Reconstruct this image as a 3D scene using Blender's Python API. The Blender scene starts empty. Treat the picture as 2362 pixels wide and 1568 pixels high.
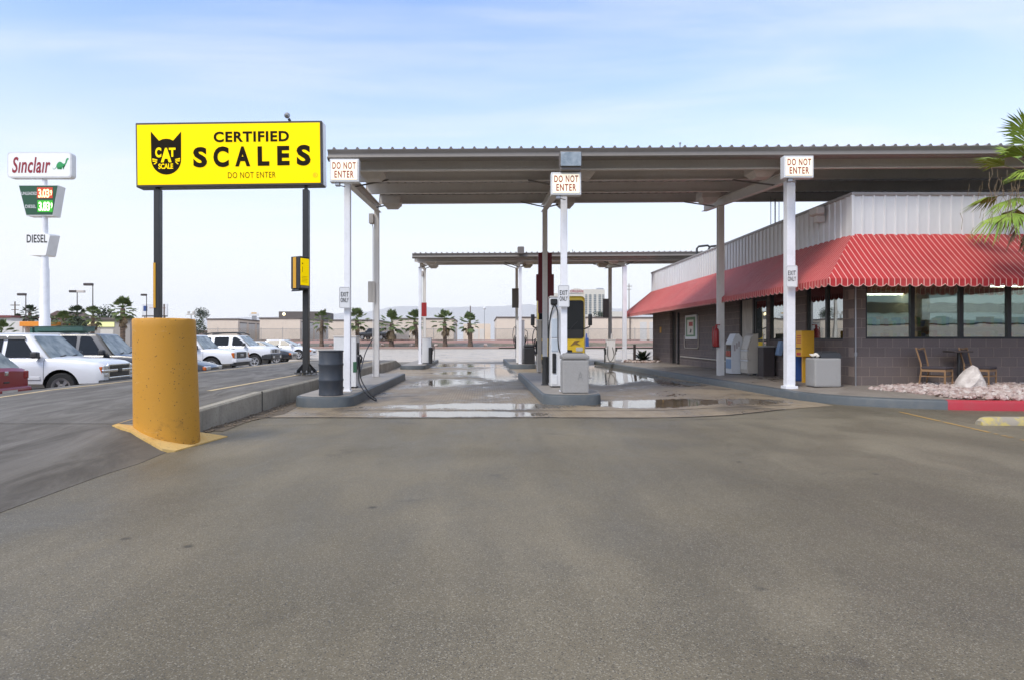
import bpy, bmesh, math, random
from mathutils import Vector, Matrix
R = math.radians
scene = bpy.context.scene
C = scene.collection

# ---------------------------------------------------------------- camera, sky, sun, exposure
EYE = 1.25
cam_data = bpy.data.cameras.new('camera')
cam = bpy.data.objects.new('camera', cam_data); C.objects.link(cam)
cam.location = (0, 0, EYE); cam.rotation_euler = (R(90), 0, 0)
cam_data.sensor_width = 36; cam_data.lens = 22.86; cam_data.shift_x = 0.0288
cam_data.clip_start = .05; cam_data.clip_end = 20000
scene.camera = cam
scene.view_settings.view_transform = 'Standard'; scene.view_settings.look = 'None'
scene.view_settings.gamma = 1; scene.view_settings.use_curve_mapping = False
scene.view_settings.exposure = 0.80
scene.cycles.volume_bounces = 2

SUN_EL, SUN_AZ = R(48), R(218)      # azimuth clockwise from +Y: high behind the camera, to the left
sun_d = bpy.data.lights.new('sun', 'SUN'); sun_d.energy = 1.35; sun_d.angle = R(16); sun_d.color = (1, .93, .83)
sun = bpy.data.objects.new('sun', sun_d); C.objects.link(sun)
sv = Vector((math.sin(SUN_AZ) * math.cos(SUN_EL), math.cos(SUN_AZ) * math.cos(SUN_EL), math.sin(SUN_EL)))
sun.location = (0, 0, 60); sun.rotation_euler = sv.to_track_quat('Z', 'Y').to_euler()

world = bpy.data.worlds.new('World'); scene.world = world; world.use_nodes = True
wn = world.node_tree.nodes; wl = world.node_tree.links
wn.clear()
def wnode(t, **kw):
    n = wn.new(t)
    for k, v in kw.items(): setattr(n, k, v)
    return n
w_out = wnode('ShaderNodeOutputWorld'); w_bg = wnode('ShaderNodeBackground'); w_sky = wnode('ShaderNodeTexSky', sky_type='NISHITA')
w_sky.sun_disc = False; w_sky.sun_elevation = SUN_EL; w_sky.sun_rotation = SUN_AZ
w_sky.air_density = 1.0; w_sky.dust_density = 1.2; w_sky.ozone_density = 2.0
w_bg.inputs['Strength'].default_value = 0.14
w_tc = wnode('ShaderNodeTexCoord'); w_sep = wnode('ShaderNodeSeparateXYZ')
wl.new(w_tc.outputs['Generated'], w_sep.inputs[0])
def wmath(op, a, b=None, clamp=False):
    n = wnode('ShaderNodeMath', operation=op); n.use_clamp = clamp
    for i, v in enumerate((a, b)):
        if v is None: continue
        if isinstance(v, (int, float)): n.inputs[i].default_value = v
        else: wl.new(v, n.inputs[i])
    return n.outputs[0]
# high thin cloud: direction projected on a plane far above, stretched into streaks
zc = wmath('MAXIMUM', w_sep.outputs['Z'], .02)
den = wmath('ADD', zc, .10)
cx, cy = wmath('DIVIDE', w_sep.outputs['X'], den), wmath('DIVIDE', w_sep.outputs['Y'], den)
w_cmb = wnode('ShaderNodeCombineXYZ'); wl.new(cx, w_cmb.inputs[0]); wl.new(cy, w_cmb.inputs[1])
w_map = wnode('ShaderNodeMapping'); w_map.inputs['Scale'].default_value = (.50, 1.5, 1); w_map.inputs['Rotation'].default_value = (0, 0, R(24)); w_map.inputs['Location'].default_value = (3.1, 1.7, 0)
wl.new(w_cmb.outputs[0], w_map.inputs['Vector'])
w_n = wnode('ShaderNodeTexNoise'); w_n.inputs['Scale'].default_value = 1.15; w_n.inputs['Detail'].default_value = 7; w_n.inputs['Roughness'].default_value = .56; w_n.inputs['Distortion'].default_value = .5
wl.new(w_map.outputs[0], w_n.inputs['Vector'])
w_mr = wnode('ShaderNodeMapRange', interpolation_type='SMOOTHSTEP'); w_mr.inputs['From Min'].default_value = .42; w_mr.inputs['From Max'].default_value = .74
wl.new(w_n.outputs[0], w_mr.inputs['Value'])
# veil of cloud that thickens towards the horizon
veil = wnode('ShaderNodeMapRange', interpolation_type='SMOOTHERSTEP'); veil.inputs['From Min'].default_value = -.02; veil.inputs['From Max'].default_value = .54
veil.inputs['To Min'].default_value = 1; veil.inputs['To Max'].default_value = .0
wl.new(w_sep.outputs['Z'], veil.inputs['Value'])
cl = wmath('MULTIPLY', w_mr.outputs[0], .52)
inv = wmath('MULTIPLY', wmath('SUBTRACT', 1, veil.outputs[0]), wmath('SUBTRACT', 1, cl))
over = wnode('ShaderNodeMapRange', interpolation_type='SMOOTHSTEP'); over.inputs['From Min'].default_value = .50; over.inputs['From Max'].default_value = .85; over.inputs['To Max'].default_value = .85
wl.new(w_sep.outputs['Z'], over.inputs['Value'])      # white cloud added overhead, out of view, to neutralise the blue sky light
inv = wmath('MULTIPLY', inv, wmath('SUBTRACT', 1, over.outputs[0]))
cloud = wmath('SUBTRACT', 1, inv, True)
w_cut = wnode('ShaderNodeMix', data_type='RGBA', blend_type='MULTIPLY'); w_cut.inputs['Factor'].default_value = 1
wl.new(w_sky.outputs[0], w_cut.inputs[6]); w_cut.inputs[7].default_value = (1.04, 1.14, 1.31, 1)
w_mix = wnode('ShaderNodeMix', data_type='RGBA')
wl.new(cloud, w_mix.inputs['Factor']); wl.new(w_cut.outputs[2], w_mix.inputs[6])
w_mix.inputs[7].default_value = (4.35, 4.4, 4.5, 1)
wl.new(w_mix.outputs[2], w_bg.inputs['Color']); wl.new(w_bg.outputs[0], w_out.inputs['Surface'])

# ---------------------------------------------------------------- helpers
F = 1500.0
def P(px, py, Y):
    'a measured point (2362 px wide photograph) at real distance Y in metres'
    return Vector(((px - 1113) * Y / F, Y, EYE - (py - 784) * Y / F))
def PX(px, Y): return (px - 1113) * Y / F
def PZ(py, Y): return EYE - (py - 784) * Y / F

class MB:
    def __init__(s): s.bm = bmesh.new()
    def box(s, x0, x1, y0, y1, z0, z1, bev=0, seg=1, M=None):
        vs = [s.bm.verts.new((x, y, z)) for x in (x0, x1) for y in (y0, y1) for z in (z0, z1)]
        fs = []
        for q in ((0, 1, 3, 2), (4, 6, 7, 5), (0, 4, 5, 1), (2, 3, 7, 6), (0, 2, 6, 4), (1, 5, 7, 3)):
            fs.append(s.bm.faces.new([vs[i] for i in q]))
        if M: bmesh.ops.transform(s.bm, matrix=M, verts=vs)
        if bev:
            es = list({e for f in fs for e in f.edges})
            bmesh.ops.bevel(s.bm, geom=es, offset=bev, segments=seg, profile=.6, affect='EDGES', clamp_overlap=True)
        return s
    def face(s, pts):
        s.bm.faces.new([s.bm.verts.new(p) for p in pts]); return s
    def prism(s, pts, d, flip=False):
        'polygon (3-D points) pushed along vector d'
        d = Vector(d)
        a = [s.bm.verts.new(p) for p in pts]; b = [s.bm.verts.new(Vector(p) + d) for p in pts]
        s.bm.faces.new(a[::-1]); s.bm.faces.new(b)
        n = len(a)
        for i in range(n): s.bm.faces.new((a[i], a[(i + 1) % n], b[(i + 1) % n], b[i]))
        return s
    def loft(s, rings, cap=True, closed=True):
        rs = [[s.bm.verts.new(p) for p in r] for r in rings]
        n = len(rs[0])
        for a, b in zip(rs, rs[1:]):
            for i in range(n if closed else n - 1):
                s.bm.faces.new((a[i], a[(i + 1) % n], b[(i + 1) % n], b[i]))
        if cap: s.bm.faces.new(rs[0][::-1]); s.bm.faces.new(rs[-1])
        return s
    def tube(s, pts, r, n=8, cap=True):
        pts = [Vector(p) for p in pts]
        rr = r if isinstance(r, (list, tuple)) else [r] * len(pts)
        rings = []; up0 = None
        for i, p in enumerate(pts):
            t = (pts[min(i + 1, len(pts) - 1)] - pts[max(i - 1, 0)]).normalized()
            if up0 is None: up0 = t.orthogonal().normalized()
            u = (up0 - t * up0.dot(t)); u = u.normalized() if u.length > 1e-5 else t.orthogonal().normalized()
            up0 = u; v = t.cross(u)
            rings.append([p + (u * math.cos(k * 2 * math.pi / n) + v * math.sin(k * 2 * math.pi / n)) * rr[i] for k in range(n)])
        return s.loft(rings, cap)
    def lathe(s, prof, n=24, at=(0, 0, 0), axis='Z', cap=True):
        at = Vector(at); rings = []
        for r, h in prof:
            ring = []
            for k in range(n):
                a = 2 * math.pi * k / n; c, q = r * math.cos(a), r * math.sin(a)
                ring.append(at + Vector({'Z': (c, q, h), 'Y': (c, h, q), 'X': (h, c, q)}[axis]))
            rings.append(ring)
        return s.loft(rings, cap)
    def sweep_path(s, path, prof):
        'open path of 2-D points, profile list of (inward offset, z)'
        rings = []; n = len(path)
        for i in range(n):
            a, b = Vector(path[max(i - 1, 0)]), Vector(path[min(i + 1, n - 1)])
            t = (b - a).normalized(); nn = Vector((-t.y, t.x))
            rings.append([(path[i][0] + nn.x * o, path[i][1] + nn.y * o, z) for o, z in prof])
        return s.loft(rings, True, True)
    def xf(s, M): bmesh.ops.transform(s.bm, matrix=M, verts=s.bm.verts[:]); return s

WMAT = {}
def _link(o, parent, world=True):
    C.objects.link(o)
    if parent is not None:
        o.parent = parent
        WMAT[o.name] = WMAT[parent.name].copy()
    else: WMAT[o.name] = Matrix.Identity(4)
    return o
def tag(o, label=None, cat=None, group=None, kind=None):
    if label: o['label'] = label
    if cat: o['category'] = cat
    if group: o['group'] = group
    if kind: o['kind'] = kind
    return o
def thing(name, label, cat, loc=(0, 0, 0), rz=0, group=None):
    o = bpy.data.objects.new(name, None); C.objects.link(o); o.empty_display_size = .2
    o.location = loc; o.rotation_euler = (0, 0, rz)
    WMAT[o.name] = Matrix.Translation(loc) @ Matrix.Rotation(rz, 4, 'Z')
    return tag(o, label, cat, group)
def part(name, mb, m, parent=None, label=None, smooth=None, local=False):
    'link a mesh; geometry was given in world metres unless local'
    bm = mb.bm
    if parent is not None and not local:
        bmesh.ops.transform(bm, matrix=WMAT[parent.name].inverted(), verts=bm.verts[:])
    bmesh.ops.recalc_face_normals(bm, faces=bm.faces[:])
    me = bpy.data.meshes.new(name); bm.to_mesh(me); bm.free()
    me.materials.append(m)
    if smooth is not None:
        for p in me.polygons: p.use_smooth = True
        try: me.set_sharp_from_angle(angle=R(smooth))
        except Exception: pass
    o = bpy.data.objects.new(name, me); _link(o, parent)
    if label: o['label'] = label
    return o
def solo(name, mb, m, label, cat, group=None, smooth=None, loc=None):
    'a thing that is one mesh'
    if loc is not None: mb.xf(Matrix.Translation(-Vector(loc)))
    o = part(name, mb, m, None, None, smooth)
    if loc is not None: o.location = loc; WMAT[o.name] = Matrix.Translation(loc)
    return tag(o, label, cat, group)
def struct(name, mb, m, smooth=None, kind='structure'):
    return tag(part(name, mb, m, None, None, smooth), kind=kind)
def copy_tree(o, parent=None):
    c = o.copy(); C.objects.link(c)
    if parent is not None: c.parent = parent
    WMAT[c.name] = WMAT[parent.name if parent is not None else o.name].copy()
    for ch in list(o.children): copy_tree(ch, c)
    return c
def place(o, loc, rz=0, label=None, sc=1):
    o.location = loc; o.rotation_euler = (0, 0, rz); o.scale = (sc, sc, sc)
    if label: o['label'] = label
    return o

def text_mesh(s, bold=0.0, spacing=1.0, shear=0.0):
    cu = bpy.data.curves.new('lettering', 'FONT'); cu.body = s; cu.size = 1; cu.offset = bold; cu.space_character = spacing; cu.shear = shear
    cu.fill_mode = 'FRONT'; cu.resolution_u = 4
    o = bpy.data.objects.new('lettering', cu); C.objects.link(o)
    dg = bpy.context.evaluated_depsgraph_get()
    me = bpy.data.meshes.new_from_object(o.evaluated_get(dg))
    bpy.data.objects.remove(o); bpy.data.curves.remove(cu)
    return me
def lettering(mb, s, c, w, h, right, up, bold=0.0, spacing=1.0, shear=0.0, lift=.004):
    'flat letters of overall size w x h centred on c, facing right x up'
    me = text_mesh(s, bold, spacing, shear)
    xs = [v.co.x for v in me.vertices]; ys = [v.co.y for v in me.vertices]
    x0, x1, y0, y1 = min(xs), max(xs), min(ys), max(ys)
    right, up, c = Vector(right).normalized(), Vector(up).normalized(), Vector(c)
    n = right.cross(up)
    vs = [mb.bm.verts.new(c + right * ((v.co.x - (x0 + x1) / 2) / (x1 - x0) * w) + up * ((v.co.y - (y0 + y1) / 2) / (y1 - y0) * h) + n * lift) for v in me.vertices]
    for p in me.polygons:
        try: mb.bm.faces.new([vs[i] for i in p.vertices])
        except ValueError: pass
    bpy.data.meshes.remove(me)
    return mb

# ---------------------------------------------------------------- materials
class NT:
    def __init__(s, name):
        s.m = bpy.data.materials.new(name); s.m.use_nodes = True
        s.n, s.l = s.m.node_tree.nodes, s.m.node_tree.links
        s.b = s.n['Principled BSDF']; s.out = s.n['Material Output']
    def node(s, t, **kw):
        x = s.n.new(t)
        for k, v in kw.items(): setattr(x, k, v)
        return x
    def put(s, sock, v):
        if v is None: return
        if isinstance(v, bpy.types.NodeSocket): s.l.new(v, sock)
        else: sock.default_value = (*v, 1) if isinstance(v, (tuple, list)) and len(v) == 3 and sock.type == 'RGBA' else v
    def coord(s, kind='Object', scale=None, rot=None):
        tc = s.node('ShaderNodeTexCoord'); o = tc.outputs[kind]
        if scale or rot:
            mp = s.node('ShaderNodeMapping'); s.l.new(o, mp.inputs['Vector'])
            if scale: mp.inputs['Scale'].default_value = scale
            if rot: mp.inputs['Rotation'].default_value = rot
            o = mp.outputs[0]
        return o
    def noise(s, scale, detail=4, rough=.55, dist=0, vec=None):
        x = s.node('ShaderNodeTexNoise'); x.inputs['Scale'].default_value = scale; x.inputs['Detail'].default_value = detail
        x.inputs['Roughness'].default_value = rough; x.inputs['Distortion'].default_value = dist
        s.l.new(vec if vec is not None else s.coord(), x.inputs['Vector']); return x.outputs[0]
    def voro(s, scale, feature='F1', out='Distance', vec=None):
        x = s.node('ShaderNodeTexVoronoi'); x.feature = feature; x.inputs['Scale'].default_value = scale
        s.l.new(vec if vec is not None else s.coord(), x.inputs['Vector']); return x.outputs[out]
    def rng(s, v, a, b, c=0, d=1, smooth=False):
        x = s.node('ShaderNodeMapRange'); x.interpolation_type = 'SMOOTHSTEP' if smooth else 'LINEAR'
        s.put(x.inputs['Value'], v)
        for k, q in (('From Min', a), ('From Max', b), ('To Min', c), ('To Max', d)): s.put(x.inputs[k], q)
        return x.outputs[0]
    def math(s, op, a, b=None, clamp=False):
        x = s.node('ShaderNodeMath', operation=op); x.use_clamp = clamp
        s.put(x.inputs[0], a); s.put(x.inputs[1], b); return x.outputs[0]
    def mix(s, f, a, b, blend='MIX'):
        x = s.node('ShaderNodeMix', data_type='RGBA', blend_type=blend)
        s.put(x.inputs['Factor'], f); s.put(x.inputs[6], a); s.put(x.inputs[7], b); return x.outputs[2]
    def bump(s, h, strength=.3, dist=.02):
        x = s.node('ShaderNodeBump'); x.inputs['Strength'].default_value = strength; x.inputs['Distance'].default_value = dist
        s.l.new(h, x.inputs['Height']); s.l.new(x.outputs[0], s.b.inputs['Normal']); return x
    def set(s, **kw):
        for k, v in kw.items(): s.put(s.b.inputs[k.replace('_', ' ')], v)
        return s
def wear(name, col, rough=.5, metal=0, dirt=.25, dirt_col=(.16, .13, .1), scale=2.2, bump=.0, spec=.5, fine=0, stretch=None):
    'paint, plastic, metal or concrete with dirt and uneven sheen'
    t = NT(name); v = t.coord(scale=stretch)
    n = t.noise(scale, 6, .62, .3, v); n2 = t.noise(scale * 9, 3, .6, 0, v)
    f = t.math('MULTIPLY', t.rng(n, .42, .74, 0, 1, True), dirt)
    c = t.mix(f, col, tuple(.55 * a + .45 * b for a, b in zip(col, dirt_col)))
    c = t.mix(t.rng(n2, .3, .7), c, tuple(min(1, x * 1.1 + .004) for x in col)) if fine == 0 else t.mix(t.math('MULTIPLY', t.rng(t.noise(fine, 2, .7), .35, .68), .55), c, tuple(x * .5 for x in col))
    if fine == 0:
        mixn = t.mix(.5, t.mix(f, col, tuple(.55 * a + .45 * b for a, b in zip(col, dirt_col))), c); c = mixn
    t.set(Base_Color=c, Metallic=metal, Roughness=t.rng(n2, .2, .8, max(.03, rough - .1), min(1, rough + .12)))
    t.b.inputs['Specular IOR Level'].default_value = spec
    if bump: t.bump(n2, bump, .01)
    return t.m
def glow(name, col, e, base=None):
    t = NT(name); t.set(Base_Color=base or col, Roughness=.4, Emission_Color=col); t.b.inputs['Emission Strength'].default_value = e; return t.m
def car_paint(name, col, coat=.6, rough=.3):
    t = NT(name); n = t.noise(1.5, 4)
    t.set(Base_Color=t.mix(t.rng(n, .4, .8, 0, .25), col, tuple(c * .75 + .02 for c in col)), Roughness=rough)
    t.b.inputs['Coat Weight'].default_value = coat; t.b.inputs['Coat Roughness'].default_value = .05
    return t.m

M = {}
M['white_post'] = wear('white_post_paint', (.80, .80, .82), .45, dirt=.35)
M['grey_post'] = wear('grey_post_paint', (.74, .71, .67), .5, dirt=.35)
M['canopy'] = wear('canopy_taupe_metal', (.15, .132, .12), .45, dirt=.4, scale=1.2)
M['canopy_under'] = wear('canopy_underside_metal', (.40, .375, .36), .6, dirt=.4, scale=1.2)  # same metal as the fascia, paler here: fill light put into the colour
M['rafter'] = wear('rafter_paint', (.66, .625, .59), .5, dirt=.3)
M['gutter'] = wear('canopy_gutter_metal', (.19, .172, .155), .35, dirt=.3, scale=1.6)
M['fixture'] = wear('fixture_metal', (.56, .52, .48), .5, dirt=.3)
M['black'] = wear('black_paint', (.018, .018, .018), .4, dirt=.2, dirt_col=(.1, .09, .08))
M['black_rubber'] = wear('black_rubber', (.012, .012, .013), .55, dirt=.3, dirt_col=(.12, .1, .09))
M['dark_plastic'] = wear('dark_plastic', (.03, .031, .033), .5, dirt=.3, dirt_col=(.12, .1, .09))
M['drum'] = wear('drum_blue_grey_paint', (.034, .041, .052), .5, dirt=.5, dirt_col=(.14, .12, .1), scale=4)
M['curb_grey'] = wear('grey_curb_paint', (.085, .098, .104), .5, dirt=.5, dirt_col=(.25, .22, .18), scale=5, bump=.2)
M['curb_red'] = wear('red_curb_paint', (.42, .03, .045), .5, dirt=.5, dirt_col=(.2, .12, .1), scale=6, bump=.2)
M['island_top'] = wear('island_concrete', (.30, .27, .235), .6, dirt=.7, dirt_col=(.08, .07, .06), scale=1.8, bump=.25)
M['aggregate'] = wear('exposed_aggregate', (.36, .35, .335), .8, dirt=.2, fine=120, bump=.4)
M['aggregate_dark'] = wear('aggregate_lid', (.30, .29, .28), .8, dirt=.3, fine=110, bump=.4)
M['white_enamel'] = wear('white_enamel', (.68, .68, .675), .35, dirt=.45)
M['pale_blue'] = wear('pale_blue_panel', (.50, .56, .62), .35, dirt=.3)
M['letter_black'] = wear('sign_black', (.02, .018, .015), .5, dirt=0)
M['letter_red'] = wear('sign_red_brown', (.33, .05, .02), .5, dirt=.2)
M['sign_white'] = wear('sign_white', (.72, .72, .72), .4, dirt=.25)
M['sign_back'] = wear('sign_back', (.55, .51, .46), .5, dirt=.3)
M['red_enamel'] = wear('red_enamel', (.35, .02, .02), .3, dirt=.2)
M['maroon'] = wear('maroon_sleeve', (.13, .006, .012), .5, dirt=.2, dirt_col=(.05, .02, .02))
M['yellow_enamel'] = wear('yellow_enamel', (.62, .32, .015), .4, dirt=.3)
M['line_yellow'] = wear('line_paint', (.56, .43, .24), .7, dirt=.8, dirt_col=(.1, .09, .08), scale=7)
M['line_orange'] = wear('worn_line_paint', (.40, .24, .07), .7, dirt=.9, dirt_col=(.1, .09, .08), scale=9)
M['blue_enamel'] = wear('blue_enamel', (.02, .06, .22), .4, dirt=.2)
M['wood'] = wear('chair_wood', (.27, .155, .072), .5, dirt=.3, stretch=(1, 1, .15), scale=12)
M['cloth_dark'] = wear('dark_upholstery', (.05, .04, .045), .8, dirt=.2)
M['tan_wall'] = wear('tan_block_wall', (.70, .595, .49), .85, dirt=.35, scale=.4)
M['roof_trim'] = wear('dark_roof_trim', (.12, .10, .09), .7)
M['roll_door'] = wear('roll_door_white', (.62, .60, .57), .5, dirt=.3)
M['chrome'] = wear('bright_metal', (.62, .62, .62), .2, 1, dirt=.2)
M['steel'] = wear('dull_steel', (.35, .35, .36), .4, .8, dirt=.3)
M['parapet'] = wear('parapet_metal', (.64, .64, .635), .4, dirt=.25, scale=1.2, stretch=(1, 1, .25))
M['flashing'] = wear('parapet_flashing', (.30, .285, .27), .45, dirt=.3)
M['frame_black'] = wear('black_window_frame', (.015, .016, .017), .4, dirt=.2)
M['beige_metal'] = wear('beige_metal', (.52, .46, .38), .5, dirt=.4)
M['brown_bin'] = wear('brown_bin', (.05, .038, .036), .5, dirt=.3)
M['paper'] = wear('paper', (.66, .62, .55), .8, dirt=.4, scale=9)
M['blue_print'] = wear('blue_print', (.2, .3, .45), .5, dirt=.6, dirt_col=(.6, .6, .6), scale=18)
M['tyre'] = wear('tyre_rubber', (.02, .02, .021), .75, dirt=.4, dirt_col=(.14, .12, .1))
M['rim'] = wear('alloy_rim', (.45, .45, .46), .35, .7, dirt=.4)
t = NT('car_glass_dark').set(Base_Color=(.010, .012, .014), Roughness=.06); t.b.inputs['Specular IOR Level'].default_value = .22; M['car_glass'] = t.m
t = NT('car_windscreen'); t.set(Base_Color=t.mix(t.rng(t.noise(2.2, 3), .4, .62), (.16, .18, .165), (.38, .40, .36)), Roughness=.05); M['windscreen'] = t.m  # mottled pale grey-green: the sky's reflection put into the glass colour
M['lamp_clear'] = NT('headlamp_glass').set(Base_Color=(.62, .62, .6), Roughness=.08, Metallic=.35).m
M['lamp_amber'] = NT('amber_lens').set(Base_Color=(.55, .13, .02), Roughness=.12).m
M['lamp_red'] = glow('brake_lamp_lit', (1, .06, .03), 3.0)
M['grille_black'] = wear('grille_black', (.012, .012, .012), .45, dirt=.1)

def leaf_mat(name, a, b, tip=(.35, .30, .15)):
    t = NT(name); n = t.noise(1.6, 3); n2 = t.noise(11, 2)
    c = t.mix(t.rng(n, .35, .65), a, b); c = t.mix(t.rng(n2, .62, .8, 0, .5), c, tip)
    t.set(Base_Color=c, Roughness=.5); t.b.inputs['Specular IOR Level'].default_value = .35
    return t.m
M['frond'] = leaf_mat('palm_frond_green', (.06, .095, .028), (.13, .17, .045), (.24, .22, .09))
M['frond_near'] = leaf_mat('palm_frond_bright', (.15, .25, .03), (.30, .40, .06), (.50, .44, .22))
M['frond_dead'] = leaf_mat('palm_frond_dead', (.17, .115, .06), (.28, .2, .11), (.36, .28, .17))
M['frond_dark'] = leaf_mat('palm_frond_dark', (.03, .05, .02), (.06, .08, .03), (.12, .11, .05))
M['bush'] = leaf_mat('bush_leaf', (.02, .032, .016), (.04, .058, .024), (.08, .07, .04))
t = NT('palm_bark'); t.set(Base_Color=t.mix(t.rng(t.noise(1, 3, .6, 0, t.coord(scale=(3, 3, 14))), .35, .65), (.05, .035, .026), (.19, .13, .09)), Roughness=.9); M['bark'] = t.m
# ---------------------------------------------------------------- ground materials
def ground_mat():
    t = NT('lot_asphalt'); v = t.coord()
    big = t.noise(.32, 4, .5, .4, v); mid = t.noise(1.4, 5, .6, .6, t.coord(scale=(1, .55, 1)))
    fine = t.noise(90, 2, .7, 0, v); grit = t.voro(180, 'F1', 'Color', v)
    sep = t.node('ShaderNodeSeparateColor'); t.l.new(grit, sep.inputs[0])
    c = t.mix(t.rng(big, .33, .67, 0, 1, True), (.140, .115, .072), (.224, .188, .126))
    c = t.mix(t.rng(mid, .35, .7, 0, .55, True), c, (.105, .086, .052))
    c = t.mix(t.rng(fine, .3, .7, 0, .75), c, t.mix(.5, c, (.055, .052, .048)))
    c = t.mix(t.rng(sep.outputs[0], .80, .97, 0, .55), c, (.37, .335, .265))
    c = t.mix(t.rng(sep.outputs[1], .86, .98, 0, .7), c, (.03, .03, .03))
    # tyre sweeps running out of the lanes, drips of oil
    tr_ = t.noise(1.0, 6, .62, .5, t.coord(scale=(1.5, .13, 1), rot=(0, 0, R(-7)))); c = t.mix(t.rng(tr_, .42, .66, 0, .18, True), c, (.085, .071, .046)); c = t.mix(t.rng(tr_, .50, .30, 0, .12, True), c, (.28, .24, .165))
    dr = t.math('MULTIPLY', t.rng(t.voro(1.9, 'F1', 'Distance', v), .03, .085, 1, 0), t.rng(t.noise(.8, 2, .5, 0, v), .5, .6)); c = t.mix(t.math('MULTIPLY', dr, .75), c, (.03, .026, .022))
    # oil and damp stains near the pump lanes
    st = t.noise(.9, 5, .65, .8, t.coord(scale=(1, 1.5, 1)))
    c = t.mix(t.rng(st, .60, .74, 0, .55, True), c, (.055, .046, .035))
    t.set(Base_Color=c, Roughness=t.rng(mid, .3, .7, .68, .42))
    t.b.inputs['Specular IOR Level'].default_value = .33
    t.bump(t.math('ADD', fine, t.math('MULTIPLY', sep.outputs[0], .5)), .35, .006)
    return t.m
def wet_mat(name, ca, cb, blobs, base_lo, base_hi, stain=(.07, .06, .05), lines=True):
    t = NT(name); v = t.coord()
    sep = t.node('ShaderNodeSeparateXYZ'); t.l.new(v, sep.inputs[0]); X, Y = sep.outputs[0], sep.outputs[1]
    n1 = t.noise(1.0, 6, .62, .7, t.coord(scale=(.75, .55, 1))); n2 = t.noise(4.5, 5, .65, .4, t.coord(scale=(1, .5, 1)))
    tot = None
    for bx, by, rx, ry, w in blobs:
        dx = t.math('DIVIDE', t.math('SUBTRACT', X, bx), rx); dy = t.math('DIVIDE', t.math('SUBTRACT', Y, by), ry)
        d = t.math('ADD', t.math('MULTIPLY', dx, dx), t.math('MULTIPLY', dy, dy))
        g = t.math('MULTIPLY', t.math('SUBTRACT', 1, d, True), w)
        tot = g if tot is None else t.math('ADD', tot, g)
    f = t.math('ADD', t.math('MULTIPLY', n1, .75), t.math('MULTIPLY', n2, .32))
    if tot is not None: f = t.math('ADD', f, tot)
    n3 = t.noise(14, 4, .7, .3, t.coord(scale=(1, .4, 1))); f = t.math('ADD', f, t.math('MULTIPLY', t.math('SUBTRACT', n3, .5), .42))
    water = t.rng(f, base_lo, base_hi, 0, 1, True)
    damp = t.rng(f, base_lo - .13, base_hi - .02, 0, 1, True)
    grit = t.noise(55, 3, .7, 0, v)
    c = t.mix(t.rng(n2, .3, .7), ca, cb)
    c = t.mix(t.rng(t.noise(.7, 5, .6, .5, v), .5, .72, 0, .8, True), c, stain)
    c = t.mix(t.rng(grit, .3, .7, 0, .4), c, t.mix(.5, c, (.04, .035, .03)))
    c = t.mix(damp, c, t.mix(1, c, (.52, .50, .48), 'MULTIPLY'))
    if lines:      # rain grooves broomed across the lanes
        wv = t.node('ShaderNodeTexWave'); wv.bands_direction = 'X'; wv.inputs['Scale'].default_value = 5.2; wv.inputs['Distortion'].default_value = .6
        t.l.new(v, wv.inputs['Vector'])
        c = t.mix(t.rng(wv.outputs[1], 0, .3, .35, 0), c, (.05, .045, .04))
    r = t.math('MULTIPLY', t.rng(water, 0, 1, 1, .30), t.rng(damp, 0, 1, .58, .20))
    t.set(Base_Color=c, Roughness=r); t.b.inputs['Specular IOR Level'].default_value = .5
    bm_ = t.node('ShaderNodeBump'); bm_.inputs['Distance'].default_value = .006
    t.put(bm_.inputs['Strength'], t.rng(water, 0, .8, .35, .0)); t.l.new(grit, bm_.inputs['Height']); t.l.new(bm_.outputs[0], t.b.inputs['Normal'])
    return t.m
M['asphalt'] = ground_mat()
M['apron'] = wet_mat('wet_concrete_lane', (.275, .21, .135), (.385, .305, .205), [
    (-.35, 10.98, 1.6, .55, .5), (0.1, 12.3, 1.8, .7, .32), (-1.5, 12.2, 1.0, .5, .22), (.6, 24.5, .9, 5.5, .42), (-1.0, 19.3, 1.2, 2.2, .30), (-.6, 25, 1.4, 3, .25),
    (3.2, 12.7, 1.5, 1.0, .42), (5.0, 12.3, 1.2, .8, .22), (4.7, 24.5, 1.5, 6.5, .55), (3.6, 19.5, 1.1, 2.0, .3), (5.2, 17.5, .7, 1.6, .25), (0, 32, 5, 3.5, .25)], .62, .78)
M['road'] = wet_mat('pale_damp_road', (.50, .43, .35), (.60, .53, .44), [], .60, .78, (.26, .235, .2), False)
def slab_mat():
    t = NT('scale_deck'); v = t.coord(); sx = t.coord(scale=(1.3, .3, 1)); n = t.noise(2.0, 8, .68, .9, sx); n2 = t.noise(70, 2, .7, 0, v); n3 = t.noise(.5, 3, .5, 0, v)
    c = t.mix(t.rng(n, .32, .68, 0, 1, True), (.072, .060, .046), (.165, .142, .112)); c = t.mix(t.rng(n3, .4, .7, 0, .4), c, (.22, .205, .18))
    c = t.mix(t.rng(n2, .3, .7, 0, .5), c, t.mix(.5, c, (.03, .03, .03)))
    t.set(Base_Color=c, Roughness=t.rng(n, .3, .7, .75, .5)); t.b.inputs['Specular IOR Level'].default_value = .35; t.bump(n2, .3, .006); return t.m
M['deck'] = slab_mat()
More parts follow.
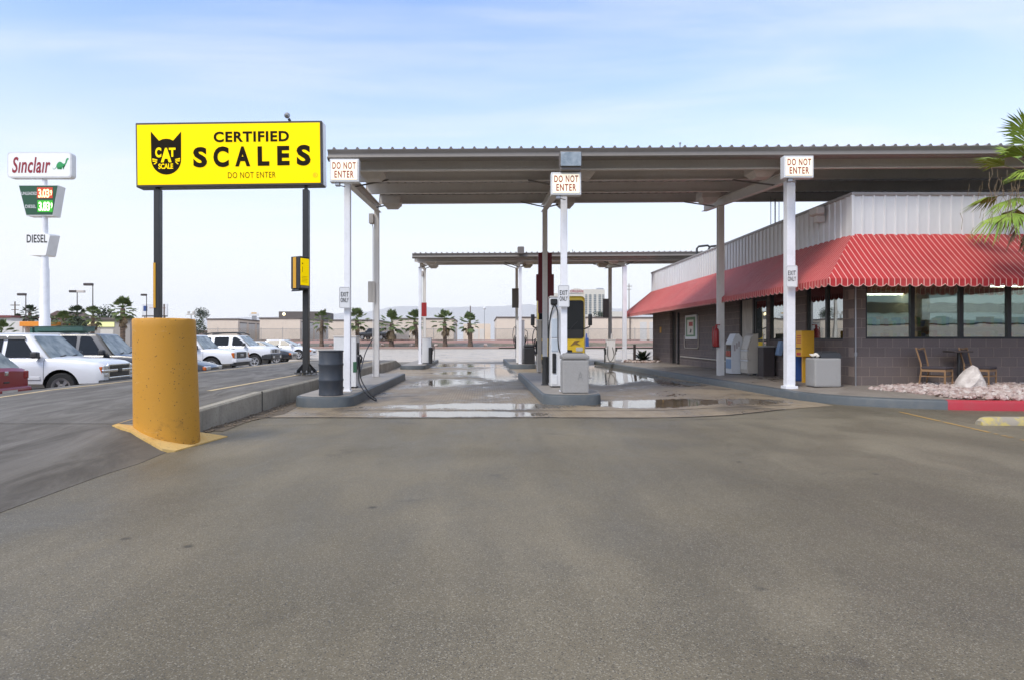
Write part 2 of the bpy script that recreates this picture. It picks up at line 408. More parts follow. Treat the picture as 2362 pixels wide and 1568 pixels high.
def conc_face():
    t = NT('rough_cast_concrete'); n = t.noise(2.2, 6, .65, .4); n2 = t.noise(26, 4, .7); st = t.noise(1.3, 4, .6, 0, t.coord(scale=(6, 6, .7)))
    c = t.mix(t.rng(n, .3, .7), (.27, .245, .20), (.40, .365, .30)); c = t.mix(t.rng(st, .5, .75, 0, .35, True), c, (.11, .10, .085)); c = t.mix(t.rng(n2, .55, .72, 0, .6), c, (.09, .085, .075))
    t.set(Base_Color=c, Roughness=.85); t.bump(n2, .5, .015); return t.m
M['cast'] = conc_face()
M['walk'] = wet_mat('sidewalk_concrete', (.235, .20, .165), (.31, .27, .225), [(7.6, 17, 1, 4, .2), (6.7, 15.5, .5, 2.5, .12)], .70, .86, (.12, .10, .085), False)
def stone_mat(name, a, b, c_):
    t = NT(name); g = t.node('ShaderNodeNewGeometry'); r = g.outputs['Random Per Island']
    c = t.mix(t.rng(r, 0, .5), a, b); c = t.mix(t.rng(r, .62, 1), c, c_); c = t.mix(t.rng(t.noise(30, 3), .4, .7, 0, .35), c, (.22, .15, .13))
    t.set(Base_Color=c, Roughness=.8); return t.m
M['pink_stone'] = stone_mat('pink_gravel', (.30, .21, .18), (.48, .38, .335), (.58, .52, .47))
t = NT('pink_gravel_far'); n = t.noise(14, 3, .7); t.set(Base_Color=t.mix(t.rng(n, .3, .7), (.25, .135, .115), (.42, .27, .235)), Roughness=.9); M['pink_far'] = t.m

# ---------------------------------------------------------------- ground sheet
def rise(x, y):
    'the lot climbs a little towards the shop'
    a = min(1, max(0, (x - 2.6) / 3.2)); b = min(1, max(0, (50 - y) / 12))
    return .094 * a * a * (3 - 2 * a) * b
def gz(x, y):
    if y > 96.2: return 1.2 * min(1, (y - 96.2) / 7.6)
    if x > -8.2: return rise(x, y)
    k = min(1, max(0, (y - 20) / 40)); k = k * k * (3 - 2 * k)
    return -.45 * (1 - k) * min(1, (-8.2 - x) / .3)
gxs = [-6000, -900, -200, -90, -50, -30, -20, -14, -10, -8.5, -8.2, -6, -3, 0, 2.6, 3.2, 3.8, 4.4, 5, 5.6, 6.2, 9, 12, 20, 40, 90, 250, 1000, 6000]
gys = [-300, -60, -15, -5, 0, 4, 8, 12, 16, 20, 25, 30, 34, 37, 40, 44, 48, 52, 56, 60, 70, 90, 96.2, 103.8, 140, 300, 1000, 6000]
mb = MB(); gv = [[mb.bm.verts.new((x, y, gz(x, y))) for x in gxs] for y in gys]
for j in range(len(gys) - 1):
    for i in range(len(gxs) - 1): mb.bm.faces.new((gv[j][i], gv[j][i + 1], gv[j + 1][i + 1], gv[j + 1][i]))
struct('ground', mb, M['asphalt'], 60)

def front(x): return 10.47 + .03 * math.sin(x * 1.7) + (0 if x < 4 else .42 * (x - 4) ** 1.15)
def side(y): return 6.16 if y < 14 else 6.16 - .032 * (y - 14)
mb = MB(); xs = [-3.84 + k * (6.2 + 3.84) / 40 for k in range(41)]; yl = [0, .05, .1, .2, .35, .55, .8, 1]; rows = []
for q in yl:
    rows.append([mb.bm.verts.new((x, front(x) + (38 - front(x)) * q, rise(x, front(x) + (38 - front(x)) * q) + .004)) for x in xs])
for a, b in zip(rows, rows[1:]):
    for i in range(40): mb.bm.faces.new((a[i], a[i + 1], b[i + 1], b[i]))
struct('concrete_lanes', mb, M['apron'])
mb = MB(); rx = [x for x in gxs if -50 <= x <= 90]; ry = [y for y in gys if 37 <= y <= 90]
rows = [[mb.bm.verts.new((x, y, gz(x, y) + .006)) for x in rx] for y in ry]
for a, b in zip(rows, rows[1:]):
    for i in range(len(rx) - 1): mb.bm.faces.new((a[i], a[i + 1], b[i + 1], b[i]))
struct('road', mb, M['road'])
# saw-cut joints in the concrete: narrow dark grooves with ragged edges
random.seed(3)
def joint(path, w):
    mb = MB(); pts = []
    for (x0, y0), (x1, y1) in zip(path, path[1:]):
        n = max(2, int(math.hypot(x1 - x0, y1 - y0) / .12))
        for k in range(n): pts.append((x0 + (x1 - x0) * k / n, y0 + (y1 - y0) * k / n))
    L = [(x + random.uniform(-.5, .5) * w * .4, y + w * random.uniform(.25, .6), rise(x, y) + .009) for x, y in pts]
    B = [(x + random.uniform(-.5, .5) * w * .4, y - w * random.uniform(.25, .6), rise(x, y) + .009) for x, y in pts]
    for i in range(len(pts) - 1): mb.face([B[i], B[i + 1], L[i + 1], L[i]])
    return mb
M['groove'] = wear('groove_dirt', (.035, .031, .027), .8, dirt=.3)
mb = joint([(x, front(x)) for x in (-3.8, -2.6, -1.4, -.2, 1, 2.2, 3.2, 4, 4.6, 5.2)], .05); struct('joint', mb, M['groove'])
mb = joint([(-2.4, 11.52), (1.1, 11.5), (5.6, 11.55)], .04); struct('joint', mb, M['groove'])
for x in (-1.15, .1, .95, 3.6, 4.9): struct('joint', joint([(x, 10.55), (x + .02, 11.48)], .018), M['groove'])
# cracks in the lot
random.seed(8)
for (x, y, a, n) in ((1.6, 10.2, .05, 22), (-3.4, 9.4, .9, 9)):
    pts = [(x, y)]
    for k in range(n):
        a += random.uniform(-.35, .35); pts.append((pts[-1][0] + .16 * math.cos(a), pts[-1][1] + .16 * math.sin(a) * .3))
    struct('crack', joint(pts, .014), M['groove'])

# ---------------------------------------------------------------- truck scale deck and its approach
def deck_z(y):
    if y < 8.45: return max(0.012, .295 * (y - 2.0) / 6.45)
    if y < 11.4: return .295 + .055 * (y - 8.45) / 2.95
    if y < 29: return .352
    return max(.02, .352 * (1 - (y - 29) / 2.6))
ys = [1.2, 2.2, 3, 4, 5, 6, 6.6, 7.2, 7.7]
mb = MB()
mb.loft([[(-8.15, y, -.7), (-8.15, y, deck_z(y)), (-4.35, y, deck_z(y)), (-4.0, y, deck_z(y) * .82), (-3.72, y, deck_z(y) * .38), (-3.5 + .02 * math.sin(y * 5), y, .004), (-3.5, y, -.2)] for y in ys])
struct('ramp', mb, M['deck'], 40)
ys = [7.7, 8.45, 10, 11.4, 14, 18, 22, 26, 29, 30, 31, 31.6]
mb = MB(); mb.loft([[(-8.15, y, -.7), (-8.15, y, deck_z(y)), (-3.875, y, deck_z(y)), (-3.85, y, deck_z(y) - .025), (-3.85, y, -.2)] for y in ys])
struct('scale_slab', mb, M['cast'], 30)
mb = MB()
for a, b in zip(ys[:-2], ys[1:-1]): mb.face([(-8.12, a, deck_z(a) + .004), (-4.0 if a < 11 else -3.93, a, deck_z(a) + .004), (-4.0 if b <= 11.4 else -3.93, b, deck_z(b) + .004), (-8.12, b, deck_z(b) + .004)])
struct('scale_deck', mb, M['deck'])
mb = MB()
for y, w in ((11.36, .02), (18.6, .015), (24.5, .015)): mb.box(-3.856, -3.846, y - w, y + w, .0, .36)
struct('slab_joint', mb, M['groove'])
for x0, y0, x1, y1, w in ((-7.72, 9.2, -7.72, 28, .09), (-4.82, 11.45, -4.62, 28, .10)):
    mb = MB(); n = 8
    for k in range(n):
        ya, yb = y0 + (y1 - y0) * k / n, y0 + (y1 - y0) * (k + 1) / n; xa, xb = x0 + (x1 - x0) * k / n, x0 + (x1 - x0) * (k + 1) / n
        mb.face([(xa - w / 2, ya, deck_z(ya) + .009), (xa + w / 2, ya, deck_z(ya) + .009), (xb + w / 2, yb, deck_z(yb) + .009), (xb - w / 2, yb, deck_z(yb) + .009)])
    struct('lane_line', mb, M['line_yellow'])
# dirt and rubble washed along the foot of the slab
random.seed(11); mb = MB()
for k in range(260):
    y = random.uniform(8.5, 13.2); x = -3.84 + abs(random.gauss(0, .12)) * (1.3 if y > 10 else .8); s = random.uniform(.008, .03)
    mb.lathe([(s * .3, 0), (s, s * .35), (s * .4, s * .8)], 5, (x, y, .004))
struct('rubble', mb, wear('rubble', (.17, .135, .10), .9), kind='stuff')
mb = MB(); mb.face([(-3.85, 9.0, .007), (-3.55, 8.9, .007), (-3.6, 10, .007), (-3.35, 11, .007), (-3.45, 12.1, .007), (-3.7, 13, .007), (-3.85, 13.6, .007)])
struct('dirt', mb, wear('washed_dirt', (.11, .088, .066), .9, dirt=.5, scale=5), kind='stuff')

# ---------------------------------------------------------------- pump islands
def island(name, label, pts):
    'rounded polygon: painted curb wall and concrete deck'
    c = Vector((sum(p[0] for p in pts) / len(pts), sum(p[1] for p in pts) / len(pts), 0))
    th = thing(name, label, 'pump island', c, 0, 'concrete pump islands under the canopies')
    mb = MB(); off = lambda d: [(p[0] + (c.x - p[0]) / max(.3, abs(c.x - p[0])) * d, p[1] + (c.y - p[1]) / max(.3, abs(c.y - p[1])) * d) for p in pts]
    r = [[(x, y, z) for x, y in off(d)] for d, z in ((0, -.1), (.005, .16), (.012, .185), (.035, .2), (.07, .2))]
    mb.loft(r); part('curb', mb, M['curb_grey'], th, smooth=35)
    mb = MB(); mb.face([(x, y, .204) for x, y in off(.055)]); part('deck', mb, M['island_top'], th)
    return th
def rounded(x0, x1, y0, y1, bow):
    pts = [(x0, y1), (x0, y0 + .55)]
    pts += [(x0 + (x1 - x0) * (.5 - .5 * math.cos(a)), y0 + .55 - (.55) * math.sin(a) ** .55 * bow) for a in [R(d) for d in range(8, 180, 12)]]
    pts += [(x1, y0 + .55), (x1, y1)]
    return pts
isl_a = island('pump_island', 'concrete pump island with the oil drum at its rounded front end', rounded(-3.55, -2.44, 12.0, 20.6, 1))
isl_b = island('pump_island', 'concrete pump island carrying the square pebbled litter bin', rounded(1.16, 2.34, 12.45, 21.2, 1))
place(copy_tree(isl_a), (isl_a.location.x, isl_a.location.y + 15.6, -.03), label='far pump island by the end of the scale ramp, with thin white canopy posts')
place(copy_tree(isl_b), (isl_b.location.x, isl_b.location.y + 15.6, 0), label='far pump island carrying the round-topped black bin, left of the coach')

# ---------------------------------------------------------------- sidewalk, curbs, gravel bed
path = [(5.319, 30.988), (5.458, 28.675), (5.643, 23.588), (5.827, 18.963), (5.957, 15.725), (6.013, 13.875), (6.013, 13.043), (6.068, 12.488), (6.216, 12.025), (6.475, 11.581), (6.845, 11.239), (7.261, 10.989), (7.733, 10.804)]
red = [(7.733, 10.804), (8.325, 10.656), (9.065, 10.591), (11.1, 10.545), (16.65, 10.545)]
prof = [(0, -.1), (.0, .21), (.012, .24), (.035, .252), (.17, .254), (.17, -.1)]
struct('curb', MB().sweep_path(path, prof), M['curb_grey'], 40)
struct('red_curb', MB().sweep_path(red, prof), M['curb_red'], 40)
allp = path + red[1:]
wall_line = [(8.51, 30.895), (7.816, 28.675), (7.816, 23.588), (7.816, 18.963), (7.816, 15.725), (7.816, 14.245), (7.816, 13.968), (7.816, 13.783), (7.816, 13.598), (7.955, 13.561), (8.14, 13.561), (8.418, 13.561), (8.695, 13.561), (9.25, 13.561), (9.805, 13.561), (11.47, 13.561), (16.65, 13.561)]
mb = MB(); rows = []
for i, p in enumerate(allp):
    a, b = Vector(allp[max(i - 1, 0)]), Vector(allp[min(i + 1, len(allp) - 1)]); tt = (b - a).normalized(); nn = Vector((-tt.y, tt.x))
    rows.append([mb.bm.verts.new((p[0] + nn.x * o, p[1] + nn.y * o, z)) for o, z in ((.165, .250), (.72, .290))] + [mb.bm.verts.new((*wall_line[i], .316))])
for a, b in zip(rows, rows[1:]):
    for k in range(2): mb.bm.faces.new((a[k], b[k], b[k + 1], a[k + 1]))
struct('sidewalk', mb, M['walk'], 60)
bed = [(7.539, 12.719), (7.816, 11.562), (8.047, 10.915), (8.88, 10.767), (16.65, 10.73), (16.65, 13.459), (8.325, 13.413)]
def inside(x, y, poly):
    r = False; j = len(poly) - 1
    for i in range(len(poly)):
        if (poly[i][1] > y) != (poly[j][1] > y) and x < (poly[j][0] - poly[i][0]) * (y - poly[i][1]) / (poly[j][1] - poly[i][1]) + poly[i][0]: r = not r
        j = i
    return r
mb = MB(); random.seed(5)
ico = bmesh.new(); bmesh.ops.create_icosphere(ico, subdivisions=1, radius=1); icov = [v.co.copy() for v in ico.verts]; icof = [[v.index for v in f.verts] for f in ico.faces]; ico.free()
def rock(mb, c, s, sq=.65, jit=.28):
    rot = Matrix.Rotation(random.uniform(0, 6.3), 3, 'Z') @ Matrix.Rotation(random.uniform(-.6, .6), 3, 'X')
    sx, sy, sz = s * random.uniform(.8, 1.25), s * random.uniform(.7, 1.1), s * sq * random.uniform(.8, 1.2)
    vs = [mb.bm.verts.new(rot @ Vector((v.x * sx, v.y * sy, v.z * sz)) * (1 + random.uniform(-jit, jit)) + Vector(c)) for v in icov]
    for f in icof: mb.bm.faces.new([vs[i] for i in f])
n = 0
while n < 7000:
    x, y = random.uniform(7.5, 12.6), random.uniform(10.7, 13.46)
    if not inside(x, y, bed): continue
    edge = min(1, (x - 7.5) / 1.6); rock(mb, (x, y, .265 + random.uniform(0, .045) + .05 * edge * min(1, (y - 10.7) / .5)), random.choice((.016, .02, .025, .03, .035, .04, .05, .065)), .75); n += 1
struct('gravel', mb, M['pink_stone'], kind='stuff')
mb = MB(); mb.face([(7.6, 12.65, .288), (7.87, 11.56, .272), (8.1, 10.96, .262), (8.88, 10.785, .262), (16.65, 10.75, .262), (16.65, 13.41, .33), (8.37, 13.37, .33)]); struct('gravel_bed', mb, M['pink_far'], kind='stuff')
mb = MB(); random.seed(2)
bc = P(2236, 868, 12.35)
prof_b = [(-.31, 0), (-.27, .12), (-.16, .24), (-.05, .36), (.06, .455), (.12, .44), (.2, .33), (.27, .19), (.29, .02)]
rings = []
for k, d in enumerate((-.24, -.13, .02, .16, .25)):
    q = (.62, .93, 1, .86, .55)[k]; rings.append([(bc.x + x * .86 * q + random.uniform(-.02, .02), bc.y + d + random.uniform(-.03, .03),   .28 + max(0, z * 1.06 * q + random.uniform(-.02, .02))) for x, z in prof_b])
mb.loft(rings)
t = NT('pale_boulder'); n1 = t.noise(6, 6, .65, .5); t.set(Base_Color=t.mix(t.rng(n1, .35, .65), (.46, .40, .36), (.74, .68, .62)), Roughness=.9); t.bump(n1, .9, .05); 
solo('boulder', mb, t.m, 'pale pink-white boulder standing in the gravel in front of a cafe chair', 'boulder', loc=(bc.x, bc.y, .28), smooth=30)
# wheel stop and the worn line beside it
a = P(2271, 981, 8.80)
mb = MB(); L = 1.8; pf = [(-.09, .004), (-.085, .05), (-.05, .108), (.05, .112), (.085, .05), (.09, .004)]
mb.loft([[(a.x + dx, a.y + .1 + y * s, .09 + z * h) for y, z in pf] for dx, s, h in ((0, .8, .55), (.05, .95, .85), (.12, 1, 1), (.9, 1, .97), (L - .1, 1, 1), (L, .8, .6))])
t = NT('wheel_stop_paint'); n1 = t.noise(5, 6, .7, .6); t.set(Base_Color=t.mix(t.rng(n1, .42, .58, 0, 1, True), (.50, .40, .13), (.33, .29, .23)), Roughness=.8); t.bump(n1, .5, .02)
solo('wheel_stop', mb, t.m, 'worn yellow concrete wheel stop lying before the red curb', 'wheel stop', loc=(a.x + .9, a.y + .1, .094), smooth=30)
random.seed(4)
pa, pb = (6.73, 10.5), (6.22, 7.3); mb = MB(); n = 60
for k in range(n):
    f0, f1 = k / n, (k + 1) / n; w = random.uniform(.018, .035)
    if random.random() < .06 + .3 * (f0 > .7): continue
    x0, y0, x1, y1 = pa[0] + (pb[0] - pa[0]) * f0, pa[1] + (pb[1] - pa[1]) * f0, pa[0] + (pb[0] - pa[0]) * f1, pa[1] + (pb[1] - pa[1]) * f1
    mb.face([(x0 - w, y0, rise(x0, y0) + .004), (x1 - w, y1, rise(x1, y1) + .004), (x1 + w, y1, rise(x1, y1) + .004), (x0 + w, y0, rise(x0, y0) + .004)])
struct('parking_line', mb, M['line_orange'])

# ---------------------------------------------------------------- yellow pillar on its painted pad
def pillar_mat():
    t = NT('pillar_yellow'); v = t.coord(); n = t.noise(1.1, 4, .5, 0, v); pits = t.voro(26, 'F1', 'Distance', v); pn = t.noise(9, 3, .6, 0, v); fine = t.noise(85, 2, .7, 0, v)
    c = t.mix(t.rng(n, .35, .65), (.56, .265, .016), (.60, .30, .03))
    c = t.mix(t.rng(fine, .35, .65, 0, .35), c, (.48, .22, .035))
    pit = t.math('MULTIPLY', t.rng(pits, .12, .20, 1, 0), t.rng(pn, .47, .53))
    c = t.mix(t.math('MULTIPLY', pit, .9), c, (.10, .045, .016))
    scr = t.noise(3.2, 5, .75, 1.2, t.coord(scale=(1, 1, 2.6))); c = t.mix(t.rng(scr, .63, .70, 0, .5), c, (.62, .40, .16))
    sep = t.node('ShaderNodeSeparateXYZ'); t.l.new(v, sep.inputs[0])
    sm = t.math('MULTIPLY', t.rng(t.noise(7, 4, .7, .5, v), .55, .7), t.rng(sep.outputs[2], .1, .45, .7, 0))
    c = t.mix(sm, c, (.17, .08, .02))
    t.set(Base_Color=c, Roughness=.55); t.bump(t.math('SUBTRACT', fine, t.math('MULTIPLY', pit, 2)), .25, .006); return t.m
pc = Vector((-3.765, 7.77, 0))
th = thing('bollard', 'fat yellow painted concrete pillar at the foot of the scale ramp', 'bollard', pc)
mb = MB(); rings = []
for z, r, dx in ((-.2, .362, .0), (.03, .362, 0), (.4, .358, -.009), (.9, .352, -.021), (1.40, .345, -.033), (1.478, .345, -.036), (1.495, .338, -.036), (1.50, .32, -.036)):
    rings.append([(pc.x + dx + r * math.cos(k * math.pi / 32), pc.y + r * math.sin(k * math.pi / 32), z) for k in range(64)])
mb.loft(rings); rnd_ = random.Random(4)
for v_ in mb.bm.verts:
    if v_.co.z > 1.46: v_.co.z += rnd_.uniform(-.007, .004)
part('pillar', mb, pillar_mat(), th, smooth=40)
t = NT('pad_cream'); n1 = t.noise(3.5, 6, .7, .5); n2 = t.noise(30, 3, .7); c = t.mix(t.rng(n1, .35, .7), (.64, .44, .17), (.60, .36, .09)); c = t.mix(t.rng(n1, .60, .72, 0, .75), c, (.2, .14, .07)); c = t.mix(t.rng(n2, .55, .7, 0, .5), c, (.25, .17, .09)); t.set(Base_Color=c, Roughness=.75); t.bump(n2, .3, .01)
mb = MB(); q = [(-4.32, 7.58, deck_z(7.58) + .005), (-4.16, 7.47, .262), (-4.02, 7.40, .232), (-3.90, 7.34, .185), (-3.78, 7.29, .138), (-3.68, 7.25, .095), (-3.56, 7.22, .05), (-3.44, 7.28, .016), (-3.30, 8.42, .010), (-3.62, 8.47, .012), (-3.845, 8.5, .06)]
cen = mb.bm.verts.new((-3.8, 7.85, .20)); vv = [mb.bm.verts.new(p) for p in q] + [mb.bm.verts.new((-3.9, 8.5, deck_z(8.5) + .006)), mb.bm.verts.new((-4.33, 8.3, deck_z(8.3) + .006))]
for i in range(len(vv)): mb.bm.faces.new((vv[i], vv[(i + 1) % len(vv)], cen))
vb = [mb.bm.verts.new((v.co.x, v.co.y, v.co.z - .12)) for v in vv]
for i in range(len(vv)): mb.bm.faces.new((vv[i], vb[i], vb[(i + 1) % len(vv)], vv[(i + 1) % len(vv)]))
part('pad', mb, t.m, th, smooth=25, label='cream yellow painted apron round the pillar foot')
# ---------------------------------------------------------------- drive-through canopies
XF, XR = (-2.77, 1.67, 6.30), (-3.05, 1.80, 6.55)
YF, YR = (13.35, 13.35, 13.35), (18.75, 18.75, 17.9)
def roof_z(y): return 5.0 + .088 * (y - 12.93)
def raf_z(y): return 4.46 + .094 * (y - 13.35)
def bar(mb, a, b, w, h=None):
    'square bar between two points'
    a, b = Vector(a), Vector(b); t = (b - a).normalized(); u = t.cross(Vector((0, 0, 1)))
    u = u.normalized() if u.length > 1e-4 else Vector((1, 0, 0)); v = u.cross(t); h = h or w
    return mb.loft([[p + u * sx * w / 2 + v * sy * h / 2 for sx, sy in ((-1, -1), (1, -1), (1, 1), (-1, 1))] for p in (a, b)])
def make_canopy():
    th = thing('canopy', 'nearer open taupe metal canopy over the pump lanes, beside the yellow scales sign', 'canopy', (1.7, 16, 0), 0, 'open metal canopies')
    X0, X1, Y0, Y1 = -3.06, 17.2, 12.9, 19.45
    tilt = Matrix.Identity(4); tilt[2][0] = .0060; tilt[2][3] = .0060 * 3.06
    mb = MB(); x = X0; pts = []
    while x < X1:
        pts += [(x, 0), (x + .07, 0), (x + .097, .056), (x + .133, .056), (x + .16, 0)]; x += .232
    ra, rb = [], []
    for y, lst in ((Y0 + .0, ra), (Y1, rb)):
        for px_, dz in pts: lst.append(mb.bm.verts.new((px_, y, roof_z(y) + dz)))
    for i in range(len(pts) - 1): mb.bm.faces.new((ra[i], ra[i + 1], rb[i + 1], rb[i]))
    rc = [mb.bm.verts.new((v.co.x, v.co.y, v.co.z - .012)) for v in ra]
    for i in range(len(pts) - 1): mb.bm.faces.new((ra[i], rc[i], rc[i + 1], ra[i + 1]))
    mb.xf(tilt); part('roof', mb, M['canopy_under'], th)
    mb = MB(); x = X0; top = []      # comb of rib closures standing above the gutter edge
    while x < X1 - .2: top += [(x, 5.018), (x + .078, 5.018), (x + .102, 5.062), (x + .128, 5.062), (x + .152, 5.018)]; x += .232
    va = [[mb.bm.verts.new((x, Y0 + dy_, z if k else 5.0)) for x, z in top] for k, dy_ in ((0, -.012), (1, -.012), (1, .02))]
    for a_, b_ in zip(va, va[1:]):
        for q_ in range(len(top) - 1): mb.bm.faces.new((a_[q_], a_[q_ + 1], b_[q_ + 1], b_[q_]))
    mb.xf(tilt); part('rib_closure', mb, M['canopy'], th)
    g = [(12.885, 5.017), (12.86, 5.012), (12.862, 4.99), (12.90, 4.955), (12.905, 4.895), (12.885, 4.872), (12.835, 4.862), (12.828, 4.845), (12.845, 4.826), (12.905, 4.806), (12.98, 4.795), (12.99, 4.805), (12.99, 5.0)]
    mb = MB(); mb.loft([[(x, y, z) for y, z in g] for x in (X0 - .01, X1)]); mb.xf(tilt); part('gutter', mb, M['gutter'], th, smooth=50)
    for y in (13.38, 14.76, 16.8, 18.97):
        zt = roof_z(y) - .065; zb = 4.65 + .09 * (y - 12.9)
        mb = MB(); mb.loft([[(x, y, zt), (x, y + .07, zt), (x, y + .07, zt - .004), (x, y + .008, zt - .004), (x, y + .008, zb + .006), (x, y - .062, zb + .006), (x, y - .066, zb + .03), (x, y - .07, zb + .03), (x, y - .07, zb), (x, y, zb)] for x in (X0 + .05, X1)])
        mb.xf(tilt); part('purlin', mb, M['rafter'], th)  # paler than the roof sheet: light caught by the flanges put into the colour
    mb = MB(); mb.box(X0, X1, 19.4, 19.47, 5.30, 5.60); mb.xf(tilt); part('rear_fascia', mb, M['canopy'], th)
    for i in range(3):
        a, b = (XF[i], 13.24), (XR[i] + (XR[i] - XF[i]) * .1, 19.3)
        mb = MB(); da = (.016 * i)
        def pt(f, s, z):
            y = a[1] + (b[1] - a[1]) * f; return (a[0] + (b[0] - a[0]) * f + s, y, raf_z(y) + z + da)
        hh = .215
        mb.loft([[pt(f, -.075, 0), pt(f, .075, 0), pt(f, .075, .014), pt(f, .006, .014), pt(f, .006, hh - .012), pt(f, .075, hh - .012), pt(f, .075, hh), pt(f, -.075, hh), pt(f, -.075, hh - .012), pt(f, -.006, hh - .012), pt(f, -.006, .014), pt(f, -.075, .014)] for f in (0, 1)])
        part('rafter', mb, M['rafter'], th)
        wf = .125 if i < 2 else .17
        zb = .19 if i < 2 else .26
        ztop = raf_z(YF[i]) + da + .01
        mb = MB(); mb.box(XF[i] - wf / 2, XF[i] + wf / 2, YF[i] - wf / 2, YF[i] + wf / 2, zb, ztop, .006)
        if i < 2: mb.box(XF[i] - .085, XF[i] + .085, YF[i] - .085, YF[i] + .085, zb, .225)
        else: mb.box(XF[i] - .125, XF[i] + .125, YF[i] - .11, YF[i] + .11, zb, .318)
        part('post', mb, M['white_post'], th)
        w = .135 if i < 2 else .16; hz = raf_z(YR[i]) + da + .02
        mb = MB(); x, y = XR[i], YR[i]; f = .022       # rolled H column
        mb.loft([[(x + sx, y + sy, z) for sx, sy in ((-w / 2, -w / 2), (w / 2, -w / 2), (w / 2, -w / 2 + f), (f / 2, -w / 2 + f), (f / 2, w / 2 - f), (w / 2, w / 2 - f), (w / 2, w / 2), (-w / 2, w / 2), (-w / 2, w / 2 - f), (-f / 2, w / 2 - f), (-f / 2, -w / 2 + f), (-w / 2, -w / 2 + f))] for z in (zb, hz)])
        part('column', mb, M['grey_post'], th)
        for yk, s in ((14.0, 1), (18.1, 1), (14.0, -1), (18.1, -1)):
            if i == 0 and s < 0: continue
            f = (yk - a[1]) / (b[1] - a[1]); p0 = Vector(pt(f, .05 * s, .02)); 
            zt = 4.65 + .09 * (yk + .75 - 12.9) + .05
            mb = MB(); bar(mb, p0, (p0.x + .62 * s, yk + .73, zt), .035); part('brace', mb, M['canopy'], th)
    mb = MB(); mb.tube([(XR[0] - .09, 18.66, .2), (XR[0] - .09, 18.66, 4.45), (XR[0] - .12, 18.66, 4.62)], .014, 6); part('conduit', mb, M['grey_post'], th, smooth=60)
    mb = MB(); mb.box(XR[0] - .20, XR[0] - .07, 18.58, 18.80, 4.58, 4.86, .01); part('junction_box', mb, M['fixture'], th)
    mb = MB(); mb.tube([(1.9 + 2.05, 13.0, 5.03), (1.9 + 2.05, 13.0, 5.16)], .012, 6); mb.lathe([(0, 0), (.022, .01), (.022, .04), (0, .05)], 8, (3.95, 13.0, 5.15)); part('vent_cap', mb, M['steel'], th)
    return th
canopy = make_canopy()
canopy2 = place(copy_tree(canopy), (1.7, 31.5, 0), label='farther open taupe metal canopy, low behind the first, ending at the shop roof')

# lights hung below the canopies
def make_light():
    th = thing('canopy_light', '', 'light', (0, 0, 0), 0, 'box lights hung under the canopies')
    mb = MB(); mb.box(-.25, .25, -.25, .25, .06, .26, .012); part('housing', mb, M['fixture'], th)
    mb = MB(); mb.loft([[(-.23, -.23, .062), (.23, -.23, .062), (.23, .23, .062), (-.23, .23, .062)], [(-.15, -.15, -.04), (.15, -.15, -.04), (.15, .15, -.04), (-.15, .15, -.04)]])
    part('lens', mb, M['fixture'], th)
    return th
lt = make_light(); spots = [(-2.33, 13.85, 4.68, 'boxy canopy light right beside the leftmost DO NOT ENTER sign'), (-2.57, 18.5, 5.02, 'boxy canopy light at the back edge beside the left grey column'),
    (2.12, 13.85, 4.70, 'boxy canopy light just right of the bluish floodlight'), (2.36, 18.5, 5.04, 'boxy canopy light behind the middle white post under the back edge'),
    (5.92, 13.85, 4.72, 'boxy canopy light on the big rafter left of the rightmost DO NOT ENTER sign'), (6.1, 17.6, 4.98, 'boxy canopy light at the top of the right grey column')]
first = True
for dy in (0, 15.5):
    for x, y, z, lab in spots:
        o = lt if first else copy_tree(lt); first = False
        place(o, (x, y + dy, z), 0, lab if dy == 0 else lab.replace('boxy canopy light', 'boxy light of the far canopy').replace(' right beside the leftmost DO NOT ENTER sign', ' at its left front corner').replace(' at the back edge beside the left grey column', ' at its left back corner').replace(' just right of the bluish floodlight', ' in its middle, front edge').replace(' behind the middle white post under the back edge', ' in its middle, back edge').replace(' on the big rafter left of the rightmost DO NOT ENTER sign', ' at its right, front edge').replace(' at the top of the right grey column', ' at its right, back edge'))
# bluish floodlight on the gutter
def flood(loc, label):
    x, y, z = loc; th = thing('floodlight', label, 'floodlight', loc)
    mb = MB(); mb.box(x - .215, x + .215, y - .02, y + .2, z - .03, z + .29, .05, 2); mb.box(x - .2, x + .2, y + .01, y + .19, z - .085, z - .02, .01); part('housing', mb, M['canopy'], th)
    tg = NT('floodlight_glass'); nn_ = tg.noise(5, 4, .6, .4); tg.set(Base_Color=tg.mix(tg.rng(nn_, .35, .7), (.20, .25, .29), (.42, .47, .51)), Roughness=.12)
    mb = MB(); mb.box(x - .195, x + .195, y - .035, y - .018, z - .015, z + .255, .03, 2); part('glass', mb, tg.m, th)
    return th
flood((1.70, 12.52, 4.60), 'bluish glass floodlight on the gutter above the middle DO NOT ENTER sign')
mb = MB(); mb.box(1.52, 1.80, 28.1, 28.35, 4.95, 5.28, .03); solo('floodlight', mb, M['canopy'], 'dark floodlight box on the gutter of the far canopy', 'floodlight', loc=(1.66, 28.2, 5.0))

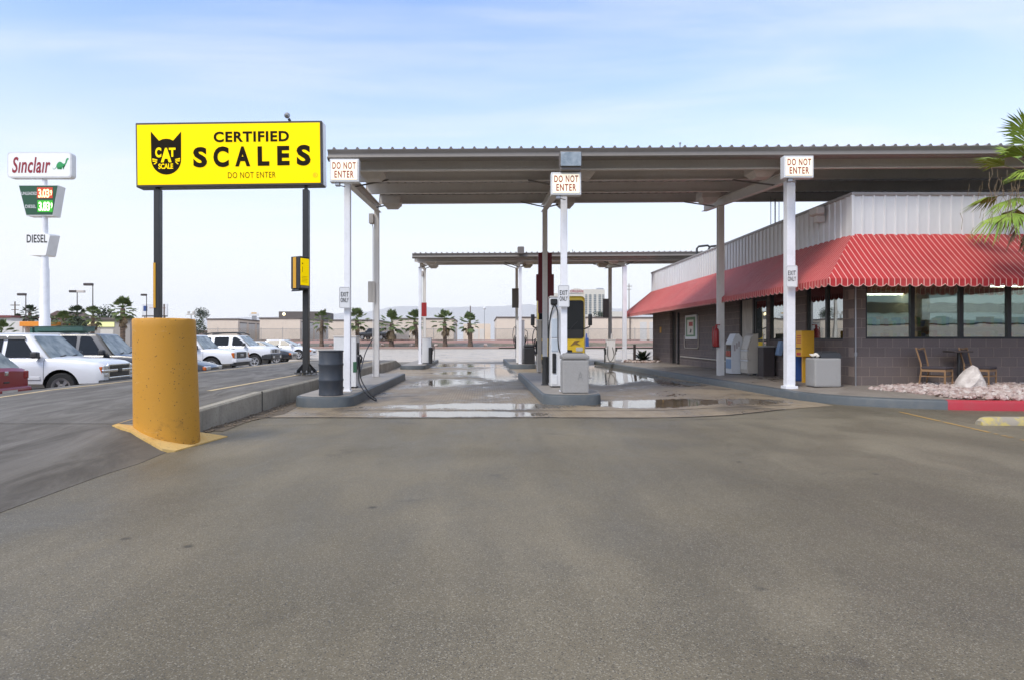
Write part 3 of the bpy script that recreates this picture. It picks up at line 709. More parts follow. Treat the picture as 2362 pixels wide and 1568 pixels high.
# illuminated DO NOT ENTER boxes
M['dne_face'] = glow('lit_cream_face', (1, .90, .68), .42, (.66, .60, .48))
M['dne_frame'] = wear('sign_box_white', (.68, .69, .70), .4, dirt=.35)
def dne(c, w, h, label):
    x, y, z = c; th = thing('lightbox_sign', label, 'sign', (x, y, z - h / 2), 0, 'lit DO NOT ENTER sign boxes')
    mb = MB(); mb.box(x - w / 2, x + w / 2, y, y + .17, z - h / 2, z + h / 2, .012, 2); part('box', mb, M['dne_frame'], th)
    fw, fh = w * .44, h * .41
    mb = MB(); mb.box(x - fw, x + fw, y - .012, y + .002, z - fh, z + fh); part('face', mb, M['dne_face'], th)
    mb = MB()
    lettering(mb, 'DO NOT', (x, y - .014, z + fh * .48), w * .80, h * .305, (1, 0, 0), (0, 0, 1), .022, 1.2)
    lettering(mb, 'ENTER', (x, y - .014, z - fh * .44), w * .66, h * .305, (1, 0, 0), (0, 0, 1), .022, 1.2)
    part('lettering', mb, M['letter_red'], th)
    mb = MB(); mb.box(x - w * .33, x - w * .17, y + .03, y + .12, z - h / 2 - .07, z - h / 2 + .002, .01); mb.tube([(x - w * .2, y + .08, z - h / 2 - .05), (x, y + .1, z - h / 2 - .075)], .01, 6); part('bracket', mb, M['steel'], th)
    return th
dne((PX(794, 12.64), 12.64, PZ(393.5, 12.64)), .567, .448, 'lit DO NOT ENTER box on the white post next to the yellow scales sign')
dne((PX(1306, 12.64), 12.64, PZ(424, 12.64)), .585, .44, 'lit DO NOT ENTER box below the bluish floodlight')
dne((PX(1843, 12.64), 12.64, PZ(385, 12.64)), .575, .43, 'lit DO NOT ENTER box on the white post in front of the shop')
def exit_only(c, w, h, label, ang=0):
    x, y, z = c; th = thing('exit_sign', label, 'sign', (x, y, z - h / 2), ang, 'small EXIT ONLY plates')
    mb = MB(); mb.box(-w / 2, w / 2, 0, .006, 0, h); part('plate', mb, M['letter_black'], th, local=True)
    def rr(w, h, r, y):
        o = []
        for cx_, cz_, a0 in ((w / 2 - r, h / 2 - r, 0), (-w / 2 + r, h / 2 - r, 90), (-w / 2 + r, -h / 2 + r, 180), (w / 2 - r, -h / 2 + r, 270)):
            for k in range(5): a = R(a0 + k * 22.5); o.append((cx_ + r * math.cos(a), y, cz_ + r * math.sin(a)))
        return o
    bm_ = th.children[0]; me = bm_.data; me.clear_geometry(); mb = MB(); mb.prism([(a, b, c_ + h / 2) for a, b, c_ in rr(w, h, .03, 0)], (0, .006, 0)); mb.bm.to_mesh(me); mb.bm.free()
    me.materials.clear(); me.materials.append(M['sign_white'])
    mb = MB(); out_ = rr(w - .018, h - .018, .026, -.002); inn = rr(w - .03, h - .03, .021, -.002)
    vo = [mb.bm.verts.new((a, b, c_ + h / 2)) for a, b, c_ in out_]; vi = [mb.bm.verts.new((a, b, c_ + h / 2)) for a, b, c_ in inn]
    for k in range(len(vo)): mb.bm.faces.new((vo[k], vo[(k + 1) % len(vo)], vi[(k + 1) % len(vi)], vi[k]))
    part('border', mb, M['steel'], th, local=True)
    mb = MB(); lettering(mb, 'EXIT', (0, -.003, h * .655), w * .66, h * .21, (1, 0, 0), (0, 0, 1), .012, 1.1); lettering(mb, 'ONLY', (0, -.003, h * .385), w * .70, h * .21, (1, 0, 0), (0, 0, 1), .012, 1.1)
    part('lettering', mb, M['letter_black'], th, local=True)
    return th
exit_only((PX(795, 13.2), 13.2, PZ(687, 13.2)), .225, .435, 'EXIT ONLY plate on the white post above the oil drum', R(5))
exit_only((PX(1300, 13.2), 13.2, PZ(683.5, 13.2)), .235, .445, 'EXIT ONLY plate on the white post above the pebbled litter bin')
exit_only((PX(1826.5, 13.12), 13.12, PZ(638, 13.12)), .225, .44, 'EXIT ONLY plate on the post before the red awning', R(-4))
def plate(c, w, h, label, m='sign_back', d=.012, name='blank_sign'):
    x, y, z = c; mb = MB(); mb.box(x - w / 2, x + w / 2, y, y + d, z - h / 2, z + h / 2, .003); mb.box(x - w * .06, x + w * .06, y - .012, y, z - h * .45, z + h * .45)
    return solo(name, mb, M[m], label, 'sign', loc=(x, y, z - h / 2))
plate((PX(855, 18.5), 18.62, PZ(673, 18.5)), .20, .60, 'back of a blank beige plate on the left grey column')
plate((PX(977, 31), 31.2, PZ(714, 31)), .26, .66, 'small dark red plate between two thin far canopy posts', 'red_enamel')
plate((PX(1190, 33), 33.4, PZ(687, 33)), .36, 1.0, 'taupe plate high on the middle column of the far canopy', 'canopy')
plate((PX(1403, 32), 32.6, PZ(710, 32)), .3, .95, 'taupe plate on the far column beside the hotel', 'canopy')

# ---------------------------------------------------------------- things on the islands
def hose(mb, pts, r=.014, n=8):
    'smooth hanging hose through points'
    q = []; pts = [Vector(p) for p in pts]; ex = [pts[0] * 2 - pts[1]] + pts + [pts[-1] * 2 - pts[-2]]
    for i in range(1, len(ex) - 2):
        for k in range(7):
            t = k / 7; a, b, c, d = ex[i - 1], ex[i], ex[i + 1], ex[i + 2]
            q.append(.5 * ((2 * b) + (c - a) * t + (2 * a - 5 * b + 4 * c - d) * t * t + (3 * b - 3 * c + d - a) * t ** 3))
    q.append(pts[-1]); return mb.tube(q, r, n)
# oil drum
dc = (PX(763.5, 12.42), 12.42, .204)
th = thing('oil_drum', 'blue-grey steel drum at the front end of the pump island', 'drum', dc)
pr = [(0, 0), (.222, 0), (.23, .012), (.226, .03)]
for zc_ in (.29, .585): pr += [(.226, zc_ - .03), (.236, zc_ - .012), (.236, zc_ + .012), (.226, zc_ + .03)]
pr += [(.226, .822), (.236, .83), (.236, .848), (.226, .852), (.214, .85), (.212, .8), (.2, .60)]
mb = MB().lathe(pr + [(0, .6)], 40, dc); part('barrel', mb, M['drum'], th, smooth=40)
random.seed(21); mb = MB()
for k in range(9):
    a = random.uniform(0, 6.3); rock(mb, (dc[0] + .14 * math.cos(a), dc[1] + .14 * math.sin(a), dc[2] + .78), .085, .5, .3)
part('trash_bag', mb, M['black_rubber'], th, smooth=50)
# pebbled concrete litter bin with a letter pressed in it
bx, by = PX(1324, 13.0), 12.95; th = thing('litter_bin', 'square pebbled concrete litter bin in front of the middle post', 'litter bin', (bx, by, .204))
mb = MB(); mb.box(bx - .255, bx + .255, by - .22, by + .22, .21, .865, .03, 2); part('bin', mb, M['aggregate'], th)
mb = MB(); mb.box(bx - .268, bx + .268, by - .232, by + .232, .872, .955, .03, 2); mb.loft([[(bx + sx * q, by + sy * q * .86, z) for sx, sy in ((-1, -1), (1, -1), (1, 1), (-1, 1))] for q, z in ((.24, .953), (.20, .99), (.12, 1.0))]); part('lid', mb, M['aggregate_dark'], th)
mb = MB(); mb.box(bx - .15, bx + .15, by - .14, by + .14, .985, 1.008); part('opening', mb, M['black'], th)
t = NT('pressed_letter'); t.set(Base_Color=(.24, .24, .235), Roughness=.85)
mb = MB(); lettering(mb, 'A', (bx + .085, by - .221, .55), .10, .17, (1, 0, 0), (0, 0, 1), -.02); part('lettering', mb, t.m, th)

def dispenser(name, label, loc, w, d, h, m, group='fuel pumps', hoses=(), screen=True):
    x, y, z = loc; th = thing(name, label, 'fuel pump', loc, 0, group)
    mb = MB(); mb.box(x - w / 2, x + w / 2, y - d / 2, y + d / 2, z + .03, z + h, .012, 2); part('cabinet', mb, M[m], th)
    mb = MB(); mb.box(x - w / 2 + .03, x + w / 2 - .03, y - d / 2 + .02, y + d / 2 - .02, z, z + .035); part('plinth', mb, M['black'], th)
    mb = MB(); mb.box(x - w / 2 - .012, x + w / 2 + .012, y - d / 2 - .012, y + d / 2 + .012, z + h, z + h + .035, .008); part('cap', mb, M['fixture'], th)
    if screen:
        for s in (-1, 1):
            mb = MB(); xx = x + s * (w / 2 + .004); mb.box(min(xx, xx - s * .02), max(xx, xx - s * .02), y - d * .32, y + d * .32, z + h * .66, z + h * .9, .004); part('screen', mb, M['dark_plastic'], th)
            mb = MB(); mb.box(min(xx, xx + s * .05), max(xx, xx + s * .05), y - d * .18, y + d * .02, z + h * .36, z + h * .62, .01); mb.tube([(xx + s * .06, y - d * .08, z + h * .5), (xx + s * .09, y - d * .08, z + h * .6), (xx + s * .05, y - d * .08, z + h * .66)], .02, 8); part('nozzle', mb, M['black'], th)
    for pts in hoses: part('hose', hose(MB(), pts), M['black_rubber'], th, smooth=60)
    return th
y0 = 14.4; x0 = PX(800, y0)
dispenser('fuel_pump', 'white pump cabinet behind the left white post, its black hose looping over the kerb', (x0, y0, .204), .49, .42, 1.10, 'white_enamel', hoses=[
    [(x0 + .27, y0 - .1, 1.0), (x0 + .32, y0 - .16, .8), (x0 + .30, y0 - .2, .62), (x0 + .38, y0 - .55, .36), (x0 + .62, y0 - 1.15, .18), (x0 + .83, y0 - 1.4, .06), (x0 + .86, y0 - 1.3, .06), (x0 + .62, y0 - .9, .2), (x0 + .36, y0 - .3, .45), (x0 + .30, y0 - .05, .8)],
    [(XR[0] - .08, 18.55, 1.3), (XR[0] - .12, 17.6, .9), (XR[0] - .02, 16.4, .5), (x0 + .24, y0 + .3, .55)]])
mb = MB(); mb.box(x0 + .18, x0 + .262, y0 - .222, y0 - .2, .55, .78, .006)
solo('notice_plate', mb, wear('green_plate', (.03, .10, .05), .4), 'small green notice on the side of the left pump cabinet', 'notice', loc=(x0 + .22, y0 - .21, .55))
# tall pump in the middle island
y1 = 14.6; x1 = PX(1281, y1)
th = dispenser('fuel_pump', 'tall narrow white pump with an arched black hose behind the pebbled bin', (x1, y1, .204), .26, .40, 1.98, 'white_enamel', screen=False, hoses=[
    [(x1 - .165, y1 - .1, .3), (x1 - .165, y1 - .16, 1.2), (x1 - .14, y1 - .2, 1.7), (x1 - .06, y1 - .26, 2.0), (x1 + .02, y1 - .26, 1.85), (x1 + .03, y1 - .28, 1.2), (x1 + .08, y1 - .28, .96), (x1 + .14, y1 - .25, .85)],
    [(x1 + .1, y1 - .22, 2.1), (x1 + .13, y1 - .22, 1.75)]])
mb = MB(); mb.box(x1 - .11, x1 + .04, y1 - .215, y1 - .198, 1.30, 1.72, .006); mb.box(x1 - .11, x1 + .04, y1 - .215, y1 - .198, 1.0, 1.27, .006); part('panel', mb, M['pale_blue'], th)
mb = MB(); mb.box(x1 - .09, x1 - .01, y1 - .235, y1 - .2, .52, .96, .01); mb.box(x1 - .075, x1 - .03, y1 - .26, y1 - .23, .62, .9, .008); part('nozzle', mb, M['black'], th)
mb = MB(); mb.box(x1 - .13, x1 + .02, y1 - .26, y1 - .18, 2.02, 2.15, .02); part('hose_clamp', mb, M['black'], th)
mb = MB(); mb.box(x1 - .10, x1 + .02, y1 - .215, y1 - .2, .27, .48, .004); part('lower_panel', mb, M['white_enamel'], th)
xx, yy = PX(1257.5, 15.2), 15.2
mb = MB(); mb.lathe([(.0, .0), (.072, 0), (.068, .62), (.076, .64), (.076, .66), (.0, .67)], 20, (xx, yy, .204)); mb.lathe([(.10, .0), (.10, .015), (.07, .03)], 16, (xx, yy, .204))
solo('black_post', mb, M['dark_plastic'], 'short dark tube bin standing beside the tall pump', 'bin', loc=(xx, yy, .204), smooth=40)
# maroon sleeve sign behind the middle grey column
ys_ = 20.0; xs_ = PX(1257.5, ys_)
th = thing('price_pylon', 'tall stepped maroon sign sleeve rising behind the middle grey column', 'sign', (xs_, ys_, .204))
mb = MB(); mb.box(xs_ - .21, xs_ + .21, ys_, ys_ + .12, PZ(723, ys_), PZ(583, ys_), .01); mb.box(xs_ - .27, xs_ + .27, ys_ - .02, ys_ + .14, PZ(694, ys_), PZ(633, ys_), .01); part('sleeve', mb, M['maroon'], th)
mb = MB(); mb.box(xs_ - .04, xs_ + .04, ys_ + .02, ys_ + .10, .2, PZ(722, ys_)); part('post', mb, M['grey_post'], th)
# far island pumps
for (px_, yy, w, h, m, lab) in ((985, 29.6, .42, 1.12, 'white_enamel', 'pump cabinet on the far left island under the far canopy'), (1200, 29.2, .36, 1.9, 'grey_post', 'grey pump between hoses on the far middle island'), (1243.5, 21.0, .13, 1.66, 'beige_metal', 'narrow cream pump with a loop of hose left of the coach')):
    x = PX(px_, yy); hz_ = .2
    dispenser('fuel_pump', lab, (x, yy, hz_), w, .4, h, m, hoses=[[(x - w / 2 - .05, yy - .1, h * .45), (x - w / 2 - .16, yy - .2, h * .75), (x - w / 2 - .1, yy - .15, h * .95), (x - w / 2, yy - .1, h * .93)], [(x + w / 2 + .02, yy - .1, h * .9), (x + w / 2 + .14, yy - .15, h * .8), (x + w / 2 + .12, yy - .2, h * .3), (x + w / 2, yy - .1, h * .3)]])
yy = 27.4; x = PX(1408, yy)
th = dispenser('fuel_pump', 'grey pump with a hanging hose at the far end of the shop sidewalk', (x, yy, .3), .36, .3, .95, 'grey_post', hoses=[[(x + .05, yy - .16, .95), (x + .1, yy - .25, .6), (x - .05, yy - .25, .36), (x - .16, yy - .2, .6), (x - .14, yy - .17, 1.0)]])
mb = MB(); mb.box(x + .02, x + .09, yy - .04, yy + .04, 1.28, 1.5, .01); part('standpipe', mb, M['fixture'], th)
mb = MB(); mb.box(x - .26, x - .22, yy - .04, yy + .04, .3, .9, .008); part('guard_post', mb, M['dark_plastic'], th)
# round-top black litter bin on the far middle island, dark tube on the far left island
yy = 28.6; x = PX(1220.5, yy); th = thing('litter_bin', 'black litter bin with a rounded top under the far canopy', 'litter bin', (x, yy, .2))
mb = MB(); mb.box(x - .24, x + .24, yy - .22, yy + .22, .2, .92, .03, 2); part('bin', mb, M['black'], th)
mb = MB(); mb.box(x - .235, x + .235, yy - .215, yy + .215, .925, 1.05, .08, 3); part('lid', mb, M['dark_plastic'], th)
yy = 29.2; x = PX(993, yy); mb = MB(); mb.lathe([(0, 0), (.09, 0), (.09, .7), (.1, .72), (0, .74)], 16, (x, yy, .19)); solo('black_post', mb, M['dark_plastic'], 'dark tube bin beside the far left pump', 'bin', loc=(x, yy, .19), smooth=40)
# ---------------------------------------------------------------- CERTIFIED SCALES sign
YS = 16.7
def S(zx, zy, dy=0): # sign drawing grid -> world (grid pitch 3.37 mm)
    k = .303 / 1500 * YS
    return Vector((PX(549, YS) + (zx - 880) * k, YS + dy, PZ(300, YS) + (0 - zy) * k))
X = lambda D_: PX(D_, YS)
th = thing('scale_sign', 'large yellow sign with a black cat head reading CERTIFIED SCALES on two black posts', 'sign', (PX(530, YS), YS, .35))
L, Rr, T, B = X(313), X(743), PZ(281.5, YS), PZ(430, YS)
roll = Matrix.Translation((X(528), YS, (T + B) / 2)) @ Matrix.Rotation(R(-.75), 4, 'Y') @ Matrix.Translation((-X(528), -YS, -(T + B) / 2))
mb = MB(); mb.box(L, Rr, YS, YS + .36, B, T, .012); mb.xf(roll); part('cabinet', mb, wear('sign_cabinet', (.045, .04, .036), .45, dirt=.3), th)
mb = MB(); mb.box(Rr + .002, Rr + .02, YS + .06, YS + .35, B + .02, T - .02); mb.xf(roll); part('end_panel', mb, M['sign_white'], th)
M['sign_yellow'] = glow('lit_yellow_face', (1.0, .74, .0), .30, (.85, .585, .0)); M['sign_yellow'].node_tree.nodes['Principled BSDF'].inputs['Specular IOR Level'].default_value = .08
fl, fr, ft, fb = L + .045, Rr - .05, T - .055, B + .055
mb = MB(); mb.box(fl, fr, YS - .012, YS + .004, fb, ft); mb.xf(roll); part('face', mb, M['sign_yellow'], th)
M['cat_ink'] = wear('dark_brown_ink', (.016, .011, .006), .8, dirt=0, spec=.1)
def q(fx, fy): return (fl + (fr - fl) * fx, YS - .016, ft - (ft - fb) * fy)     # face fractions
def nx(zx): return (zx - 90) / (1487 - 90)
def ny(zx, zy): return (zy - (112 - 24 * nx(zx))) / 456.0
def txt(mb, s, x0, x1, y0, y1, bold, sp=1.0, dy=0):
    xm, ym = (x0 + x1) / 2, (y0 + y1) / 2; c = q(nx(xm), ny(xm, ym)); w = (x1 - x0) / 1397 * (fr - fl); h = (y1 - y0) / 456 * (ft - fb)
    lettering(mb, s, (c[0], c[1] + dy, c[2]), w, h, (1, 0, 0), (0, 0, 1), bold, sp)
mb = MB(); txt(mb, 'CERTIFIED', 676, 1252, 157, 238, .035, 1.12); mb.xf(roll); part('lettering', mb, M['cat_ink'], th)
mb = MB()
for ch, x0, x1, y0, y1 in (('S', 518, 624, 278, 434), ('C', 672, 790, 273, 431), ('A', 838, 954, 272, 424), ('L', 1010, 1100, 271, 419), ('E', 1160, 1254, 267, 415), ('S', 1308, 1415, 258, 417)): txt(mb, ch, x0, x1, y0, y1, .045)
mb.xf(roll); part('lettering', mb, M['cat_ink'], th)
mb = MB(); txt(mb, 'DO NOT ENTER', 782, 1146, 466, 511, -.004, 1.1); mb.xf(roll); part('lettering', mb, M['cat_ink'], th)
mb = MB(); txt(mb, 'R', 1441, 1457, 478, 497, 0)
M['mark_orange'] = NT('registered_mark').set(Base_Color=(.62, .40, .0), Roughness=.5).m
ring = []
c0 = Vector(q(nx(1449), ny(1449, 487)))
for k in range(28):
    a0, a1 = 2 * math.pi * k / 28, 2 * math.pi * (k + 1) / 28
    mb.face([c0 + Vector((r_ * math.cos(a), -.004, r_ * math.sin(a))) for r_, a in ((.05, a0), (.05, a1), (.06, a1), (.06, a0))])
mb.xf(roll); part('registered_mark', mb, M['mark_orange'], th)
# black cat head
cat = [(196, 161), (258, 232), (285, 220), (312, 216), (340, 219), (366, 230), (428, 161), (426, 372)]
for k in range(1, 16):
    a = math.pi * k / 16; cat.append((311 + 115 * math.cos(a), 372 + 117 * math.sin(a)))
cat += [(197, 372)]
mb = MB(); vs = [mb.bm.verts.new(q(nx(x), ny(x, y))) for x, y in cat]
f = mb.bm.faces.new(vs); bmesh.ops.triangulate(mb.bm, faces=[f]); mb.xf(roll); part('emblem', mb, M['cat_ink'], th)
mb = MB(); txt(mb, 'C', 229, 276, 283, 360, .05, dy=-.005); txt(mb, 'A', 271, 354, 286, 396, .06, dy=-.005); txt(mb, 'T', 334, 385, 285, 354, .05, dy=-.005); txt(mb, 'SCALE', 252, 365, 405, 446, .03, .95, dy=-.005)
for pts in (((207, 366), (245, 375), (245, 380), (207, 379)), ((206, 383), (246, 383), (232, 393), (210, 392)), ((214, 410), (240, 390), (244, 396), (226, 412)), ((418, 362), (380, 371), (380, 376), (418, 375)), ((418, 380), (378, 380), (392, 389), (414, 389)), ((408, 408), (384, 387), (380, 392), (398, 410))):
    mb.face([Vector(q(nx(x), ny(x, y))) + Vector((0, -.006, 0)) for x, y in pts])
mb.xf(roll); part('emblem_lettering', mb, M['sign_yellow'], th)
# posts
for xc, zb in ((X(357.5), -.35), (X(702.5), .38)):
    mb = MB(); mb.box(xc - .075, xc + .075, YS + .07, YS + .25, zb, B - .06, .008); mb.box(xc - .035, xc + .035, YS + .1, YS + .2, B - .1, B + .06); part('post', mb, M['black'], th)
xc = X(702.5); yc = YS + .16
mb = MB()
for a in range(4):
    Rz = Matrix.Translation((xc, yc, 0)) @ Matrix.Rotation(R(45 + 90 * a), 4, 'Z')
    mb.prism([Rz @ Vector(p) for p in ((.06, -.008, .42), (.30, -.008, .42), (.30, -.008, .45), (.085, -.008, .66), (.06, -.008, .66))], Rz.to_3x3() @ Vector((0, .016, 0)))
part('gusset', mb, M['black'], th)
mb = MB(); mb.box(xc - .24, xc + .24, yc - .24, yc + .24, .40, .425); part('base_plate', mb, M['black'], th)
mb = MB()
for sx in (-1, -.33, .33, 1):
    for sy in (-1, 1): mb.lathe([(.014, 0), (.014, .125)], 8, (xc + sx * .205, yc + sy * .205, .35)); mb.lathe([(.026, .08), (.026, .11)], 6, (xc + sx * .205, yc + sy * .205, .35))
part('anchor_bolt', mb, M['steel'], th)
mb = MB(); mb.box(X(353.5) - .03, X(353.5) + .03, YS + .05, YS + .072, PZ(710, YS), PZ(606, YS)); part('reflector_strip', mb, M['yellow_enamel'], th)
# small lamp on top of the sign
xl = X(661); mb = MB(); mb.tube([(xl + .06, YS + .15, T + .03), (xl + .02, YS + .12, T + .12)], .035, 8); 
th2 = thing('sign_lamp', 'small spotlight standing on top of the yellow scales sign', 'lamp', (xl, YS + .15, T + .04)); part('arm', mb, M['black'], th2, smooth=50)
mb = MB(); mb.lathe([(0, -.07), (.05, -.06), (.075, .0), (.07, .05), (.0, .05)], 14, (0, 0, 0), 'Y'); mb.xf(Matrix.Translation((xl - .02, YS + .1, T + .19)) @ Matrix.Rotation(R(35), 4, 'X')); part('head', mb, M['steel'], th2, smooth=50)
# yellow-faced intercom box on the right post
Yb = YS - .08; ang = R(-38)
xb = X(697); zb0, zb1 = PZ(668, YS), PZ(594, YS)
th = thing('intercom_box', 'black intercom box with yellow front and orange side stripe on the right sign post', 'intercom', (xb, Yb, zb0), R(58))
mb = MB(); mb.box(-.15, .16, -.12, .22, 0, zb1 - zb0, .012); part('case', mb, M['black'], th, local=True)
mb = MB(); mb.box(-.135, .145, -.128, -.118, .09, zb1 - zb0 - .05); part('face', mb, M['sign_yellow'], th, local=True)
mb = MB(); mb.box(-.158, -.148, .02, .13, .02, zb1 - zb0 - .02); part('stripe', mb, M['yellow_enamel'], th, local=True)
mb = MB(); mb.box(-.13, .14, -.126, -.119, .02, .08); part('lower_trim', mb, M['steel'], th, local=True)
mb = MB(); mb.lathe([(0, 0), (.016, 0), (.016, .012), (0, .012)], 10, (-.08, -.14, .64), 'Y'); mb.box(-.085, -.075, -.131, -.127, .42, .56)
for k in range(5): mb.box(-.10, .09 - .02 * (k % 2), -.1305, -.1275, .17 + .035 * k, .176 + .035 * k)
part('print', mb, M['cat_ink'], th, local=True)
mb = MB(); mb.prism([(-.17, -.1, -.01), (.0, -.1, -.01), (.0, -.1, -.04), (-.2, -.1, -.07)], (0, .25, 0)); part('drip_tray', mb, M['black'], th, local=True)

# ---------------------------------------------------------------- pylon sign with price board, far left
YP = 40.0; xp = PX(97, YP)
th = thing('pylon_sign', 'tall white pole sign with red script, green price board and a DIESEL cabinet', 'sign', (xp, YP, -.4))
X = lambda d: PX(d, YP); Z = lambda d: PZ(d, YP)
mb = MB(); mb.lathe([(.31, -.4), (.31, Z(735)), (.27, Z(733)), (.25, Z(620)), (.21, Z(615)), (.17, Z(505)), (.15, Z(420)), (.13, Z(400))], 20, (xp, YP + .25, 0)); part('pole', mb, M['white_post'], th, smooth=40)
def rrect(x0, x1, z0, z1, r, y):
    o = []
    for cx_, cz_, a0 in ((x1 - r, z1 - r, 0), (x0 + r, z1 - r, 90), (x0 + r, z0 + r, 180), (x1 - r, z0 + r, 270)):
        for k in range(6): a = R(a0 + k * 18); o.append((cx_ + r * math.cos(a), y, cz_ + r * math.sin(a)))
    return o
M['pylon_face'] = glow('lit_white_face', (1, 1, 1), .12, (.72, .72, .72))
t = NT('brand_red'); M['brand_red'] = t.set(Base_Color=(.28, .004, .018), Roughness=.5).m
M['brand_green'] = NT('brand_green').set(Base_Color=(.02, .33, .09), Roughness=.4).m
x0, x1, z0, z1 = X(17), X(165), Z(411), Z(352)
mb = MB(); mb.prism(rrect(x0, x1, z0, z1, .2, YP), (0, .45, 0)); c1 = part('cabinet', mb, M['white_enamel'], th, smooth=40)
mb = MB(); mb.prism(rrect(x0 + .07, x1 - .07, z0 + .07, z1 - .07, .16, YP - .02), (0, .02, 0)); part('face', mb, M['pylon_face'], c1)
mb = MB(); lettering(mb, 'Sınclaır', ((X(28.5) + X(117)) / 2, YP - .03, (Z(363) + Z(400)) / 2), X(117) - X(28.5), Z(363) - Z(400), (1, 0, 0), (0, 0, 1), .018, 1.06, .22); part('lettering', mb, M['brand_red'], c1)
dino = [(706, 272), (712, 290), (722, 298), (738, 288), (752, 268), (758, 240), (772, 214), (796, 200), (820, 204), (838, 220), (856, 230), (872, 214), (880, 180), (890, 160), (904, 150), (920, 156), (918, 170), (906, 176), (900, 190), (890, 218), (876, 244), (852, 256), (846, 266), (852, 284), (857, 302), (846, 300), (834, 270), (830, 264), (826, 280), (828, 302), (816, 302), (810, 284), (806, 262), (800, 282), (800, 300), (788, 300), (786, 268), (780, 284), (782, 300), (770, 300), (770, 264), (760, 270), (744, 292), (722, 304), (708, 294)]
mb = MB(); k = .1845 / 1.0
vs = [mb.bm.verts.new((X(.1731 * x), YP - .03, Z(339.4 + .1731 * y))) for x, y in dino]; f = mb.bm.faces.new(vs); bmesh.ops.triangulate(mb.bm, faces=[f]); part('emblem', mb, M['brand_green'], c1)
# price board
mb = MB(); tr = [(X(43), YP, Z(428)), (X(134), YP, Z(428)), (X(122), YP, Z(498)), (X(60), YP, Z(498))]; mb.prism(tr, (0, .72, 0)); c2 = part('price_board', mb, M['white_enamel'], th)
mb = MB(); mb.prism([(X(44), YP - .015, Z(429)), (X(133), YP - .015, Z(429)), (X(121), YP - .015, Z(496)), (X(61), YP - .015, Z(496))], (0, .012, 0)); part('panel', mb, wear('board_green', (.008, .075, .03), .4, dirt=.1), c2)
mb = MB(); mb.box(X(86), X(122), YP - .035, YP - .02, Z(458), Z(433)); part('price_display', mb, glow('red_led_field', (.55, .05, .01), .5, (.2, .02, .01)), c2)
mb = MB(); mb.box(X(87), X(122), YP - .035, YP - .02, Z(490), Z(463)); part('price_display', mb, glow('green_led_field', (.03, .42, .02), .5, (.02, .2, .01)), c2)
mb = MB(); lettering(mb, '3.03', ((X(89) + X(115)) / 2, YP - .04, Z(447)), X(115) - X(89), Z(437) - Z(457), (1, 0, 0), (0, 0, 1), .03, .9); lettering(mb, '9', (X(119), YP - .04, Z(446)), .11, .36, (1, 0, 0), (0, 0, 1), .04); part('lettering', mb, glow('red_led', (1, .62, .30), 1.2), c2)
mb = MB(); lettering(mb, '3.83', ((X(90) + X(116)) / 2, YP - .04, Z(477)), X(116) - X(90), Z(467) - Z(488), (1, 0, 0), (0, 0, 1), .03, .9); lettering(mb, '9', (X(120), YP - .04, Z(475)), .11, .36, (1, 0, 0), (0, 0, 1), .04); part('lettering', mb, glow('green_led', (.62, 1, .45), 1.2), c2)
mb = MB(); lettering(mb, 'UNLEADED', ((X(50) + X(86)) / 2, YP - .02, Z(447)), X(86) - X(50), .19, (1, 0, 0), (0, 0, 1), .01); lettering(mb, 'DIESEL', ((X(59) + X(84)) / 2, YP - .02, Z(477)), X(84) - X(59), .2, (1, 0, 0), (0, 0, 1), .01); part('lettering', mb, M['sign_white'], c2)
# DIESEL cabinet: wedge-shaped front, wide sides
mb = MB(); fr_ = [(X(57), YP, Z(541)), (X(75), YP, Z(538.5)), (X(96), YP, Z(537)), (X(112), YP, Z(541)), (X(115), YP, Z(544)), (X(106), YP, Z(588)), (X(103), YP, Z(590)), (X(68), YP, Z(589)), (X(65), YP, Z(586))]
bk = [P(a_, b_, YP + .9) for a_, b_ in ((76, 544), (92, 541), (110, 540), (132, 543), (138.5, 545), (129, 592), (126, 594), (92, 593), (88, 591))]
mb.loft([fr_, bk]); c3 = part('diesel_cabinet', mb, M['white_enamel'], th); mb = MB(); mb.prism([(x_, YP - .008, z_) for x_, y_, z_ in fr_], (0, .006, 0)); part('face', mb, M['pylon_face'], c3)
mb = MB(); lettering(mb, 'DIESEL', ((X(62) + X(109)) / 2, YP - .02, Z(551)), X(109) - X(62), .5, (1, 0, 0), (0, 0, 1), .015, 1.05); part('lettering', mb, M['letter_black'], c3)
# ---------------------------------------------------------------- the shop
WX, WY, WF = 7.70, 13.48, 29.4
def block_mat(name, axis):
    t = NT(name); tc = t.coord(); sep = t.node('ShaderNodeSeparateXYZ'); t.l.new(tc, sep.inputs[0]); cmb = t.node('ShaderNodeCombineXYZ')
    t.l.new(sep.outputs[axis], cmb.inputs[0]); t.l.new(sep.outputs[2], cmb.inputs[1])
    br = t.node('ShaderNodeTexBrick'); br.offset = .5; t.l.new(cmb.outputs[0], br.inputs['Vector'])
    for k, v in (('Scale', 1.0), ('Brick Width', .322), ('Row Height', .199), ('Mortar Size', .007), ('Mortar Smooth', .3), ('Bias', -.1)): br.inputs[k].default_value = v
    br.inputs['Color1'].default_value = (.172, .140, .126, 1); br.inputs['Color2'].default_value = (.212, .174, .156, 1); br.inputs['Mortar'].default_value = (.36, .285, .24, 1)
    n = t.noise(60, 3, .75); n2 = t.noise(1.5, 4, .6)
    c = t.mix(t.rng(n, .35, .68, 0, .65), br.outputs['Color'], (.11, .08, .073)); c = t.mix(t.rng(n2, .45, .75, 0, .4), c, (.17, .135, .115))
    t.set(Base_Color=c, Roughness=.9)
    h = t.math('SUBTRACT', t.math('MULTIPLY', n, .6), br.outputs['Fac']); t.bump(h, .7, .015); return t.m
M['block_x'] = block_mat('block_wall_front', 0); M['block_y'] = block_mat('block_wall_side', 1)
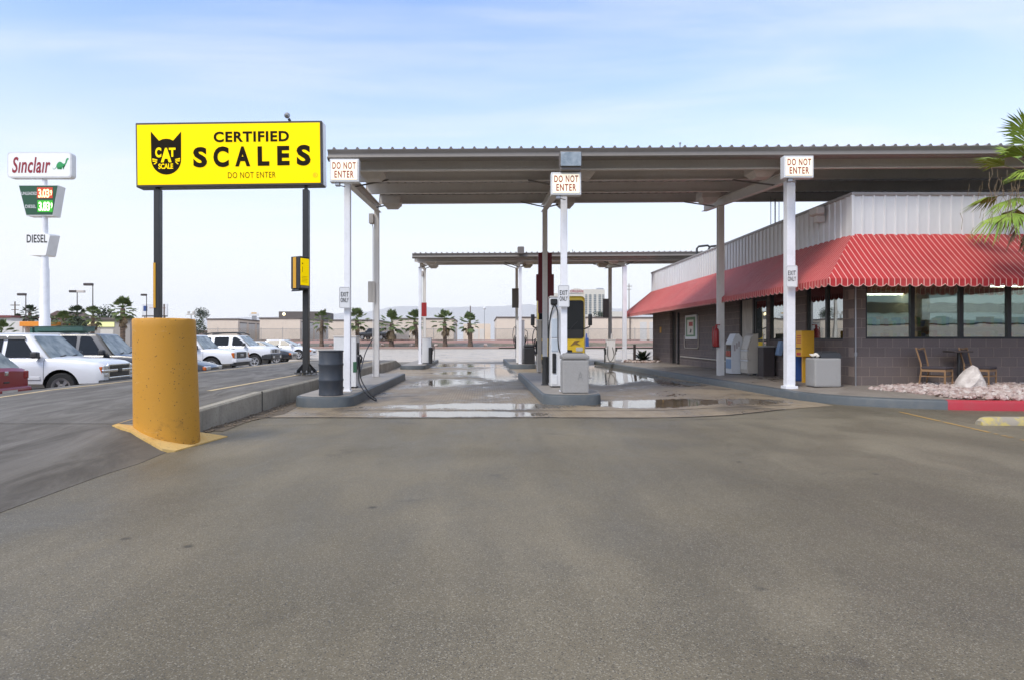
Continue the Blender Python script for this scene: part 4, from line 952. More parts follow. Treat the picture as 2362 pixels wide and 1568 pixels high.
def glass_mat(name, refl, tint):
    t = NT(name); t.n.remove(t.b); tr = t.node('ShaderNodeBsdfTransparent'); tr.inputs[0].default_value = (*tint, 1); gl = t.node('ShaderNodeBsdfGlossy'); gl.inputs['Roughness'].default_value = .015; gl.inputs[0].default_value = (.92, .97, .94, 1)
    bn = t.node('ShaderNodeBump'); bn.inputs['Strength'].default_value = .06; bn.inputs['Distance'].default_value = .02; t.l.new(t.noise(1.1, 2), bn.inputs['Height']); t.l.new(bn.outputs[0], gl.inputs['Normal'])
    fr = t.node('ShaderNodeFresnel'); fr.inputs[0].default_value = 1.5
    f = t.math('ADD', t.math('MULTIPLY', fr.outputs[0], .9), refl, True)
    mx = t.node('ShaderNodeMixShader'); t.l.new(f, mx.inputs[0]); t.l.new(tr.outputs[0], mx.inputs[1]); t.l.new(gl.outputs[0], mx.inputs[2]); t.l.new(mx.outputs[0], t.out.inputs['Surface']); return t.m
M['glass'] = glass_mat('window_glass', .42, (.72, .78, .72))
shop = thing('shop', 'block-walled shop with ribbed white parapet under the canopy end', 'building', (WX, WY, .3))
# front wall pieces (one mesh)
wx0, wz0, wz1 = PX(1997, WY), 1.27, 2.52
mb = MB(); mb.box(WX, wx0, WY, WY + .2, .1, 3.5); mb.box(wx0, 17.6, WY, WY + .2, .1, wz0); mb.box(wx0, 17.6, WY, WY + .2, wz1, 3.5)
part('front_wall', mb, M['block_x'], shop)
SW0, SW1 = 13.9, 15.5; B0, B1 = 16.6, 17.47; D0, D1 = 17.6, 19.5; F0, F1 = 25.9, 26.7
mb = MB(); xa, xb_ = WX + .003, WX + .2
for y0, y1, z0, z1 in ((WY + .2, SW0, .1, 3.5), (SW0, SW1, .1, 1.25), (SW0, SW1, 2.5, 3.5), (SW1, B0, .1, 3.5), (B0, B1, .1, 1.25), (B0, B1, 2.5, 3.5), (B1, D0, .1, 3.5), (D0, D1, 2.5, 3.5), (D1, F0, .1, 3.5), (F0, F1, 2.4, 3.5), (F1, WF, .1, 3.5)): mb.box(xa, xb_, y0, y1, z0, z1)
part('side_wall', mb, M['block_y'], shop)
mb = MB(); mb.box(WX + .2, 17.6, WF - .2, WF, .1, 4.0); part('rear_wall', mb, M['block_x'], shop)
mb = MB(); mb.box(WX + .05, 17.6, WY + .1, WF - .1, 3.9, 4.0); part('roof', mb, M['roof_trim'], shop)
# ribbed parapet
def ribbed(p0, p1, outn, z0, z1, pitch=.229):
    p0, p1, outn = Vector(p0), Vector(p1), Vector(outn); d = (p1 - p0); L = d.length; d.normalize(); s = 0; pts = []
    while s < L - pitch: pts += [(s, 0), (s + pitch - .05, 0), (s + pitch - .038, .028), (s + pitch - .012, .028)]; s += pitch
    pts.append((L, 0)); mb = MB(); r = []
    for z in (z0, z1): r.append([mb.bm.verts.new(p0 + d * a + outn * b + Vector((0, 0, z))) for a, b in pts])
    for i in range(len(pts) - 1): mb.bm.faces.new((r[0][i], r[0][i + 1], r[1][i + 1], r[1][i]))
    return mb
part('parapet', ribbed((WX - .06, WY - .06, 0), (17.6, WY - .06, 0), (0, -1, 0), 3.38, 4.23), M['parapet'], shop)
part('parapet', ribbed((WX - .06, WF, 0), (WX - .06, WY - .06, 0), (-1, 0, 0), 3.38, 4.23), M['parapet'], shop)
mb = MB(); mb.box(WX - .095, 17.6, WY - .095, WY + .1, 4.226, 4.29, .006); mb.box(WX - .095, WX + .1, WY + .102, WF, 4.226, 4.29, .006); part('flashing', mb, M['flashing'], shop)
mb = MB(); mb.box(WX - .1, WX - .045, WY - .1, WY - .045, 3.38, 4.225); part('corner_trim', mb, M['parapet'], shop)
# windows
def window(axis, a0, a1, z0, z1, bars, plane, name='window'):
    def bx(mb, u0, u1, w0, w1, d0, d1):
        return mb.box(u0, u1, plane + d0, plane + d1, w0, w1) if axis == 0 else mb.box(plane + d0, plane + d1, u0, u1, w0, w1)
    fw = .045; mb = MB()
    bx(mb, a0, a1, z0, z0 + fw, .03, .11); bx(mb, a0, a1, z1 - fw, z1, .03, .11)
    for b in [a0 + fw / 2, a1 - fw / 2] + bars: bx(mb, b - fw / 2 - (.018 if b in bars else 0), b + fw / 2 + (.018 if b in bars else 0), z0 + fw, z1 - fw, .03, .11)
    w = part(name, mb, M['frame_black'], shop, 'black framed shop window')
    ed = [a0 + fw] + [q for b in bars for q in (b - fw / 2 - .018, b + fw / 2 + .018)] + [a1 - fw]
    for i in range(0, len(ed), 2):
        mb = MB(); bx(mb, ed[i], ed[i + 1], z0 + fw, z1 - fw, .066, .072); part('pane', mb, M['glass'], w)
    return w
bars = [(PX(a, WY) + PX(b, WY)) / 2 for a, b in ((2103, 2113), (2216, 2226), (2327, 2336))]; bars += [bars[-1] + 1.0 * k for k in (1, 2, 3, 4, 5)]
window(0, wx0, 17.55, wz0, wz1, bars, WY)
window(1, SW0, SW1, 1.25, 2.5, [14.63], WX)
window(1, B0, B1, 1.25, 2.5, [], WX)
# entrance: boarded leaf and glazed leaf
mb = MB(); mb.box(WX + .03, WX + .13, D0, D0 + .08, .3, 2.5); mb.box(WX + .03, WX + .13, D1 - .08, D1, .3, 2.5); mb.box(WX + .03, WX + .13, D0 + .08, D1 - .08, 2.42, 2.5); mb.box(WX + .03, WX + .13, 18.52, 18.62, .3, 2.42); part('door_frame', mb, M['frame_black'], shop)
mb = MB(); mb.box(WX + .05, WX + .09, 18.63, D1 - .09, .32, 2.41); t = NT('weathered_board'); n1 = t.noise(3, 6, .7, .4, t.coord(scale=(1, 5, .6))); t.set(Base_Color=t.mix(t.rng(n1, .35, .65), (.36, .31, .25), (.56, .51, .44)), Roughness=.8); part('door', mb, t.m, shop, 'weathered pale boarded door leaf')
mb = MB(); y0, y1 = D0 + .09, 18.51
for a in ((y0, y0 + .08, .32, 2.41), (y1 - .08, y1, .32, 2.41), (y0 + .08, y1 - .08, .32, .5), (y0 + .08, y1 - .08, 2.33, 2.41), (y0 + .08, y1 - .08, 1.2, 1.27)): mb.box(WX + .05, WX + .09, *a)
dr = part('door', mb, M['frame_black'], shop, 'glazed door leaf in black frame')
mb = MB(); mb.box(WX + .066, WX + .072, y0 + .08, y1 - .08, .5, 1.2); mb.box(WX + .066, WX + .072, y0 + .08, y1 - .08, 1.27, 2.33); part('pane', mb, M['glass'], dr)
mb = MB(); mb.tube([(WX + .02, y0 + .12, .95), (WX - .01, y0 + .12, 1.0), (WX - .01, y0 + .12, 1.35), (WX + .02, y0 + .12, 1.4)], .012, 6); part('handle', mb, M['chrome'], dr)
mb = MB(); mb.box(WX + .1, WX + .14, F0, F1, .3, 2.4); fd = part('door', mb, M['frame_black'], shop, 'dark steel side door deep in the wall'); mb = MB(); mb.lathe([(0, 0), (.03, .01), (.03, .05), (0, .06)], 10, (WX + .04, F0 + .1, 1.05), 'X'); part('handle', mb, M['chrome'], fd)
# pipes on the walls
mb = MB(); mb.tube([(WX + .02, WY - .03, .3), (WX + .02, WY - .03, 2.6)], .016, 8); mb.tube([(WX + .02, WY - .03, .92), (WX + .02, WY - .03, 1.0)], .03, 8); part('conduit', mb, M['steel'], shop, smooth=60)
mb = MB(); mb.tube([(WX - .03, 24.7, 1.42), (WX - .03, 24.68, 1.02), (WX - .03, 24.6, .95), (WX - .03, 23.2, .95), (WX - .03, 23.1, 1.02), (WX - .03, 23.1, 2.1)], .018, 6); part('conduit', mb, M['beige_metal'], shop, smooth=60)
mb = MB(); mb.tube([(WX - .03, 26.2 - 1.0, .62), (WX - .03, 21.2, .60), (WX - .03, 18.9, .56)], .022, 6); part('conduit', mb, M['beige_metal'], shop, smooth=60)
mb = MB(); mb.tube([(WX - .04, 25.45, .3), (WX - .04, 25.45, 2.3)], .04, 8); part('downspout', mb, M['frame_black'], shop, smooth=60)
# striped awning
def awning_mat(axis):
    t = NT('awning_canvas'); sep = t.node('ShaderNodeSeparateXYZ'); t.l.new(t.coord(), sep.inputs[0])
    v = t.math('FRACT', t.math('DIVIDE', sep.outputs[axis], .1115)); f = t.math('LESS_THAN', v, .145)
    n = t.noise(1.2, 4, .6); c = t.mix(t.rng(n, .35, .7), (.48, .032, .034), (.37, .022, .025)); c = t.mix(t.rng(t.noise(.5, 5, .6, .6), .48, .72, 0, .45, True), c, (.50, .10, .085))
    c = t.mix(f, c, (.72, .42, .36)); t.set(Base_Color=c, Roughness=.65); t.b.inputs['Specular IOR Level'].default_value = .3
    t.b.inputs['Sheen Weight'].default_value = .22; t.b.inputs['Sheen Roughness'].default_value = .45; t.b.inputs['Sheen Tint'].default_value = (1, .72, .66, 1)
    t.bump(t.noise(1.7, 4, .55, .4), .5, .06); return t.m
M['awn_x'], M['awn_y'] = awning_mat(0), awning_mat(1)
aw = thing('awning', 'long red awning with fine pale stripes and a scalloped edge along the shop', 'awning', (WX, WY, 2.3))
pj, zt, zm, zb = 1.09, 3.44, 2.41, 2.335
XE = 17.62
def slope(p_top0, p_top1, p_bot0, p_bot1, n, m):
    mb = MB(); g = []
    for j in range(7):
        f = j / 6; a = Vector(p_top0).lerp(Vector(p_bot0), f); b = Vector(p_top1).lerp(Vector(p_bot1), f); sag = -.03 * math.sin(math.pi * f)
        g.append([mb.bm.verts.new(a.lerp(b, i / n) + Vector((0, 0, sag * (.75 + .25 * math.cos(i * 2.1)) if 0 < i < n else 0))) for i in range(n + 1)])
    for a, b in zip(g, g[1:]):
        for i in range(n): mb.bm.faces.new((a[i], a[i + 1], b[i + 1], b[i]))
    o = part('slope', mb, m, aw, smooth=60); return o
wx, wy = WX - .05, WY - .05
slope((wx, wy, zt), (XE, wy, zt), (wx - pj, wy - pj, zm), (XE, wy - pj, zm), 20, M['awn_x'])
slope((wx, WF, zt), (wx, wy, zt), (wx - pj, WF + pj, zm), (wx - pj, wy - pj, zm), 30, M['awn_y'])
slope((wx + 2, WF, zt), (wx, WF, zt), (wx + 2, WF + pj, zm), (wx - pj, WF + pj, zm), 6, M['awn_x'])
def valance(p0, p1, m, w=.223):
    p0, p1 = Vector(p0), Vector(p1); L = (p1 - p0).length; d = (p1 - p0) / L; n = round(L / w); w = L / n; mb = MB(); top, bot = [], []
    for k in range(n):
        for i in range(8 if k < n - 1 else 9):
            u = i / 8; s = (k + u) * w; e = abs(2 * u - 1) ** 2.4
            top.append(p0 + d * s); bot.append(p0 + d * s + Vector((0, 0, -(.15 - .055 * e))))
    a = [mb.bm.verts.new(q) for q in top]; b = [mb.bm.verts.new(q) for q in bot]
    for i in range(len(a) - 1): mb.bm.faces.new((a[i], a[i + 1], b[i + 1], b[i]))
    part('valance', mb, m, aw)
    mb = MB(); mb.tube(bot, .006, 4, True); part('trim', mb, M['awn_trim'], aw)
M['awn_trim'] = wear('awning_trim', (.62, .33, .29), .6, dirt=.2)
valance((wx - pj, wy - pj - .004, zm), (XE, wy - pj - .004, zm), M['awn_x']); valance((wx - pj - .004, WF + pj, zm), (wx - pj - .004, wy - pj, zm), M['awn_y'])
# rooms behind the glass
M['room_wall'] = wear('room_wall', (.70, .62, .42), .8, dirt=.2); M['room_floor'] = wear('room_floor', (.30, .26, .21), .5); M['room_ceiling'] = wear('room_ceiling', (.62, .60, .52), .9, dirt=.1)
mb = MB(); mb.box(WX + .21, 17.5, WY + .21, 26, .30, .34); part('room_floor', mb, M['room_floor'], shop)
mb = MB(); mb.box(WX + .21, 17.5, WY + .21, 26, 2.86, 2.92); part('ceiling', mb, M['room_ceiling'], shop)
mb = MB(); mb.box(WX + .21, 17.5, 25.9, 26, .34, 2.86); mb.box(12.6, 12.7, 19, 25.9, .34, 2.86); part('partition', mb, M['room_wall'], shop)
tubes = [(8.35, 14.3, 1.0, 0), (8.25, 15.9, 1.1, 0), (10.3, 15.6, 1.2, 0), (11.9, 14.5, 1.2, 0), (12.9, 16.5, 1.2, 0), (8.7, 17.2, 1.2, 0), (9.6, 18.8, 1.2, 0), (8.6, 20.5, 1.2, 0), (11.5, 19.5, 1.2, 0)]
tg = glow('fluorescent_tube', (1, .95, .82), 12.0)
mb = MB()
for x, y, l, a in tubes: pass
for k, (x, y, l, a) in enumerate(tubes):
    mb = MB(); mb.box(x - .06, x + l + .06, y - .09, y + .09, 2.62, 2.72, .01); cl_ = part('ceiling_light', mb, M['sign_white'], shop); mb = MB(); mb.tube([(x, y, 2.605), (x + l, y, 2.605)], .022, 8); part('tube', mb, tg, cl_)
random.seed(31)
goods = [wear('goods_' + n, c, .5, dirt=.1) for n, c in (('red', (.5, .05, .04)), ('yellow', (.6, .42, .05)), ('green', (.08, .3, .1)), ('blue', (.06, .14, .4)), ('white', (.6, .6, .58)), ('orange', (.55, .2, .04)))]
for k, (x, y, ax, l) in enumerate(((9.2, 16.2, 0, 2.4), (12.0, 16.6, 0, 2.2), (8.6, 20.8, 0, 3), (9.2, 18.3, 0, 2.6))):
    mb = MB(); mb.box(x, x + l, y, y + .05, .34, 1.75)
    for z in (.5, .85, 1.2, 1.55): mb.box(x, x + l, y - .35, y, z, z + .025)
    mb.box(x - .03, x, y - .35, y + .05, .34, 1.75); mb.box(x + l, x + l + .03, y - .35, y + .05, .34, 1.75)
    sh = part('shelf', mb, M['beige_metal'], shop)
    for ci, gm in enumerate(goods):
        mb = MB()
        for z in (.525, .875, 1.225, 1.575):
            xx = x + .04 + .1 * ci
            while xx < x + l - .12: mb.box(xx, xx + random.uniform(.07, .1), y - .3, y - .08, z, z + random.uniform(.12, .26)); xx += .1 * len(goods)
        part('goods', mb, gm, sh)
# ---------------------------------------------------------------- along the shop
def at_y(px, X): return X * F / (px - 1113)
y0, y1 = 23.2, 24.55
th = thing('poster_frame', 'white-framed green poster on the shop side wall', 'poster', (WX, (y0 + y1) / 2, 1.2))
mb = MB(); mb.box(WX - .055, WX + .002, 23.25, 24.55, 1.27, 2.16, .012); part('frame', mb, M['white_enamel'], th)
mb = MB(); mb.box(WX - .06, WX - .053, 23.37, 24.43, 1.37, 2.08); part('poster', mb, wear('poster_green', (.10, .22, .12), .4, dirt=.2), th)
mb = MB(); mb.box(WX - .065, WX - .059, 23.55, 24.25, 1.43, 1.98); part('paper', mb, M['paper'], th)
mb = MB(); mb.box(WX - .07, WX - .064, 23.62, 24.05, 1.75, 1.9, .002); part('red_band', mb, M['red_enamel'], th)
mb = MB(); mb.prism([(WX - .07, 23.95, 1.50), (WX - .07, 23.8, 1.52), (WX - .07, 23.75, 1.62), (WX - .07, 23.85, 1.66)], (.006, 0, 0)); part('ink_shape', mb, M['letter_black'], th)
mb = MB(); mb.box(WX - .02, WX + .001, 28.0, 28.2, 1.55, 1.8, .004); solo('notice_plate', mb, M['yellow_enamel'], 'small yellow notice high on the far end of the shop wall', 'notice', loc=(WX, 28.1, 1.55))
# fire extinguisher on the right grey column
ex, ey = XR[2] - .15, YR[2] - .1; ez = 1.07
th = thing('fire_extinguisher', 'red fire extinguisher hanging on the right grey column', 'extinguisher', (ex, ey, ez))
mb = MB(); mb.lathe([(0, 0), (.07, 0), (.075, .02), (.075, .40), (.06, .47), (.025, .5), (.025, .53), (0, .53)], 18, (ex, ey, ez)); part('cylinder', mb, M['red_enamel'], th, smooth=50)
mb = MB(); mb.lathe([(0, 0), (.03, 0), (.03, .06), (0, .06)], 10, (ex, ey, ez + .52)); mb.box(ex - .02, ex + .10, ey - .015, ey + .015, ez + .575, ez + .60); mb.tube([(ex + .03, ey, ez + .55), (ex - .09, ey, ez + .52), (ex - .105, ey, ez + .3), (ex - .09, ey, ez + .02)], .014, 6); part('valve', mb, M['red_enamel'], th, smooth=50)
mb = MB(); mb.box(ex - .09, ex + .12, ey + .02, ey + .09, ez - .02, ez + .01); part('bracket', mb, M['black'], th)
# newspaper boxes, rack and bins
def profile_box(name, label, cat, x0, x1, y0, y1, prof, m):
    th = thing(name, label, cat, ((x0 + x1) / 2, (y0 + y1) / 2, .3)); mb = MB(); mb.prism([(x, y0, z) for x, z in prof], (0, y1 - y0, 0)); part('cabinet', mb, m, th); return th
nx0, nx1, ny0, ny1 = 6.92, 7.22, 18.05, 18.5
th = profile_box('newspaper_box', 'white newspaper box with a slanted top right of the extinguisher column', 'newspaper box', nx0, nx1, ny0, ny1, [(nx0, .32), (nx0, 1.17), (nx0 + .12, 1.42), (nx0 + .2, 1.42), (nx1, 1.3), (nx1, .32)], M['white_enamel'])
mb = MB(); mb.box(nx0 - .012, nx0 + .002, ny0 + .05, ny1 - .05, .78, 1.12, .004); part('window', mb, M['car_glass'], th)
mb = MB(); mb.box(nx0 - .018, nx0 - .01, ny0 + .06, ny1 - .06, .80, .95); part('newspaper', mb, M['red_enamel'], th)
mb = MB(); mb.box(nx0 - .015, nx0 + .002, ny0 + .05, ny1 - .05, .46, .72, .004); part('poster', mb, M['blue_print'], th)
mb = MB()
for k in range(3): mb.box(nx0 + .06 + .06 * k, nx0 + .10 + .06 * k, ny0 - .004, ny0 + .001, .95 + .06 * k, 1.12 + .05 * k)
part('print', mb, wear('faded_print', (.42, .36, .35), .6), th)
rx0, rx1, ry0, ry1 = 7.14, 7.42, 17.5, 18.0
th = profile_box('leaflet_rack', 'beige stepped leaflet rack beside the white newspaper box', 'rack', rx0, rx1, ry0, ry1, [(rx0, .36), (rx0, .95), (rx0 + .14, 1.38), (rx1, 1.42), (rx1, .36)], M['beige_metal'])
for z0, z1 in ((.46, .66), (.74, .94)):
    mb = MB(); mb.box(rx0 - .014, rx0 + .001, ry0 + .04, ry1 - .04, z0, z1, .003); part('leaflets', mb, M['paper'], th)
mb = MB(); mb.prism([(rx0 + .005, ry0 + .04, 1.0), (rx0 + .115, ry0 + .04, 1.34), (rx0 + .10, ry0 + .04, 1.345), (rx0 - .012, ry0 + .04, 1.005)], (0, ry1 - ry0 - .08, 0)); part('leaflets', mb, M['paper'], th)
for x in (rx0 + .02, rx1 - .02):
    for y in (ry0 + .02, ry1 - .02): mb = MB(); mb.box(x - .012, x + .012, y - .012, y + .012, .29, .37); part('leg', mb, M['steel'], th)
mb = MB(); mb.box(rx0 - .02, rx0 + .03, ry0, ry1, .68, .72); mb.box(rx0 - .02, rx0 + .03, ry0, ry1, .95, .99); part('ledge', mb, M['white_enamel'], th)
bx0, bx1, by0, by1 = 7.30, 7.60, 16.9, 17.25
th = thing('litter_bin', 'dark brown square bin standing before the shop door', 'litter bin', (7.45, 17.05, .31)); mb = MB(); mb.box(bx0, bx1, by0, by1, .3, 1.06, .01); part('bin', mb, M['brown_bin'], th)
mb = MB(); mb.box(bx0 - .015, bx1 + .015, by0 - .015, by1 + .015, 1.062, 1.10, .006); part('lid', mb, M['flashing'], th)
mb = MB(); mb.box(7.58, 7.69, 16.62, 16.80, .86, 1.24, .01, M=Matrix.Translation((7.6, 16.7, 1)) @ Matrix.Rotation(R(14), 4, 'Y') @ Matrix.Translation((-7.6, -16.7, -1))); solo('leaflet_holder', mb, M['blue_print'], 'blue and white leaflet holder on the wall by the dark brown bin', 'leaflet holder', loc=(7.64, 16.7, .86))
x0, x1, y0, y1 = 7.12, 7.40, 14.5, 14.78
th = thing('mail_box', 'yellow metal box on a yellow post beside the big white post', 'mail box', ((x0 + x1) / 2, 14.64, .31))
mb = MB(); mb.box(x0, x1, y0, y1, .88, 1.455, .012, 2); part('box', mb, M['yellow_enamel'], th)
mb = MB(); mb.box(7.20, 7.27, 14.6, 14.67, .3, .88); part('post', mb, M['yellow_enamel'], th)
mb = MB()
for k in range(4): mb.box(x0 - .004, x0 + .001, y0 + .04, y1 - .04 - .03 * (k % 2), 1.18 + .05 * k, 1.2 + .05 * k)
mb.box(x0 - .004, x0 + .001, y0 + .05, y1 - .05, .91, .97); part('print', mb, M['curb_red'], th)
mb = MB(); mb.box(x0 - .02, x0 + .004, y0 + .05, y1 - .05, 1.05, 1.08); part('slot', mb, M['black'], th)
mb = MB(); mb.box(7.12, 7.42, 14.95, 15.3, .31, .92, .01); th = thing('newspaper_box', 'blue box standing behind the yellow mail box post', 'newspaper box', (7.27, 15.1, .31)); part('cabinet', mb, M['blue_enamel'], th); mb = MB(); mb.box(7.105, 7.13, 15.0, 15.25, .55, .85); part('window', mb, M['car_glass'], th)
x0, x1, y0, y1 = 6.72, 7.26, 13.15, 13.55
th = thing('litter_bin', 'grey concrete litter bin with black hood left of the shop corner', 'litter bin', (6.99, 13.35, .31))
mb = MB(); mb.box(x0, x1, y0, y1, .305, .885, .035, 2); part('bin', mb, M['aggregate'], th)
mb = MB(); mb.loft([[(x0 + .14, y0 + .03, .886), (x1 + .02, y0 + .03, .886), (x1 + .02, y1 - .02, .886), (x0 + .14, y1 - .02, .886)], [(x0 + .16, y0 + .05, .98), (x1 - .0, y0 + .05, .99), (x1 - .0, y1 - .05, .99), (x0 + .16, y1 - .05, .98)], [(x0 + .2, y0 + .1, 1.02), (x1 - .06, y0 + .1, 1.02), (x1 - .06, y1 - .1, 1.02), (x0 + .2, y1 - .1, 1.02)]]); part('hood', mb, M['dark_plastic'], th)
mb = MB(); random.seed(9)
for k in range(7): rock(mb, (x0 + .02 + .02 * k, y0 + .12 + random.uniform(-.05, .1), .91 + random.uniform(0, .07)), .045, .7, .35)
part('rubbish', mb, M['paper'], th)
# cafe chairs and table
def make_chair():
    th = thing('cafe_chair', '', 'chair', (0, 0, 0), 0, 'cafe chairs outside the shop')
    w, d, sh, bh = .21, .20, .36, .77
    for sx in (-1, 1):
        mb = MB(); mb.tube([(d, sx * w, 0), (d, sx * w, sh - .02)], .017, 6); part('leg', mb, M['wood'], th, local=True)
        mb = MB(); mb.tube([(-d - .05, sx * w * .95, 0), (-d, sx * w * .97, sh), (-d - .02, sx * w * .9, sh + .12), (-d - .09, sx * w * 1.08, bh)], [.017, .018, .016, .015], 6); part('leg', mb, M['wood'], th, local=True)
    mb = MB(); mb.tube([(-d - .09, -w * 1.08, bh), (-d - .10, -w * .5, bh - .012), (-d - .10, 0, bh - .022), (-d - .10, w * .5, bh - .012), (-d - .09, w * 1.08, bh)], .017, 6); part('top_rail', mb, M['wood'], th, local=True)
    mb = MB(); mb.loft([[(-d - .035 + o, -w * .62, sh + .1), (-d - .035 + o, w * .62, sh + .1), (-d - .09 + o, w * .86, bh - .09), (-d - .09 + o, w * .45, bh - .05), (-d - .095 + o, 0, bh - .075), (-d - .09 + o, -w * .45, bh - .05), (-d - .09 + o, -w * .86, bh - .09)] for o in (-.012, .018)]); part('backrest', mb, M['cloth_dark'], th, local=True)
    mb = MB(); mb.box(-d - .01, d + .02, -w - .01, w + .01, sh, sh + .05, .02, 2); part('seat', mb, M['cloth_dark'], th, local=True)
    mb = MB()
    for a, b in (((d, -w), (d, w)), ((-d, -w), (-d, w)), ((-d, -w), (d, -w)), ((-d, w), (d, w))):
        bar(mb, (*a, sh - .025), (*b, sh - .025), .018, .045)
        bar(mb, (*a, sh - .14), (*b, sh - .14), .016, .02)
    part('seat_frame', mb, M['wood'], th, local=True); return th
ch = make_chair(); yc = 12.98; zf = .315
place(ch, (PX(2161, yc), yc, zf), R(-52), 'wooden cafe chair with a dark padded back left of the small table')
place(copy_tree(ch), (PX(2270, yc), yc + .1, zf), R(-54), 'wooden cafe chair with a dark padded back half hidden by the boulder')
tx = PX(2213, 13.1); th = thing('cafe_table', 'small dark pedestal table between the two wooden chairs', 'table', (tx, 13.12, zf))
mb = MB(); mb.box(tx - .2, tx + .18, 12.95, 13.3, 1.0, 1.035, .008); part('tabletop', mb, M['brown_bin'], th)
mb = MB(); mb.tube([(tx, 13.12, zf), (tx, 13.12, 1.0)], .028, 8); mb.box(tx - .2, tx + .2, 13.1, 13.14, zf, zf + .03); mb.box(tx - .02, tx + .02, 12.93, 13.099, zf, zf + .03); mb.box(tx - .02, tx + .02, 13.141, 13.31, zf, zf + .03); part('pedestal', mb, M['black'], th)
# roof equipment
mb = MB()
for x, y in ((0, 0), (.5, 0), (1.0, .2)): mb.tube([(8.9 + x, 27 + y, 4.0), (8.9 + x, 27 + y, 5.03), (8.98 + x, 27 + y, 5.12), (9.35 + x, 27 + y, 5.16), (9.42 + x, 27 + y, 5.1)], .045, 8)
mb.tube([(9.9, 27.2, 5.1), (10.15, 27.2, 5.0), (10.3, 27.2, 4.7)], .04, 8)
solo('roof_pipes', mb, M['black'], 'black bent pipes standing on the shop roof behind the parapet', 'pipes', loc=(9.4, 27, 4.0), smooth=60)
mb = MB(); mb.box(WX - .32, WX - .13, 14.35, 14.72, 4.02, 4.2, .03); mb.box(WX - .26, WX - .08, 14.45, 14.62, 3.86, 4.02, .01); solo('wall_lamp', mb, M['fixture'], 'floodlight on the ribbed side parapet near the shop corner', 'wall lamp', loc=(WX - .1, 14.5, 4.0))
for k, (px_, yy) in enumerate(((1778, 18.6), (1788, 18.9), (1797, 19.2))):
    x = PX(px_, yy); mb = MB(); mb.tube([(x, yy, 4.0), (x, yy, 5.34)], .01 if k != 1 else .018, 6); solo('aerial', mb, M['steel'], 'thin aerial rod rising from the shop roof, %s of three' % ('left', 'thick middle', 'right')[k], 'aerial', 'aerial rods on the shop roof', loc=(x, yy, 4.0))
